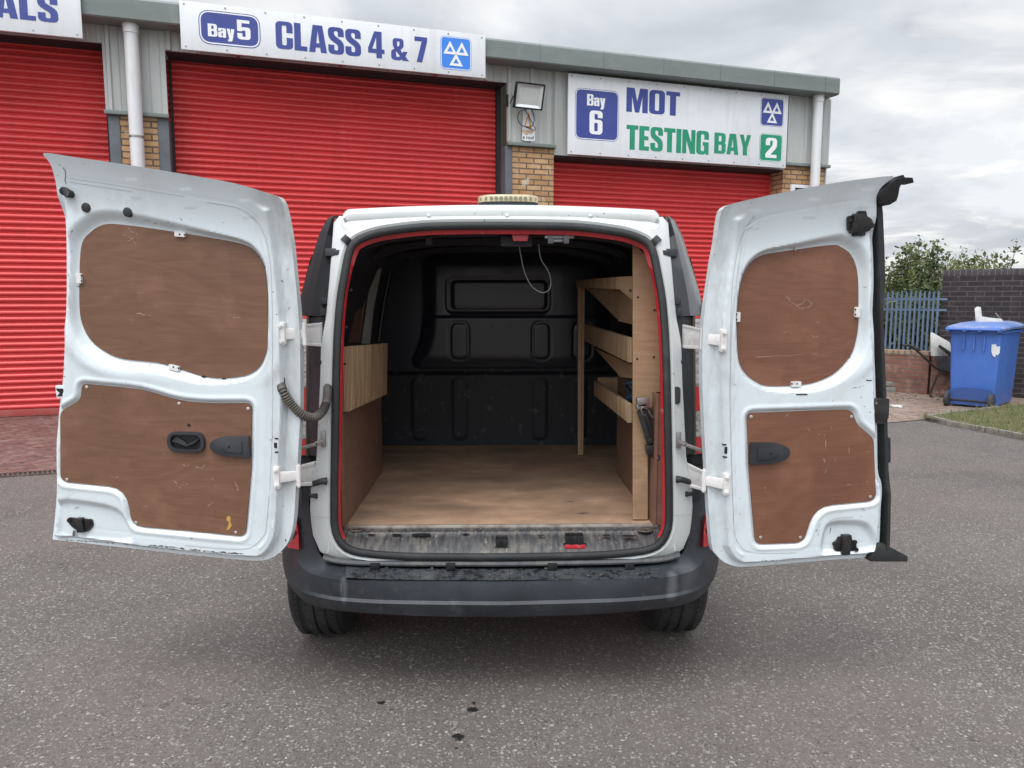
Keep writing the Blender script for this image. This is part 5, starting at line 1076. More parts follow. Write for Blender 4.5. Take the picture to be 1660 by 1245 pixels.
def door(side, D, out, winp, lowp, pocket, hinge_px, hinge_sign, plym, label, seed):
    uh = D.uv(hinge_px, 640)[0]
    root_local = hinge_sign
    OUT = dens([tuple(q) for q in catmull(D.lin(out), 3, True)]); WIN = D.poly(winp, -.02); LOW = dens(rr([(*D.uv(p[0], p[1]), p[2] if len(p) > 2 else .012) for p in lowp], 4)); POC = D.poly(pocket, -.0, 3)
    rs = np.random.default_rng(seed)
    def hf(U, V, d):
        w_ = D.prof(U, V); hz = np.clip(1 - np.abs(U - uh) / .16, 0, 1)            # 1 by the hinge edge
        s0 = .012 + .030 * sstep(0, .6, hz); dd = d
        top = sstep(.20, .11, np.interp(U, *D.vt) - V) * (1 - .8 * sstep(.35, .8, hz))
        w_ = w_ - .030 * (1 - sstep(s0, s0 + .016, dd)) * (1 - top)
        crease = 1 - top
        w_ += .003 * np.exp(-((dd - (s0 + .038)) / .006) ** 2) * (hz > .05) * crease - .0022 * np.exp(-((dd - (s0 + .050)) / .003) ** 2) * (.4 + .6 * sstep(0, .3, hz))
        w_ -= .0022 * np.exp(-((dd - (s0 + .066)) / .003) ** 2) * sstep(0, .3, hz)
        dW, _, _ = sdf(WIN, U, V); far = sstep(.15, .62, np.abs(U - uh)); wide = .016 + far * (.030 * sstep(.80, 1.1, V) + .022 * sstep(.95, .7, V))
        w_ -= .028 * (1 - sstep(.003, wide, dW))
        dL, _, _ = sdf(LOW, U, V); w_ -= .011 * (1 - sstep(.002, .012, dL)); w_ += .003 * np.exp(-((dL - .018) / .006) ** 2)
        dP, _, _ = sdf(POC, U, V); w_ -= .018 * (1 - sstep(-.020, .006, dP))
        w_ += .006 * np.exp(-((dW - .06) / .022) ** 2) * sstep(.60, .68, V) * sstep(.86, .78, V) * sstep(.01, .03, dL)
        # shallow pressed tabs under the top edge and panel-beater unevenness
        for a, b in ((.12, .06), (.32, .055), (.50, .05)):
            ua = uh + (-hinge_sign) * a; vt = np.interp(ua, *D.vt) - .055; w_ += .0014 * (np.maximum(np.abs(U - ua) / .022, np.abs(V - vt) / .028) < 1)
        w_ += .0012 * np.sin(U * 17 + 1.3) * np.sin(V * 11)
        return w_
    D.hf = hf; D.OUT = OUT; D.WIN = WIN; D.LOW = LOW
    X, F = hfield(OUT, hf, .0048, D.fr, back=lambda u, v: D.prof(u, v) - .060)
    skin = obj('rear_door', X, F, m_paintL if side == 'L' else m_paintR, van, smooth=True, sharp=42)
    if label: skin['label'] = label
    P3 = lambda e: (lambda u, v, t: D.f1(u, v, t))
    c = np.mean(np.array(WIN), 0)
    wp = MB().prism([tuple(p) for p in WIN], P3(0), -.036, -.0245).build('window_board', plym, skin)
    WI = [tuple(np.array(p) + (np.array(p) - c) * .004) for p in WIN]
    lp = MB().prism(LOW, P3(0), -.014, -.0055).build('lower_board', plym, skin)
    return skin
vL = ([-1.1, D0 := -.80, 0.0], [1.30, 1.30, 1.20])
DL = Door(474, 2.45, R(8), ([-.85, 0], [1.30, 1.20])); 
_u1, _v1 = DL.uv(73, 251, 0); _u2, _v2 = DL.uv(440, 316, 0)
for _ in range(4):
    DL.vt = ([_u1, _u2], [_v1, _v2]); _u1, _v1 = DL.uv(73, 251, 0); _u2, _v2 = DL.uv(440, 316, 0)
DR = Door(1150, 2.45, R(-6), ([0, .6], [1.2, 1.27]))
for _ in range(5):
    _u1, _v1 = DR.uv(1184, 334, 0); _u2, _v2 = DR.uv(1444, 286, 0); DR.vt = ([_u1, _u2], [_v1, _v2])
lx = DL.O[0] + DL.U[0] * 0 - XC; rx = DR.O[0] - XC
m_paintL = paint_mat('door_paint', (.655, .715, .745), lx, -1); m_paintR = paint_mat('door_paint_right', (.655, .715, .745), rx, 1)
outL = [(71, 248), (120, 254.5), (200, 266), (300, 282.5), (380, 297), (440, 315), (448, 320), (454, 331), (462, 368), (470, 430), (477, 500), (480.5, 560), (481, 640), (480, 690), (477, 737), (473.5, 800), (470, 850), (463, 880), (450, 898), (436, 908), (418, 913.5), (380, 912), (300, 904), (200, 893), (130, 885), (76, 879), (75, 877), (78, 850), (82, 800), (82, 760), (82, 720), (85, 688), (88, 650), (92, 616), (95, 560), (97.5, 490), (97.5, 430), (97, 375), (94.5, 330), (89, 288), (81, 264)]
winL = [(128.6, 411), (134, 388), (147.7, 374), (162, 365.5), (181.5, 362.6), (231, 368), (285, 376), (340, 385), (380, 392.5), (403, 400), (417, 412), (427, 432), (431, 458), (432.3, 500), (432, 558), (428.5, 577), (420, 594), (408, 604), (392, 610), (360, 613.5), (328, 610.5), (288, 598), (252, 588), (198, 582), (170, 571), (146, 552), (132, 526), (127.5, 500), (127, 460)]
lowL = [(131, 622, .02), (229, 631.5, .05), (290, 650, .05), (330, 654, .1), (407, 654, .022), (406, 760), (396, 870.5, .025), (212, 853, .04), (203, 792, .10), (96, 781, .03), (95.5, 668, .02), (129, 648, .02)]
pocL = [(92, 812), (150, 815), (190, 826), (208, 850), (214, 874), (200, 884), (140, 880), (96, 874), (88, 845)]
dL = door('L', DL, outL, winL, lowL, pocL, 478, 1, m_plyA, 'wider left rear door, open, with an inside handle on its lower brown board', 3)
outR = [(1183, 332), (1195, 328), (1240, 318), (1294, 307), (1350, 297), (1400, 290), (1445, 285), (1448, 288), (1436, 297), (1427, 306), (1421, 320), (1421, 345), (1423, 400), (1424.5, 455), (1423, 504), (1424, 550), (1427, 596), (1428, 640), (1430, 693), (1431, 763), (1437, 785), (1438, 805), (1436, 830), (1434.5, 870), (1432, 893), (1425, 903), (1410, 908), (1350, 912.5), (1270, 919.5), (1215, 923.5), (1195, 922), (1178, 915), (1166, 903), (1159.5, 890), (1154, 824), (1150, 750), (1146, 671), (1144, 620), (1144, 565), (1147, 513), (1153.5, 467), (1159, 430), (1166, 392), (1172, 350), (1176, 338)]
winR = [(1201, 464.5), (1208.5, 440), (1220.7, 423), (1239, 412.6), (1266, 408), (1294, 404), (1349, 396.8), (1364, 400), (1379.5, 411), (1389, 431), (1392.6, 458), (1392.8, 500), (1392.6, 526), (1388.6, 553), (1379.5, 577.5), (1358, 602), (1333.7, 616), (1303, 624), (1248, 626), (1227, 619), (1208.5, 604), (1198, 580), (1195.7, 526), (1197, 495)]
lowR = [(1212, 670, .022), (1382, 664, .022), (1391, 688, .012), (1418, 712, .015), (1422, 812, .03), (1322, 822, .10), (1304, 880.5, .03), (1226, 883, .025), (1215, 760)]
pocR = [(1345, 848), (1380, 845), (1405, 849), (1420, 868), (1424, 890), (1404, 898), (1350, 900), (1332, 896), (1334, 868)]
dR = door('R', DR, outR, winR, lowR, pocR, 1147, -1, m_plyB, 'narrower right rear door, open, with a black rubber strip down its free edge', 5)
# outer flare lip highlight is geometry already; fittings below
def dbox(D, px, py, wpx, hpx, e0, e1, rot=0., r=0):
    u, v = D.uv(px, py, e1); sc_ = 2.43 / FP; w2, h2 = wpx / 2 * sc_, hpx / 2 * sc_
    P = rrect(-w2, -h2, w2, h2, r) if r else [(-w2, -h2), (w2, -h2), (w2, h2), (-w2, h2)]; c, s_ = math.cos(rot), math.sin(rot)
    return [(u + x * c - y * s_, v + x * s_ + y * c) for x, y in P], (lambda a, b, t: D.f1(a, b, t))
def dplate(D, name, px, py, w_, h_, e0, e1, mat, parent, rot=0., r=0, holes=(), bevel=0):
    q = D.rel(*D.uv(px, py)); e0 += q; e1 += q
    P, f = dbox(D, px, py, w_, h_, e0, e1, rot, r); mb = MB(); mb.prism(P, f, e0, e1); return mb.build(name, mat, parent, bevel=bevel)
for D, skin, scr in ((DL, dL, ((139, 628), (289, 654.6), (401, 663), (107, 778), (219, 848), (381, 864))), (DR, dR, ((1218.6, 676), (1381.6, 676), (1412.4, 806), (1298.6, 872), (1234, 872)))):
    for x, y in scr:
        p = D.on(x, y, .0); mb = MB(); mb.tube([p + D.W * -.001, p + D.W * .0018, p + D.W * .0028], [.0062, .0058, .003], 14); mb.build('screw', m_screw, skin, smooth=True)
for D, skin, L in ((DL, dL, ((291, 379.5, 18, 8.5, -.09, 0), (127, 451, 9, 17, 0, 1), (281, 596.5, 18, 9, -.22, 0))), (DR, dR, ((1197.5, 514, 6, 16, 0, 1), (1391, 506, 9, 17, 0, 1), (1291.5, 623, 17, 9, .02, 0)))):
    for x, y, a, b, ro, ve in L:
        o = dplate(D, 'board_clip', x, y, a, b, -.02, .009, m_clip, skin, ro, .004, bevel=.0015)
        for k in (-1, 1):
            q = D.f1(*D.uv(x + (0 if ve else k * 4.2), y + (k * 4.2 if ve else -k * 4.2 * math.sin(ro))), D.rel(*D.uv(x, y)) + .0092); mb = MB(); mb.disc(q, D.W, .0028, .002, 8); mb.build('hole', m_dark, o, smooth=True)
p = DR.on(1294, 403, .006); mb = MB(); mb.bar(p - UZ * .006 + DR.U * 0, p + UZ * .010, .004, .004, (1, 0, 0)); mb.build('board_clip', m_steel, dR)
# rubber grommets and the black stop on the left door
for x, y in ((140, 336.5), (207, 344)):
    q = DL.on(x, y, -.001); mb = MB(); mb.tube([q - DL.W * .008, q + DL.W * .0045, q + DL.W * .006], [.0158, .0155, .013], 20); mb.build('grommet', m_rub, dL, smooth=True)
q0, q1 = DL.on(109, 311, -.006), DL.on(116, 315, -.004); mb = MB(); mb.tube([q0 - DL.W * .01, q0 + DL.W * .020, q1 + DL.W * .024, q1 - DL.W * .004], [.012, .014, .014, .012], 14); mb.build('rubber_stop', m_rub, dL, smooth=True)
# recessed inside handle
u, v = DL.uv(302, 716.5, 0); k = 2.43 / FP
mb = MB(); mb.prism(rrect(u - 33 * k, v - 17.5 * k, u + 33 * k, v + 17.5 * k, 17 * k), lambda a, b, t: DL.f1(a, b, t), -.006, .006, [rrect(u - 27 * k, v - 12.5 * k, u + 27 * k, v + 12.5 * k, 12.3 * k)]); hdl = mb.build('inside_handle', m_black, dL, bevel=.0015)
mb = MB(); mb.prism(rrect(u - 28 * k, v - 13.5 * k, u + 28 * k, v + 13.5 * k, 13 * k), lambda a, b, t: DL.f1(a, b, t), -.0054, -.0042); mb.build('handle_recess', m_blackgl, hdl)
mb = MB(); V = []
for i, t in enumerate(np.linspace(0, 1, 12)):
    x = u - 24 * k + 48 * k * t; yt = v + (9 - 5 * t) * k if t < .45 else v + (9 - 2.2 - 1 * (t)) * k * (1 - (t - .45) * 1.1); yl = v + (-10 + 14 * t ** 2.2) * k
    yt = v + (8 * (1 - t) ** .5 - 7 * t * (t < .5) + 0) * k if False else v + np.interp(t, [0, .2, .4, .55, .75, 1], [3, 8, 2, -3.5, .5, 7]) * k
    yl = v + np.interp(t, [0, .2, .5, .8, 1], [-3, -9, -10, -6, 4]) * k; h_ = .004 + .006 * math.sin(t * 3)
    V += [DL.f1(x, yl, -.002), DL.f1(x, (yl + yt) / 2, h_), DL.f1(x, yt, .0)]
mb.add(V, grid_faces(12, 3)); mb.build('lever', m_trim, hdl, smooth=True)
q = DL.at(306, 689, -.004); mb = MB(); mb.disc(q, DL.W, .005, .003, 8); mb.build('spare_hole', m_dark, dL, smooth=True)
def pull(D, skin, x0, x1, yc, hpx, flip):   # D shaped pull strap cover
    a = D.uv(x0, yc, 0); b = D.uv(x1, yc, 0); v = a[1]; h = hpx / 2 * k; L = b[0] - a[0]; pts = []
    for t in np.linspace(-math.pi / 2, math.pi / 2, 14): pts.append((a[0] + (1 if not flip else 1) * 0, 0))
    if flip: P = [(b[0], v - h)] + [(b[0] - L * .45 - L * .55 * math.cos(t), v + h * .94 * math.sin(t)) for t in np.linspace(-math.pi / 2, math.pi / 2, 16)] + [(b[0], v + h)]
    else: P = [(a[0], v - h)] + [(a[0] + L * .45 + L * .55 * math.cos(t), v + h * .94 * math.sin(t)) for t in np.linspace(-math.pi / 2, math.pi / 2, 16)] + [(a[0], v + h)]
    f = lambda x, y, t: D.f1(x, y, t); mb = MB(); mb.prism(P, f, -.006, .009); o = mb.build('pull_cover', m_black, skin, bevel=.004)
    c = np.array(((a[0] + b[0]) / 2, v)); P2 = [tuple(c + (np.array(p) - c) * .55 + ((.008 if flip else -.008), -.001)) for p in P]; mb = MB(); mb.prism(P2, f, .0085, .012); mb.build('pad', m_black, o, bevel=.002)
    mb = MB(); mb.disc(D.f1(c[0] + (.002 if flip else -.002), v, .0122), D.W, .0045, .002, 12); mb.build('screw_hole', m_blackgl, o, smooth=True)
pull(DL, dL, 341.5, 405, 722.5, 36, True); pull(DR, dR, 1215.5, 1279, 735, 38, False)
# latch plates
m_latch = M('latch_black', (.02, .02, .021), .35, .2, layers=[((.06, .055, .05), 30, .45, .7, .7)])
def blob(D, px, py, pts, e0, e1, name, mat, skin, bevel=.002):
    u, v = D.uv(px, py); q = D.rel(u, v); e0 += q; e1 += q; mb = MB(); mb.prism([(u + a * k, v + b * k) for a, b in pts], lambda a, b, t: D.f1(a, b, t), e0, e1); return mb.build(name, mat, skin, bevel=bevel)
lt = blob(DL, 127, 852, rr([(-23, 12, 3), (22, 10, 3), (24, 0, 4), (14, -12, 6), (0, -14, 6), (-14, -8, 6), (-24, 3, 4)]), -.004, .006, 'lower_latch', m_latch, dL)
dplate(DL, 'bolt_housing', 128, 852, 13, 26, .0, .016, m_latch, lt, .06, bevel=.002)
for x, y in ((109, 845), (141, 847)): q = DL.on(x, y, .006); mb = MB(); mb.tube([q, q + DL.W * .005], .0085, 6); mb.build('bolt', m_dark, lt, smooth=True)
q = DL.on(118, 862, .010); mb = MB(); mb.tube([q, q - UZ * .018 - DL.U * .004], .005, 8); mb.build('pin', m_steel, lt, smooth=True)
st = blob(DL, 101, 636, rr([(-13, 12, 3), (10, 10, 3), (10, -9, 3), (-12, -11, 3)]), -.012, .0005, 'side_striker', m_white, dL, .001)
blob(DL, 101, 636, [(-12, 6.5), (8, 6), (8, -6.5), (-11, -7), (-5, -1), (-9, 2)], .0006, .002, 'slot', m_dark, st, 0)
lt = blob(DR, 1391, 363, rr([(-23, 12, 4), (-8, 12, 2), (-6, 20, 2), (8, 20, 2), (11, 12, 2), (20, 8, 4), (26, -2, 4), (18, -12, 4), (12, -13), (12, -19, 2), (-9, -20, 2), (-9, -12), (-19, -11, 3)]), -.004, .010, 'upper_latch', m_latch, dR)
dplate(DR, 'bolt_housing', 1392, 362, 17, 30, .0, .026, m_latch, lt, -.03, bevel=.003)
for x, y in ((1375, 357), (1377, 372), (1413, 366)): q = DR.on(x, y, .010); mb = MB(); mb.tube([q, q + DR.W * .006], .008, 6); mb.build('bolt', m_dark, lt, smooth=True)
lt = blob(DR, 1373, 884, rr([(-23, 3, 3), (-16, 7, 2), (-13, 14, 2), (11, 14, 2), (13, 7), (21, 4, 3), (22, -9, 4), (12, -16, 2), (8, -16), (8, -20), (-7, -20), (-8, -14), (-18, -12, 4)]), -.006, .008, 'lower_latch', m_latch, dR)
dplate(DR, 'bolt_housing', 1373, 884, 16, 36, .0, .02, m_latch, lt, -.02, bevel=.003)
for x, y in ((1357, 886), (1388, 880), (1390, 892)): q = DR.on(x, y, .007); mb = MB(); mb.tube([q, q + DR.W * .007], .008, 6); mb.build('bolt', m_dark, lt, smooth=True)
lt = blob(DR, 1427, 666, rr([(-22, -3, 4), (-10, 16, 4), (2, 22, 4), (18, 20, 3), (19, -14, 5), (12, -24, 4), (0, -23, 4)]), -.01, .022, 'centre_latch', m_latch, dR, .004)
for x, y in ((1415, 668), (1422, 654)): q = DR.on(1427, 666, .0222) + (DR.at(x, y) - DR.at(1427, 666)); mb = MB(); mb.tube([q, q + DR.W * .003], .005, 6); mb.build('bolt', m_steel, lt, smooth=True)
# small holes on the hinge flange
for D, skin, L in ((DL, dL, ((446.5, 722, 5, 9, m_dark), (448, 711, 6, 2.5, m_dark), (448, 733, 6, 2.5, m_dark), (442, 850, 4, 14, m_white), (330, 610.5, 8, 2.5, m_blackgl), (363, 614.5, 8, 2.5, m_blackgl))), (DR, dR, ((1177, 730, 4.5, 12, m_dark), (1175, 721, 6, 2.5, m_dark), (1176, 741, 6, 2.5, m_dark), (1177, 857, 4, 17, m_dark), (1300, 639.5, 20, 2, m_dark)))):
    for x, y, a, b, mt in L: dplate(D, 'hole', x, y, a, b, -.01, .0014, mt, skin, 0, .003)
# rubber weather strip along the free edge of the right door with its top and bottom blocks, outer handle
P = [(1422, 322, .0), (1424.5, 345, 0), (1427, 400, 0), (1428.5, 455, 0), (1427.5, 504, 0), (1429, 560, 0), (1431.5, 620, 0), (1434.5, 693, 0), (1436, 763, 0), (1440, 800, 0), (1439, 850, 0), (1438, 890, 0)]
mb = MB(); V = []
for x, y, e in P:
    c = DR.at(x, y, -.02); w0 = (6.5 if y < 480 else 4.0) * k
    V += [c - DR.U * w0 + DR.W * .012, c + DR.U * w0 * .9 + DR.W * .005, c + DR.U * w0 - DR.W * .05, c - DR.U * w0 - DR.W * .05]
n = len(P); F = [(4 * i + j, 4 * i + (j + 1) % 4, 4 * (i + 1) + (j + 1) % 4, 4 * (i + 1) + j) for i in range(n - 1) for j in range(4)] + [(0, 1, 2, 3), (4 * n - 4, 4 * n - 3, 4 * n - 2, 4 * n - 1)]
mb.add(V, F); strip = mb.build('weather_strip', m_rub, dR, smooth=True, sharp=40)
mb = MB(); f = lambda u, v, t: DR.f1(u, v, t)
mb.prism(DR.lin([(1418, 319), (1421, 312), (1436, 300), (1447, 291), (1455, 289), (1458, 293), (1452, 306), (1450, 318), (1447, 327), (1437, 333), (1430, 334), (1421, 332)], -.01), f, -.05, .012); mb.build('corner_block', m_rub, strip, bevel=.004)
mb = MB(); mb.prism(DR.lin([(1444, 291), (1455, 286), (1462, 283.5), (1464, 288), (1477, 288.5), (1479, 297), (1461, 297), (1452, 300)], -.03), f, -.07, -.02); mb.build('corner_block', m_rub, strip, bevel=.003)
mb = MB(); V = [DR.at(1411, 907, 0), DR.at(1412, 911, 0), DR.at(1472, 911, -.03), DR.at(1472, 902, -.03), DR.at(1444, 887, -.02), DR.at(1432, 881, -.01), DR.at(1424, 886, 0)]
mb.add(V + [v - DR.W * .06 for v in V], [tuple(range(7)), tuple(range(7, 14))[::-1]] + [(i, (i + 1) % 7, 7 + (i + 1) % 7, 7 + i) for i in range(7)]); mb.build('corner_block', m_rub, strip, bevel=.004)
mb = MB(); mb.hexa([DR.at(1433, 751, -.04), DR.at(1444, 750, -.04), DR.at(1444, 750, -.10), DR.at(1433, 751, -.10), DR.at(1433, 708, -.04), DR.at(1444, 709, -.04), DR.at(1444, 709, -.10), DR.at(1433, 708, -.10)]); mb.build('outer_handle', m_black, dR, bevel=.006)
# hinges
def hinge(D, plate, knuck, body, Yk, skin):
    u, v = D.uv(*plate); q0 = D.rel(u, v); pp = D.f1(u, v, q0 + .008); kk = aY(*knuck, Yk); bb = rear(*body, .004); sg = 1 if kk[0] > pp[0] else -1
    mb = MB(); mb.prism(rrect(u - 5 * k, v - 19 * k, u + 5 * k, v + 19 * k, 3 * k), lambda a, b, t: D.f1(a, b, t), q0 - .012, q0 + .008); h = mb.build('hinge', m_clip, skin, bevel=.002)
    mb = MB(); q = pp + D.W * .006 + D.U * 0; mb.hexa([q + D.W * -.008 - UZ * .020, kk + (0, -.004, -.015), kk + (0, .008, -.015), q - D.W * .018 - UZ * .020, q + D.W * -.008 + UZ * .020, kk + (0, -.004, .015), kk + (0, .008, .015), q - D.W * .018 + UZ * .020]); mb.build('arm', m_clip, h, bevel=.003)
    mb = MB(); mb.tube([kk - UZ * .036, kk + UZ * .036], .0085, 14); mb.tube([kk - UZ * .041, kk + UZ * .041], .005, 10); mb.build('knuckle', m_clip, h, smooth=True)
    mb = MB()
    for dz in (-.030, .030):
        P = [kk + (0, -.004, dz - .006), bb + (0, -.006, dz * 1.25 - .005), bb + (0, .03, dz * 1.25 - .005), kk + (0, .014, dz - .006)]; mb.hexa(P + [p + UZ * .009 for p in P])
    P = [kk + (0, .016, -.026), bb + (0, .020, -.034), bb + (0, .026, -.034), kk + (0, .022, -.026)]; mb.hexa(P + [p + UZ * (.052 if i in (0, 3) else .066) for i, p in enumerate(P)]); mb.build('body_bracket', m_clip, h, bevel=.002)
    for dv_ in (-13, 13):
        q = D.f1(u, v + dv_ * k, q0 + .008); mb = MB(); mb.tube([q, q + D.W * .004], .0085, 6); mb.tube([q, q + D.W * .010], .004, 8); mb.build('bolt', m_clip, h, smooth=True)
hinge(DL, (456, 541), (493, 542), (520, 542), 2.475, dL); hinge(DL, (449, 774), (484, 771), (510, 768), 2.475, dL)
hinge(DR, (1171, 552), (1139, 549), (1109, 545), 2.475, dR); hinge(DR, (1177, 785), (1141, 779), (1115, 770), 2.475, dR)
# door check straps
for (a, b, c, D) in (((524, 712), (512, 720), (484, 728), DL), ((1100, 714), (1112, 721), (1147, 734), DR)):
    A, B, Cc = rear(*a, -.01), rear(*b, -.03), aY(*c, 2.55); mb = MB(); mb.bar(A + UZ * .03, A - UZ * .028, .016, .01, (0, 1, 0)); mb.bar(A + (0, -.004, -.004), B, .018, .014); mb.bar(B, Cc, .007, .012); mb.tube([A + (0, -.012, -.012), A + (0, .0, -.012)], .008, 10); mb.build('door_check', m_steel, van, bevel=.001)
# corrugated cable hose between body and left door
pt = [DL.at(455, 622, -.02), DL.at(459, 634, .0), aY(472, 655, 2.45), aY(490, 672, 2.47), aY(508, 677, 2.50), aY(522, 668, 2.54), aY(529, 652, 2.57), aY(531, 634, 2.585), aY(531, 628, 2.61)]
C_ = catmull(pt, 20); L = np.cumsum([0] + [np.linalg.norm(b - a) for a, b in zip(C_, C_[1:])]); tt = np.linspace(0, L[-1], 300); Cc = np.stack([np.interp(tt, L, np.array(C_)[:, i]) for i in range(3)], 1)
rs = [.0135 + -.0 + .0030 * math.sin(t / .0085 * 2 * math.pi) if .03 < t < L[-1] - .075 else (.0155 if t < .03 else .0150) for t in tt]
m_hose = M('cable_hose', (.075, .068, .06), .65, layers=[((.17, .15, .12), 5, .4, .65, .8), ((.03, .03, .03), 14, .5, .7, .7)])
mb = MB(); mb.tube(list(Cc), rs, 14); hose = mb.build('cable_hose', m_hose, van, smooth=True)
mb = MB(); q = DL.at(453, 626, -.02); mb.prism(rrect(*(np.array(DL.uv(453, 626)) - (6 * k, 17 * k)), *(np.array(DL.uv(453, 626)) + (6 * k, 17 * k)), 6 * k), lambda a, b, t: DL.f1(a, b, t), -.034, -.014); mb.build('boot', m_rub, hose, bevel=.003)
# dried glue on the left board
mb = MB(); mb.prism(DL.lin([(368, 838), (371, 836), (374, 839), (373, 845), (376, 852), (372, 858), (367, 860), (370, 852), (371, 846), (367, 843)], -.005), lambda a, b, t: DL.f1(a, b, t), -.006, -.0045); mb.build('glue_drip', M('glue', (.50, .30, .06), .5), dL)
# ------------------------------------------------------------------ amber beacon bar on the roof
bc = thing('beacon_bar', 'low oval amber beacon bar on magnetic feet on the white roof', 'beacon', (aY(823, 333, 2.93)[0], 2.93, 1.80))
bc_l, bc_r = aY(774.5, 324, 2.93), aY(873, 324, 2.93); cx = (bc_l[0] + bc_r[0]) / 2; hw = (bc_r[0] - bc_l[0]) / 2; zt_, zb_ = aY(823, 315.5, 2.88)[2], aY(823, 334.5, 2.86)[2]
def oval(a, b, z, n=48): return [(cx + (hw * a) * np.sign(math.cos(t)) * abs(math.cos(t)) ** .65, 2.94 + .075 * b * np.sign(math.sin(t)) * abs(math.sin(t)) ** .8, z) for t in np.linspace(0, 2 * math.pi, n, endpoint=False)]
def loftov(name, L, mat):
    n = 48; V = [p for l in L for p in l]; F = [(i * n + j, i * n + (j + 1) % n, (i + 1) * n + (j + 1) % n, (i + 1) * n + j) for i in range(len(L) - 1) for j in range(n)] + [tuple(range(n))[::-1], tuple(range((len(L) - 1) * n, len(L) * n))]
    return obj(name, V, F, mat, bc, smooth=True, sharp=40)
hz = zt_ - zb_; m_amb = M('amber_lens', (.52, .42, .24), .25, coat=.6, layers=[((.34, .30, .20), 9, .42, .62, .7), ((.66, .56, .36), 40, .5, .7, .5)])
lens = loftov('lens', [oval(1, 1, zb_ + hz * .42), oval(1.0, 1, zb_ + hz * .86), oval(.985, .97, zb_ + hz * .95), oval(.93, .9, zb_ + hz)], m_amb)
loftov('base', [oval(.92, .9, zb_ + hz * .05), oval(.985, .97, zb_ + hz * .16), oval(.99, .98, zb_ + hz * .415)], m_black)
mb = MB()
m_led = M('led_module', (.20, .19, .12), .2, .3, coat=1.)
for i in range(12):
    t = i / 11 - .5
    if i in (3, 8): pass
    x = cx + t * hw * 1.72; y = 2.94 - .0752 * (1 - (abs(t) * 1.72) ** 3) ** .5 - .001; mbx = MB(); mbx.disc((x, y - .001, zb_ + hz * .66), (0, 1, 0), .0072, .004, 14); mbx.build('led', m_led, lens, smooth=True)
for dx in (-.42, 0, .42):
    mb = MB(); mb.tube([(cx + hw * dx, 2.93, 1.775), (cx + hw * dx, 2.93, zb_ + .01)], .024, 18); mb.build('magnetic_foot', m_black, bc, smooth=True)
mb = MB(); p = aY(863, 338.5, 2.76); mb.tube([(cx + .05, 2.90, zb_ + .004), (p[0] - .03, 2.84, p[2] + .004), p + (0, -.0, .003), p + (.015, -.01, -.006)], .0035, 6); mb.build('cable', m_dark, bc, smooth=True)
# ------------------------------------------------------------------ shelving, rope, jack
sh = thing('shelf_rack', 'home made ply shelf rack down the right side of the load bay', 'shelf rack', (.55, 2.79, ZF))
vboard('end_board', [(1026, 396, 2.80), (1042, 398, 2.80), (1058, 408, 2.80), (1070, 430, 2.80), (1077, 500, 2.80), (1079, 600, 2.80), (1079, 737, 2.80), (1050, 737, 2.80), (1050, 842, 2.80), (1026, 842, 2.80)], (0, .012, 0), m_plyl2, sh)
vboard('post', [(937, 456, 4.0), (942.5, 456, 4.0), (942.5, 738, 4.0), (937, 738, 4.0)], (0, .04, 0), m_plyl, sh)
vboard('post', [(943, 456, 4.0), (948, 456, 4.0), (945.5, 737, 4.0), (943, 738, 4.0)], (0, .04, 0), m_plyl2, sh)
vboard('shelf_lip', [(934, 454, 3.95), (1000, 449, 2.93), (1001, 469, 2.93), (934, 466, 3.95)], (.016, .004, 0), m_plyc, sh, .0006)
vboard('shelf_lip', [(947.5, 525, 3.96), (1021, 548.5, 2.83), (1020, 588, 2.83), (947.5, 553, 3.96)], (.020, .004, 0), m_plyc, sh, .0006)
vboard('shelf_lip', [(963, 617.5, 3.72), (1018, 655, 2.83), (1018, 685.5, 2.83), (963, 641, 3.72)], (.016, .004, 0), m_plyc, sh, .0006)
vboard('end_board', [(1003, 449, 2.93), (1027, 447.5, 2.86), (1027, 488, 2.86), (1003, 468, 2.93)], (.0, .012, 0), m_plyl2, sh)
vboard('brace', [(950, 467, 3.9), (1002, 471, 3.2), (1028, 486, 3.0), (1030, 527, 3.0), (1004, 521, 3.2)], (.012, .012, 0), m_plyl, sh)
vboard('brace', [(964, 565, 3.85), (1030, 594, 3.0), (1030, 614, 3.0), (1006, 611, 3.2)], (.012, .012, 0), m_plyl2, sh)
def flat(name, x0, x1, y0, y1, z, t, mat): mb = MB(); mb.box((x0, y0, z), (x1, y1, z + t)); mb.build(name, mat, sh)
z1_ = aY(1001, 468, 2.93)[2]; z2_ = aY(1020, 586, 2.83)[2]; z3_ = aY(1018, 685, 2.83)[2]
flat('shelf', .495, .69, 2.95, 3.95, z1_ + .0, .010, m_plyl2); flat('shelf', .522, .70, 2.85, 3.95, z2_ + .001, .012, m_plyl2); flat('shelf', .516, .70, 2.85, 3.72, z3_ + .001, .012, m_plyl2)
vboard('tray_back', [(969, 612, 3.74), (1024, 612, 3.60), (1024, 645, 3.60), (969, 641, 3.74)], (0, .012, 0), m_plyl2, sh)
rp = thing('rope_coil', 'tangled blue rope lying in the lowest shelf tray', 'rope', (.60, 3.05, z3_ + .013))
m_rope = M('blue_rope', (.03, .07, .13), .7, layers=[((.06, .14, .24), 60, .4, .6, .8)])
for kk in range(5):
    P = []
    for t in np.linspace(0, 1, 26): a = t * 13 + kk * 1.7; P.append((.597 + .050 * math.cos(a) * (.6 + .4 * math.sin(3.1 * a + kk)), 3.08 + .16 * math.sin(a * .83 + kk), z3_ + .030 + .070 * (.5 + .5 * math.sin(a * 1.9 + kk)) + .012 * kk))
    mb = MB(); mb.tube(catmull(P, 4), .0055, 6); mb.build('strand', m_rope, rp, smooth=True)
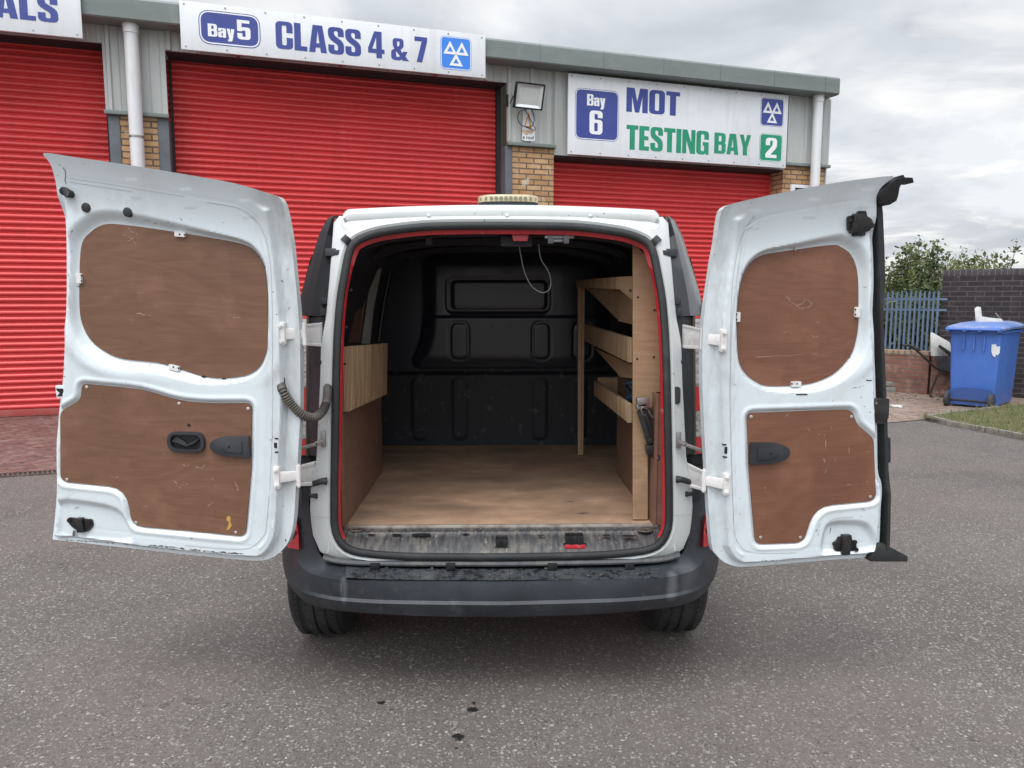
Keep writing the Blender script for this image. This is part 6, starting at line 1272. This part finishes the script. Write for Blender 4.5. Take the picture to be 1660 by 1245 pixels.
jk = thing('scissor_jack', 'folded black scissor jack strapped against the rack end board', 'jack', aY(1064, 745, 2.76))
J = lambda x, y, Y=2.77: aY(x, y, Y)
for a, b, w_ in (((1041, 664), (1063, 738), .040), ((1050, 662), (1072, 722), .026)):
    mb = MB(); mb.bar(J(*a, 2.775 if w_ > .03 else 2.785), J(*b, 2.775 if w_ > .03 else 2.785), w_, .022, (0, 1, 0)); mb.build('arm', m_latch, jk, bevel=.004)
mb = MB(); mb.bar(J(1046, 668, 2.755), J(1060, 716, 2.755), .010, .012, (0, 1, 0)); mb.build('channel', m_dark, jk, bevel=.001)
mb = MB(); mb.bar(J(1032, 652), J(1051, 650), .034, .03, (0, 1, 0)); mb.bar(J(1031, 660), J(1047, 657), .018, .03, (0, 1, 0)); mb.build('saddle', m_steel, jk, bevel=.002)
mb = MB(); mb.bar(J(1047, 729), J(1072, 726), .035, .04, (0, 1, 0)); mb.bar(J(1050, 716), J(1060, 710), .02, .03, (0, 1, 0)); mb.build('base', m_latch, jk, bevel=.003)
q = J(1064, 741, 2.755)
mb = MB(); mb.tube([q, q + (0, -.014, 0)], .0125, 14); mb.build('pivot', m_latch, jk, smooth=True)
mb = MB(); mb.tube([q + (0, -.012, 0), q + (0, -.018, 0)], .006, 10); mb.build('pin', m_steel, jk, smooth=True)
mb = MB(); mb.tube(catmull([J(1046, 674, 2.75), J(1040, 668, 2.745), J(1041, 660, 2.745), J(1050, 664, 2.745), J(1056, 674, 2.745), J(1066, 679, 2.75), J(1073, 674, 2.755)], 6), .0028, 6); mb.build('retaining_wire', m_steel, jk, smooth=True)

# thin seams, scratches and chipped edges on the doors: narrow ribbons lying on the pressed surface
m_seam = M('sealer_seam', (.42, .43, .43), .6); m_chip = M('bare_chip', (.05, .045, .045), .7); m_grime = M('edge_grime', (.34, .31, .27), .8)
def ribbon(D, skin, name, pts, w_, mat, jag=0., seed=0, k_=8, gaps=0.):
    r = np.random.default_rng(seed); Q = catmull([(x, y, 0) for x, y in pts], k_); mb = MB(); V = []; n = len(Q)
    PX = []
    for i, q in enumerate(Q):
        a = Q[max(i - 1, 0)]; b = Q[min(i + 1, n - 1)]; t = (b - a)[:2]; t = t / (np.linalg.norm(t) + 1e-9); nr_ = np.array([-t[1], t[0]])
        c = q[:2] + nr_ * r.normal(0, 1) * jag; ww = w_ * (1 if not gaps else max(.05, r.uniform(-.3, 1.4)))
        PX += [c + nr_ * sgn * ww for sgn in (-.5, .5)]
    A = np.array(PX); ry = FP * fw + (A[:, :1] - 830) * rt + (622.5 - A[:, 1:]) * up; den = ry @ D.W; w0_ = np.full(len(A), .02)
    for _ in range(12):
        P_ = CP + ry * ((((D.O + w0_[:, None] * D.W) - CP) @ D.W) / den)[:, None]; U_ = (P_ - D.O) @ D.U; V_ = P_[:, 2] - D.O[2]; w0_ = .5 * w0_ + .5 * D.prof(U_, V_)
    dd_ = -sdf(D.OUT, U_, V_)[0]; R_ = D.hf(U_[None], V_[None], dd_[None])[0] - D.prof(U_, V_)
    R_ = np.where(sdf(D.WIN, U_, V_)[0] < 0, np.maximum(R_, -.0245), R_); R_ = np.where(sdf(D.LOW, U_, V_)[0] < 0, np.maximum(R_, -.0055), R_)
    V = list(D.fr(U_, V_, D.prof(U_, V_) + R_ + .0009))
    mb.add(V, grid_faces(n, 2)); return mb.build(name, mat, skin, smooth='raw')
ribbon(DL, dL, 'seam', [(112, 289), (180, 299), (240, 309), (300, 319)], .8, m_seam); ribbon(DL, dL, 'seam', [(112, 295), (170, 304), (215, 311)], .8, m_seam)
ribbon(DL, dL, 'seam', [(335, 328), (385, 337), (410, 352), (428, 380), (437, 420), (441, 480), (443, 600), (440, 740), (432, 850), (424, 872), (405, 888), (370, 890), (300, 884)], .9, m_seam)
ribbon(DL, dL, 'chip', [(98, 880), (150, 883), (200, 887.5), (245, 892), (300, 897), (360, 902)], 1.1, m_chip, .5, 1, 26, 1)
ribbon(DL, dL, 'chip', [(240, 883), (290, 888), (340, 894), (395, 898)], 1.9, m_chip, .6, 2, 24, 1)
ribbon(DL, dL, 'chip', [(103, 272), (107, 281), (106, 291), (108, 298)], 1.0, m_chip, .3, 3)
ribbon(DL, dL, 'chip', [(92, 598), (96, 602), (103, 600), (98, 607), (106, 611)], 1.0, m_chip, .6, 4, 6, 1); ribbon(DL, dL, 'chip', [(93, 612), (100, 613), (104, 611)], 1.3, m_chip, .3, 5, 6, 1)
ribbon(DR, dR, 'seam', [(1222, 350), (1204, 380), (1193, 420), (1186, 480), (1183, 560), (1184, 700), (1190, 850), (1200, 884), (1222, 896), (1290, 896)], .9, m_seam)
ribbon(DR, dR, 'seam', [(1384, 838), (1350, 842), (1337, 860), (1334, 892)], .8, m_seam)
ribbon(DR, dR, 'chip', [(1234, 909), (1280, 908), (1340, 904), (1408, 899)], .9, m_chip, .4, 6, 26, 1)
ribbon(DR, dR, 'chip', [(1419, 577), (1422, 581), (1419, 586), (1423, 589), (1420, 594)], 2.6, m_chip, .8, 7, 5, 1); ribbon(DR, dR, 'chip', [(1404, 616), (1409, 617), (1413, 616)], 1.8, m_chip, .1, 8)
for i, P in enumerate((((1380, 629), (1392, 628), (1402, 625)), ((1396, 824), (1402, 828)), ((1322, 862), (1326, 855), (1330, 848)), ((1325, 868), (1328, 858)), ((1349, 868), (1351, 858)), ((1424, 860), (1433, 858)), ((1404, 466), (1412, 462)), ((1380, 572), (1376, 580)))): ribbon(DR, dR, 'scratch', P, .9, m_chip, .4, 20 + i, 6, 1)
for i, P in enumerate((((100, 448), (104, 440)), ((92, 640), (96, 646)), ((116, 827), (122, 824)), ((165, 640), (170, 655)), ((405, 688), (409, 700)), ((262, 585), (268, 587)), ((232, 596), (238, 590)), ((440, 700), (443, 710)))): ribbon(DL, dL, 'scratch', P, .8, m_chip, .4, 40 + i, 6, 1)
m_scuff = M('pale_scuff', (.36, .24, .16), .7)
for i, P in enumerate((((295, 753), (302, 756), (306, 749)), ((316, 757), (323, 759), (331, 755)), ((280, 780), (288, 786), (296, 787), (304, 785)), ((284, 788), (292, 791)), ((176, 772), (184, 775), (191, 774)), ((343, 775), (349, 789)), ((380, 782), (386, 796)), ((262, 735), (266, 737)), ((335, 820), (345, 815)), ((232, 820), (238, 823)))): ribbon(DL, dL, 'scuff', P, 1.3, m_scuff, .8, 60 + i, 5, 1)
for i, P in enumerate((((1346, 690), (1351, 697)), ((1338, 703), (1340, 715), (1339, 733)), ((1338, 744), (1337, 755)), ((1344, 752), (1338, 767)), ((1353, 745), (1357, 751)), ((1377, 725), (1378, 736)), ((1373, 787), (1382, 785)), ((1405, 733), (1414, 731)), ((1240, 790), (1244, 800)), ((1274, 675), (1279, 671)), ((1310, 693), (1315, 698)), ((1328, 705), (1330, 705)), ((1404, 781), (1412, 783)), ((1286, 752), (1290, 750)))): ribbon(DR, dR, 'scuff', P, 1.2, m_scuff, .9, 80 + i, 5, 1)
for i, P in enumerate((((1280, 480), (1292, 492), (1300, 495), (1312, 486)), ((1294, 492), (1304, 500), (1318, 500)), ((1314, 487), (1321, 492), (1316, 499)), ((1322, 544), (1332, 548)), ((1330, 523), (1337, 522)), ((1276, 540), (1286, 537)), ((1230, 580), (1330, 574)))): ribbon(DR, dR, 'scuff', P, 1.2 if i < 6 else .8, m_scuff, .9 if i < 6 else .1, 110 + i, 6, 1)
for i, P in enumerate((((190, 378), (204, 385), (214, 395)), ((198, 390), (210, 384)), ((200, 370), (216, 380)), ((1, 1), (1, 1)))):
    if i < 3: ribbon(DL, dL, 'scuff', P, 1.0, M('faint_scuff', (.34, .24, .18), .7) if i == 0 else bpy.data.materials['faint_scuff'], .8, 130 + i, 6, 1)

# seams on the white frame, layered ply edges
def fribbon(name, pts, w_):
    for sg in (-1, 1):
        Q = catmull([(x, y, 0) for x, y in pts], 6); n = len(Q); V = []
        for i, q in enumerate(Q):
            a = Q[max(i - 1, 0)]; b = Q[min(i + 1, n - 1)]; t = (b - a)[:2]; t = t / np.linalg.norm(t); nr_ = np.array([-t[1], t[0]])
            for e in (-.5, .5): p = rear(*(q[:2] + nr_ * e * w_), -.0075); V.append(p if sg < 0 else mir(p))
        obj(name, V, grid_faces(n, 2), m_seam, van, smooth='raw')
fribbon('seam', [(505, 838), (534, 838.5)], .9); fribbon('seam', [(553, 362), (556, 368), (563, 372), (572, 373)], .9); fribbon('seam', [(524, 671), (529, 668), (534, 670)], .7)
m_lam = bpy.data.materials.new('ply_layers'); m_lam.use_nodes = True; nt = m_lam.node_tree; b = nt.nodes['Principled BSDF']; b.inputs['Roughness'].default_value = .8
tc = nt.nodes.new('ShaderNodeTexCoord'); sp_ = nt.nodes.new('ShaderNodeSeparateXYZ'); nt.links.new(tc.outputs['Object'], sp_.inputs[0])
nt.links.new(ramp(nt, math_(nt, 'PINGPONG', math_(nt, 'MULTIPLY', sp_.outputs[0], 400.), 1.), [(.3, (.42, .30, .18)), (.6, (.14, .085, .05))]), b.inputs['Base Color'])
def layers(name, c0, c1, Y, dx, par):
    a = aY(*c0, Y); b_ = aY(*c1, Y); mb = MB(); lo, hi = min(a[2], b_[2]), max(a[2], b_[2]); mb.box((min(a[0], a[0] + dx), Y - .0022, lo), (max(a[0], a[0] + dx), Y + .0005, hi)); mb.build(name, m_lam, par)
layers('ply_edge', (565.5, 562), (563.5, 667), 2.745, -.022, van)
layers('ply_edge', (1021, 549), (1020, 587.5), 2.83, .020, sh); layers('ply_edge', (1018, 655.5), (1018, 685), 2.83, .016, sh); layers('ply_edge', (1000, 449.5), (1001, 468.5), 2.93, .016, sh)

for x, y in ((1034, 482), (1061, 503), (1033, 582), (1060, 579), (1022, 471), (1036, 655)):
    q = aY(x, y, 2.80 if x > 1026 else 2.87); mb = MB(); mb.disc(q, (0, 1, 0), .0045, .002, 8); mb.build('screw', m_dark, sh, smooth=True)
# ------------------------------------------------------------------ right hand yard: walls, fence, bin, barrow, shrubs
m_lowb = brick_mat('red_wall_brick', (.20, .085, .06), (.27, .13, .09), (.15, .12, .10), layers=[((.10, .05, .045), 3, .45, .7, .6), ((.42, .34, .28), 6, .64, .7, .5)])
m_cop = brick_mat('coping_brick', (.28, .17, .11), (.36, .25, .17), (.12, .10, .08), .085, .6, .010, vert=True, layers=[((.14, .10, .08), 4, .45, .7, .5)])
m_darkb = brick_mat('dark_glazed_brick', (.022, .016, .019), (.038, .027, .031), (.075, .07, .072), layers=[((.24, .10, .06), 2.4, .655, .67, .9), ((.018, .014, .016), 2, .45, .7, .5), ((.55, .54, .52), 7, .735, .75, .6)])
m_darkc = brick_mat('dark_coping', (.055, .05, .055), (.075, .066, .068), (.13, .12, .12), .075, .6, .009, vert=True)
wa, wb = aZ(1418, 633.5), aZ(1500, 640); wd = (wb - wa) / np.linalg.norm(wb - wa); wn_ = np.array([wd[1], -wd[0], 0]); ang = math.atan2(wd[1], wd[0])
w0 = wa - wd * .45; Lw = float(np.linalg.norm(wb - w0)) + .02
def Wp(s, n, z): return w0 + wd * s + wn_ * n + UZ * z
hl_ = aP(1480, 569, wa, wn_)[2]
lw_ = thing('low_brick_wall', 'low red brick wall with paler coping under the blue fence', 'wall', w0, ang)
mb = MB(); mb.box((0, -.22, 0), (Lw, 0, hl_ - .075), Wp); mb.build('brickwork', m_lowb, lw_)
mb = MB(); mb.box((-.01, -.23, hl_ - .075), (Lw + .01, .01, hl_), Wp); mb.build('coping', m_cop, lw_, bevel=.006)
# return of the wall towards the viewer's right, in shade of the bin
ta, tb = aZ(1519, 637), aZ(1740, 652); ta = aZ(1516, 636.5); td = (tb - ta) / np.linalg.norm(tb - ta); tn = np.array([td[1], -td[0], 0]); tang = math.atan2(td[1], td[0])
def Tp(s, n, z): return ta + td * s + tn * n + UZ * z
ht = float(aP(1600, 436, ta, tn)[2])
tw = thing('tall_brick_wall', 'tall soot dark brick wall with soldier coping behind the blue bin', 'wall', ta, tang)
mb = MB(); mb.box((.0, -.22, 0), (6.5, 0, ht - .10), Tp); mb.build('brickwork', m_darkb, tw)
mb = MB(); mb.box((-.008, -.228, ht - .10), (6.5, .008, ht), Tp); mb.build('coping', m_darkc, tw, bevel=.006)
mb = MB(); mb.box((Lw + .03, -.10, 0), (Lw + .30, -.02, hl_ - .05), Wp); mb.build('low_return', m_lowb, lw_)
# blue palisade fence on the low wall
m_pal = M('blue_palisade', (.10, .145, .22), .55, layers=[((.13, .19, .29), 3, .45, .7, .6), ((.14, .09, .06), 20, .66, .72, .7)])
zf1 = float(aP(1470, 472, wa - wn_ * .12, wn_)[2]); pf = thing('palisade_fence', 'blue steel palisade fence standing behind the low brick wall', 'fence', Wp(0, -.30, 0), ang)
ppx = [1418 + 7.35 * i for i in range(14)]
for i, px in enumerate(ppx):
    q = aP(px, 600, wa - wn_ * .30, wn_); s = float(np.dot(q - w0, wd)); mb = MB(); wv_ = .017
    zt2 = zf1 + .015 * (i % 2); prof_ = [(-wv_, 0), (-wv_ * .6, .012), (wv_ * .6, .012), (wv_, 0)]
    V = []
    for z, kx in ((.05, 1), (zt2 - .06, 1), (zt2, .25)):
        for a, b_ in prof_: V.append(Wp(s + a * kx, -.30 + b_, z))
        for a, b_ in prof_[::-1]: V.append(Wp(s + a * kx, -.303 + b_ - .002, z))
    F = [(8 * j + i2, 8 * j + (i2 + 1) % 8, 8 * (j + 1) + (i2 + 1) % 8, 8 * (j + 1) + i2) for j in range(2) for i2 in range(8)] + [tuple(range(16, 24)), tuple(range(8))[::-1]]
    mb.add(V, F); mb.build('pale', m_pal, pf)
for py in (485, 502):
    z = float(aP(1470, py, wa - wn_ * .32, wn_)[2]); mb = MB(); mb.box((-.1, -.335, z - .016), (Lw + .12, -.306, z + .016), Wp); mb.build('rail', m_pal, pf)
# wheeled bin
m_bin = M('blue_bin_plastic', (.065, .165, .52), .42, layers=[((.03, .09, .34), 1.6, .42, .7, .5), ((.14, .20, .36), 5, .58, .75, .4), ((.30, .30, .32), 30, .68, .75, .4)], bump=(240, .2, .001))
m_binl = M('blue_bin_lid', (.10, .17, .42), .45, layers=[((.30, .33, .42), 4, .42, .65, .7), ((.05, .10, .30), 8, .5, .7, .5)])
bc0 = aZ(1614, 665); bA = R(48); bu_ = np.array([-math.cos(bA), math.sin(bA), 0]); bv_ = np.array([math.sin(bA), math.cos(bA), 0])
def Bp(u, v, z): return bc0 + bu_ * u + bv_ * v + UZ * z      # u across the wheel side, v along the depth
bn = thing('wheeled_bin', 'big blue wheeled bin with two black wheels in front of the dark brick wall', 'bin', Bp(.3, .4, 0), 0)
W0, D0 = .60, .98; zb0, ztop = .05, 1.04
def ringb(k, z, r=.04, du=0, dv=0):   # rounded rect ring, k = widening
    P = rrect(-k - du, -k - dv, W0 + k, D0 + k, r, 4); return [Bp(u, v, z) for u, v in P]
V = []; Z = [(-.045, .03), (-.04, .05), (-.02, .45), (-.012, .72), (.0, .98), (.0, 1.0), (.022, 1.005), (.024, 1.04)]
for kk, z in Z: V += ringb(kk, z)
n = len(ringb(0, 0)); F = [(i * n + j, i * n + (j + 1) % n, (i + 1) * n + (j + 1) % n, (i + 1) * n + j) for i in range(len(Z) - 1) for j in range(n)] + [tuple(range(n))[::-1]]
body = obj('body', V, F, m_bin, bn, smooth=True, sharp=40)
# wheel side: step recess ribs
mb = MB()
for u in (.18, .30, .42): mb.cut().hexa([Bp(u - .008, -.03, .78), Bp(u + .008, -.03, .78), Bp(u + .008, .02, .78), Bp(u - .008, .02, .78), Bp(u - .008, -.014, .97), Bp(u + .008, -.014, .97), Bp(u + .008, .02, .97), Bp(u - .008, .02, .97)])
mb.build('rib', m_bin, body)
mb = MB(); mb.prism(rr([(.0, .04), (.60, .04), (.60, .22, .08), (.42, .27, .1), (.12, .27, .1), (.0, .22, .05)]), lambda a, b, t: Bp(a, t - .044 + .02 * b, b), -.004, .001); mb.build('axle_recess_shade', M('bin_shadow_blue', (.03, .075, .24), .5), body)  # thin darker plate: shadow of the axle recess painted in its colour
# lid
V = []; Zl = [(.03, 1.045, 0), (.045, 1.05, .02), (.045, 1.075, .02), (.02, 1.10, .0), (-.08, 1.135, 0), (-.2, 1.145, 0)]
for kk, z, dv in Zl: V += [Bp(u, v, z + .02 * (v / D0)) for u, v in rrect(-kk, -kk - dv, W0 + kk, D0 + kk, .05, 4)]
n = len(rrect(0, 0, 1, 1, .05, 4)); F = [(i * n + j, i * n + (j + 1) % n, (i + 1) * n + (j + 1) % n, (i + 1) * n + j) for i in range(len(Zl) - 1) for j in range(n)] + [tuple(range(n))[::-1], tuple(range(5 * n, 6 * n))]
lid = obj('lid', V, F, m_binl, bn, smooth=True, sharp=35)
mb = MB(); mb.tube([Bp(-.02, -.12, 1.055), Bp(W0 + .02, -.12, 1.055)], .016, 12)
for u in (.0, .22, .40, .60): mb.bar(Bp(u, -.125, 1.055), Bp(u, .0, 1.03), .035, .05)
mb.build('handle', m_bin, bn, smooth=True, sharp=40)
m_bwh = M('bin_tyre', (.03, .03, .032), .7, layers=[((.09, .085, .08), 8, .45, .7, .6)])
for u in (.04, .56):
    mb = MB(); c = Bp(u, -.055, .106); mb.tube([c - bu_ * .028, c - bu_ * .020, c + bu_ * .020, c + bu_ * .028], [.092, .106, .106, .092], 28); wv_ = mb.build('wheel', m_bwh, bn, smooth=True, sharp=40)
    mb = MB(); mb.tube([c - bu_ * .032, c + bu_ * .032], .030, 14); mb.build('hub', m_gap, wv_, smooth=True)
mb = MB(); mb.tube([Bp(.02, -.045, .10), Bp(.58, -.045, .10)], .014, 8); mb.build('axle', m_gap, bn, smooth=True)
lb = MB(); V = [(-.0, .62), (.0, .86)]; u0 = -.012   # torn paper label on the wheel side
qa = [(.44, .82), (.50, .83), (.51, .79), (.56, .80), (.56, .70), (.53, .66), (.51, .68), (.50, .63), (.46, .66), (.44, .72)]
mb = MB(); mb.prism([(.56 - a + .03 + (a - .5) * .2, .07 + b * .98 - (b - .7) * .1) for a, b in qa], lambda a, b, t: Bp(.42 - a + -.06 + .1 if 0 else a - .04, -.0, b) + bv_ * (t - .004 + .012 * (1 - b)), -.002, .0); mb.build('torn_label', m_board, bn, smooth='raw')
# broken white plastic pieces lying on the lid
m_wpl = M('white_plastic_scrap', (.66, .65, .62), .4, layers=[((.35, .32, .28), 6, .5, .7, .5)])
def sc_(name, label, pts, Y, th, mat=m_wpl):
    Q = [aY(x, y, Y) for x, y in pts]; n = len(Q); V = Q + [q + np.array(th) for q in Q]
    F = [tuple(range(n)), tuple(range(n, 2 * n))[::-1]] + [(i, (i + 1) % n, n + (i + 1) % n, n + i) for i in range(n)]
    return props(obj(name, V, F, mat, bevel=.003), label, 'scrap')
sc_('plastic_scrap', 'upright white broken panel resting on the lid of the blue bin', [(1582, 525), (1580, 500), (1584, 497), (1590, 498), (1592, 513), (1604, 515), (1624, 517), (1628, 524)], float(Bp(.3, .3, 1)[1]), (.02, .03, 0))
sc_('plastic_stick', 'thin grey stick poking up beside the white panel on the bin lid', [(1613, 507.5), (1615, 507), (1626, 520), (1623, 521)], float(Bp(.3, .36, 1)[1]), (.01, .012, 0), m_steel)
# wheelbarrow
bY = 10.55; m_bar = M('barrow_tube', (.035, .033, .033), .5, .3, layers=[((.16, .09, .05), 12, .52, .7, .7)]); m_tray = M('barrow_tray', (.16, .16, .155), .55, .4, layers=[((.10, .06, .04), 7, .45, .7, .7)])
gl = aZ(1530, 641)[1]; bY = float(aZ(1530, 645)[1]); T = lambda x, y, d=0.: aY(x, y, bY + d)
wbw = thing('wheelbarrow', 'rusty grey wheelbarrow with black handles leaning behind the blue bin', 'wheelbarrow', (float(T(1530, 640)[0]), bY, 0))
mb = MB(); mb.tube(catmull([T(1464, 560), T(1474, 560), T(1486, 568), T(1502, 583), T(1518, 597), T(1545, 604), T(1580, 606)], 5), .017, 8)
mb.cut().tube(catmull([T(1476, 563, .5), T(1488, 566, .5), T(1502, 580, .5), T(1520, 592, .5), T(1560, 600, .5)], 5), .017, 8); mb.build('handle', m_bar, wbw, smooth=True)
mb = MB(); mb.tube(catmull([T(1521, 604), T(1514, 622), T(1508, 640), T(1516, 646), T(1528, 643), T(1541, 626)], 5), .016, 8)
mb.cut().tube(catmull([T(1527, 604, .4), T(1521, 622, .4), T(1516, 636, .4), T(1526, 640, .4)], 5), .014, 8); mb.build('leg', m_bar, wbw, smooth=True)
mb = MB(); a = [T(1516, 577), T(1600, 577), T(1600, 577, .55), T(1516, 577, .55)]; c = [T(1521, 605, .08), T(1590, 606, .08), T(1590, 606, .45), T(1521, 605, .45)]
i_ = [p + (0, 0, .0) for p in a]; V = c + a + [q + (.01, .01, .012) for q in c] + [a[0] + (.012, .012, 0), a[1] + (-.012, .012, 0), a[2] + (-.012, -.012, 0), a[3] + (.012, -.012, 0)]
mb.add(V, [(3, 2, 1, 0), (0, 1, 5, 4), (1, 2, 6, 5), (2, 3, 7, 6), (3, 0, 4, 7), (8, 9, 10, 11), (12, 13, 9, 8), (13, 14, 10, 9), (14, 15, 11, 10), (15, 12, 8, 11), (4, 5, 13, 12), (5, 6, 14, 13), (6, 7, 15, 14), (7, 4, 12, 15)]); mb.build('tray', m_tray, wbw)
mb = MB(); c = T(1600, 640, .25); mb.tube([c + (0, -.04, -.0), c + (0, -.03, 0), c + (0, .03, 0), c + (0, .04, 0)], [.15, .18, .18, .15], 24); o = mb.build('wheel', m_bwh, wbw, smooth=True)
sc_('scrap_board', 'cracked white board propped in the wheelbarrow against the bin', [(1510, 577), (1509, 540), (1512, 539), (1540, 555), (1545, 578)], bY + .2, (.0, .02, 0))
sc_('scrap_bar', 'black bent bar lying across the wheelbarrow tray', [(1521, 562), (1524, 559), (1542, 571), (1545, 580), (1540, 578)], bY + .12, (.02, .05, 0), m_bar)
# slabs against the wall
m_slab = M('grey_slab', (.22, .215, .20), .9, layers=[((.12, .13, .09), 7, .45, .65, .7), ((.34, .33, .3), 30, .55, .7, .5)], bump=(60, .5, .003))
for i, (x0, x1, y1, lab) in enumerate(((1425, 1470, 636, 'grey paving slab lying on the ground by the low wall, lowest of two'), (1424, 1464, 627, 'grey paving slab on top of the other by the low wall'))):
    base = aZ(x0, 636)[1]; z = .05 + i * .085; c = aY((x0 + x1) / 2, 632, base + .05); hw_ = (x1 - x0) / 2 / FP * base; mb = MB()
    mb.box((c[0] - hw_, base - .02 + i * .03, z - .045), (c[0] + hw_, base + .38, z + .03)); props(mb.build('paving_slab', m_slab, bevel=.008), lab, 'slab', 'two paving slabs by the wall')
p = aZ(1453, 661); mb = MB(); mb.box((p[0] - .07, p[1] - .05, .012), (p[0] + .06, p[1] + .05, .035)); mb.box((p[0] - .02, p[1] - .10, .012), (p[0] + .02, p[1] - .052, .03)); props(mb.build('litter', m_wpl, bevel=.004), 'small white scrap lying on the worn paving right of the van', 'litter')
# scattered rubble and twigs at the wall foot
m_rub2 = M('rubble', (.13, .10, .085), .9, layers=[((.28, .25, .22), 9, .45, .6, .7)])
mb = MB()
for i in range(150):
    x, y = random.uniform(1432, 1560), random.uniform(636, 652); c = aZ(x, y); r = random.uniform(.008, .03)
    P = [c + np.array([random.uniform(-r, r), random.uniform(-r, r), random.uniform(.0, r) + .006]) for _ in range(5)]; mb.add(P, [(0, 1, 2), (0, 2, 3), (0, 3, 4), (1, 2, 4), (2, 3, 4), (0, 1, 4)])
o = mb.build('rubble', m_rub2, smooth='raw'); props(o, 'loose brick crumbs and dirt along the foot of the low wall', 'rubble', kind='stuff')
# ------------------------------------------------------------------ shrubs and trees behind the fence
def leafmat(name, a, b_, c): return M(name, a, .75, layers=[(b_, 1.6, .38, .62, .85), (c, 7, .5, .7, .6)], spec=.25)
LM = [leafmat('willow_leaf', (.14, .17, .055), (.22, .235, .09), (.32, .30, .14)), leafmat('dark_leaf', (.055, .08, .032), (.10, .125, .05), (.16, .17, .075)), leafmat('olive_leaf', (.17, .185, .08), (.11, .13, .055), (.27, .255, .14))]
m_bark = M('bark', (.06, .05, .04), .9, layers=[((.12, .10, .08), 9, .4, .7, .6)])
def shrub(name, label, cat, cx, cy, top, wid, mat, nb, leaf, seed, spiky=.5, group=None, z0=0.):
    r = np.random.default_rng(seed); t = thing(name, label, cat, (cx, cy, z0), group=group); tr_ = MB(); lf = MB(); tips = []
    for i in range(nb):
        a = r.uniform(0, 2 * math.pi); rad = wid * math.sqrt(r.uniform(0, 1)); h = top * (1 - .45 * (rad / wid) ** 2 * r.uniform(.6, 1.4)) * (r.uniform(.72, 1.0) if r.uniform() > .12 else r.uniform(.95, 1.0 + .16 * spiky))
        b0 = np.array([cx + .15 * wid * math.cos(a), cy + .15 * wid * math.sin(a), z0]); e = np.array([cx + rad * math.cos(a), cy + rad * math.sin(a), z0 + h])
        m = (b0 + e) / 2 + np.array([math.cos(a), math.sin(a), .3]) * wid * .2; C_ = catmull([b0, m, e], 5); tr_.tube(C_, list(np.linspace(.022, .003, len(C_))), 5, False)
        n = int(60 + 90 * h)
        for k_ in range(n):
            s = r.uniform(.10, 1.02) ** .75; p = C_[min(int(s * (len(C_) - 1)), len(C_) - 1)] + r.normal(0, 1, 3) * wid * (.20 * (1.12 - s)) * np.array([1, 1, .8]) + r.normal(0, .025, 3)
            d = r.normal(0, 1, 3); d[2] += .4; d /= np.linalg.norm(d); q = np.cross(d, r.normal(0, 1, 3)); q /= np.linalg.norm(q); L = leaf * r.uniform(.6, 1.4)
            lf.add([p, p + d * L * .5 + q * L * .22, p + d * L, p + d * L * .5 - q * L * .22], [(0, 1, 2, 3)])
    tr_.build('stem', m_bark, t, smooth=True); lf.build('foliage', mat, t, smooth='raw'); return t
def at_px(px, Y): return aY(px, 485, Y)[0]
def topz(py, Y): return float(aY(830, py, Y)[2])
SH = [  # px, Y, top py, width m, material, kind label
 (1440, 14.0, 428, .9, 0, 'yellow green bush just right of the open door behind the fence'), (1490, 14.6, 398, .70, 1, 'tallest dark green sapling reaching into the sky behind the blue fence'),
 (1462, 15.5, 414, .8, 2, 'olive bush between the sapling and the open door'), (1522, 15.2, 424, .9, 0, 'pale bush behind the left end of the dark brick wall'),
 (1572, 15.5, 420, .9, 2, 'thin leafed bush over the middle of the dark brick wall'), (1655, 14.5, 404, .8, 1, 'dark tree top rising over the wall at the right edge'), (1612, 16.5, 428, 1.0, 0, 'low pale bush over the wall above the bin')]
for i, (px, Y, ty, wd_, mi_, lab) in enumerate(SH):
    shrub('tree' if i in (1, 5) else 'bush', lab, 'tree' if i in (1, 5) else 'bush', at_px(px, Y), Y, topz(ty, Y) * 1.13, wd_, LM[mi_], 26 if i != 1 else 30, .062, 30 + i, 1.0 if i == 1 else .5, 'bushes beyond the fence')
# dense undergrowth seen through the fence: one mass
r = np.random.default_rng(5); lf = MB()
for i in range(15000):
    x0 = r.uniform(1405, 1620); Y = r.uniform(12.9, 14.2); z = r.uniform(0, 1.78) ** 1.0; p = np.array([at_px(x0, Y), Y, z]) + r.normal(0, .03, 3)
    if math.sin(p[0] * 5.1) * .22 + math.sin(p[0] * 11.3 + 1) * .10 + 1.55 < z: continue
    d = r.normal(0, 1, 3); d /= np.linalg.norm(d); q = np.cross(d, r.normal(0, 1, 3)); q /= np.linalg.norm(q); L = r.uniform(.05, .12)
    lf.add([p, p + d * L * .5 + q * L * .3, p + d * L, p + d * L * .5 - q * L * .3], [(0, 1, 2, 3)])
props(lf.build('undergrowth', LM[1], smooth='raw'), 'tangled dark green undergrowth seen between the blue fence pales', 'undergrowth', kind='stuff')
# far hedge line closing the horizon
lf = MB()
for i in range(30000):
    x = r.uniform(6.5, 22); Y = 17.5 + r.uniform(0, 1.8); z = r.uniform(0, 2.2 + .45 * math.sin(x * 1.3) + .3 * math.sin(x * 3.7 + 1)); p = np.array([x, Y, z])
    d = r.normal(0, 1, 3); d /= np.linalg.norm(d); q = np.cross(d, r.normal(0, 1, 3)); q /= np.linalg.norm(q); L = r.uniform(.07, .15)
    lf.add([p, p + d * L * .5 + q * L * .35, p + d * L, p + d * L * .5 - q * L * .35], [(0, 1, 2, 3)])
props(lf.build('far_hedge', LM[2], smooth='raw'), 'far olive green scrub along the skyline beyond the yard', 'scrub', kind='stuff')
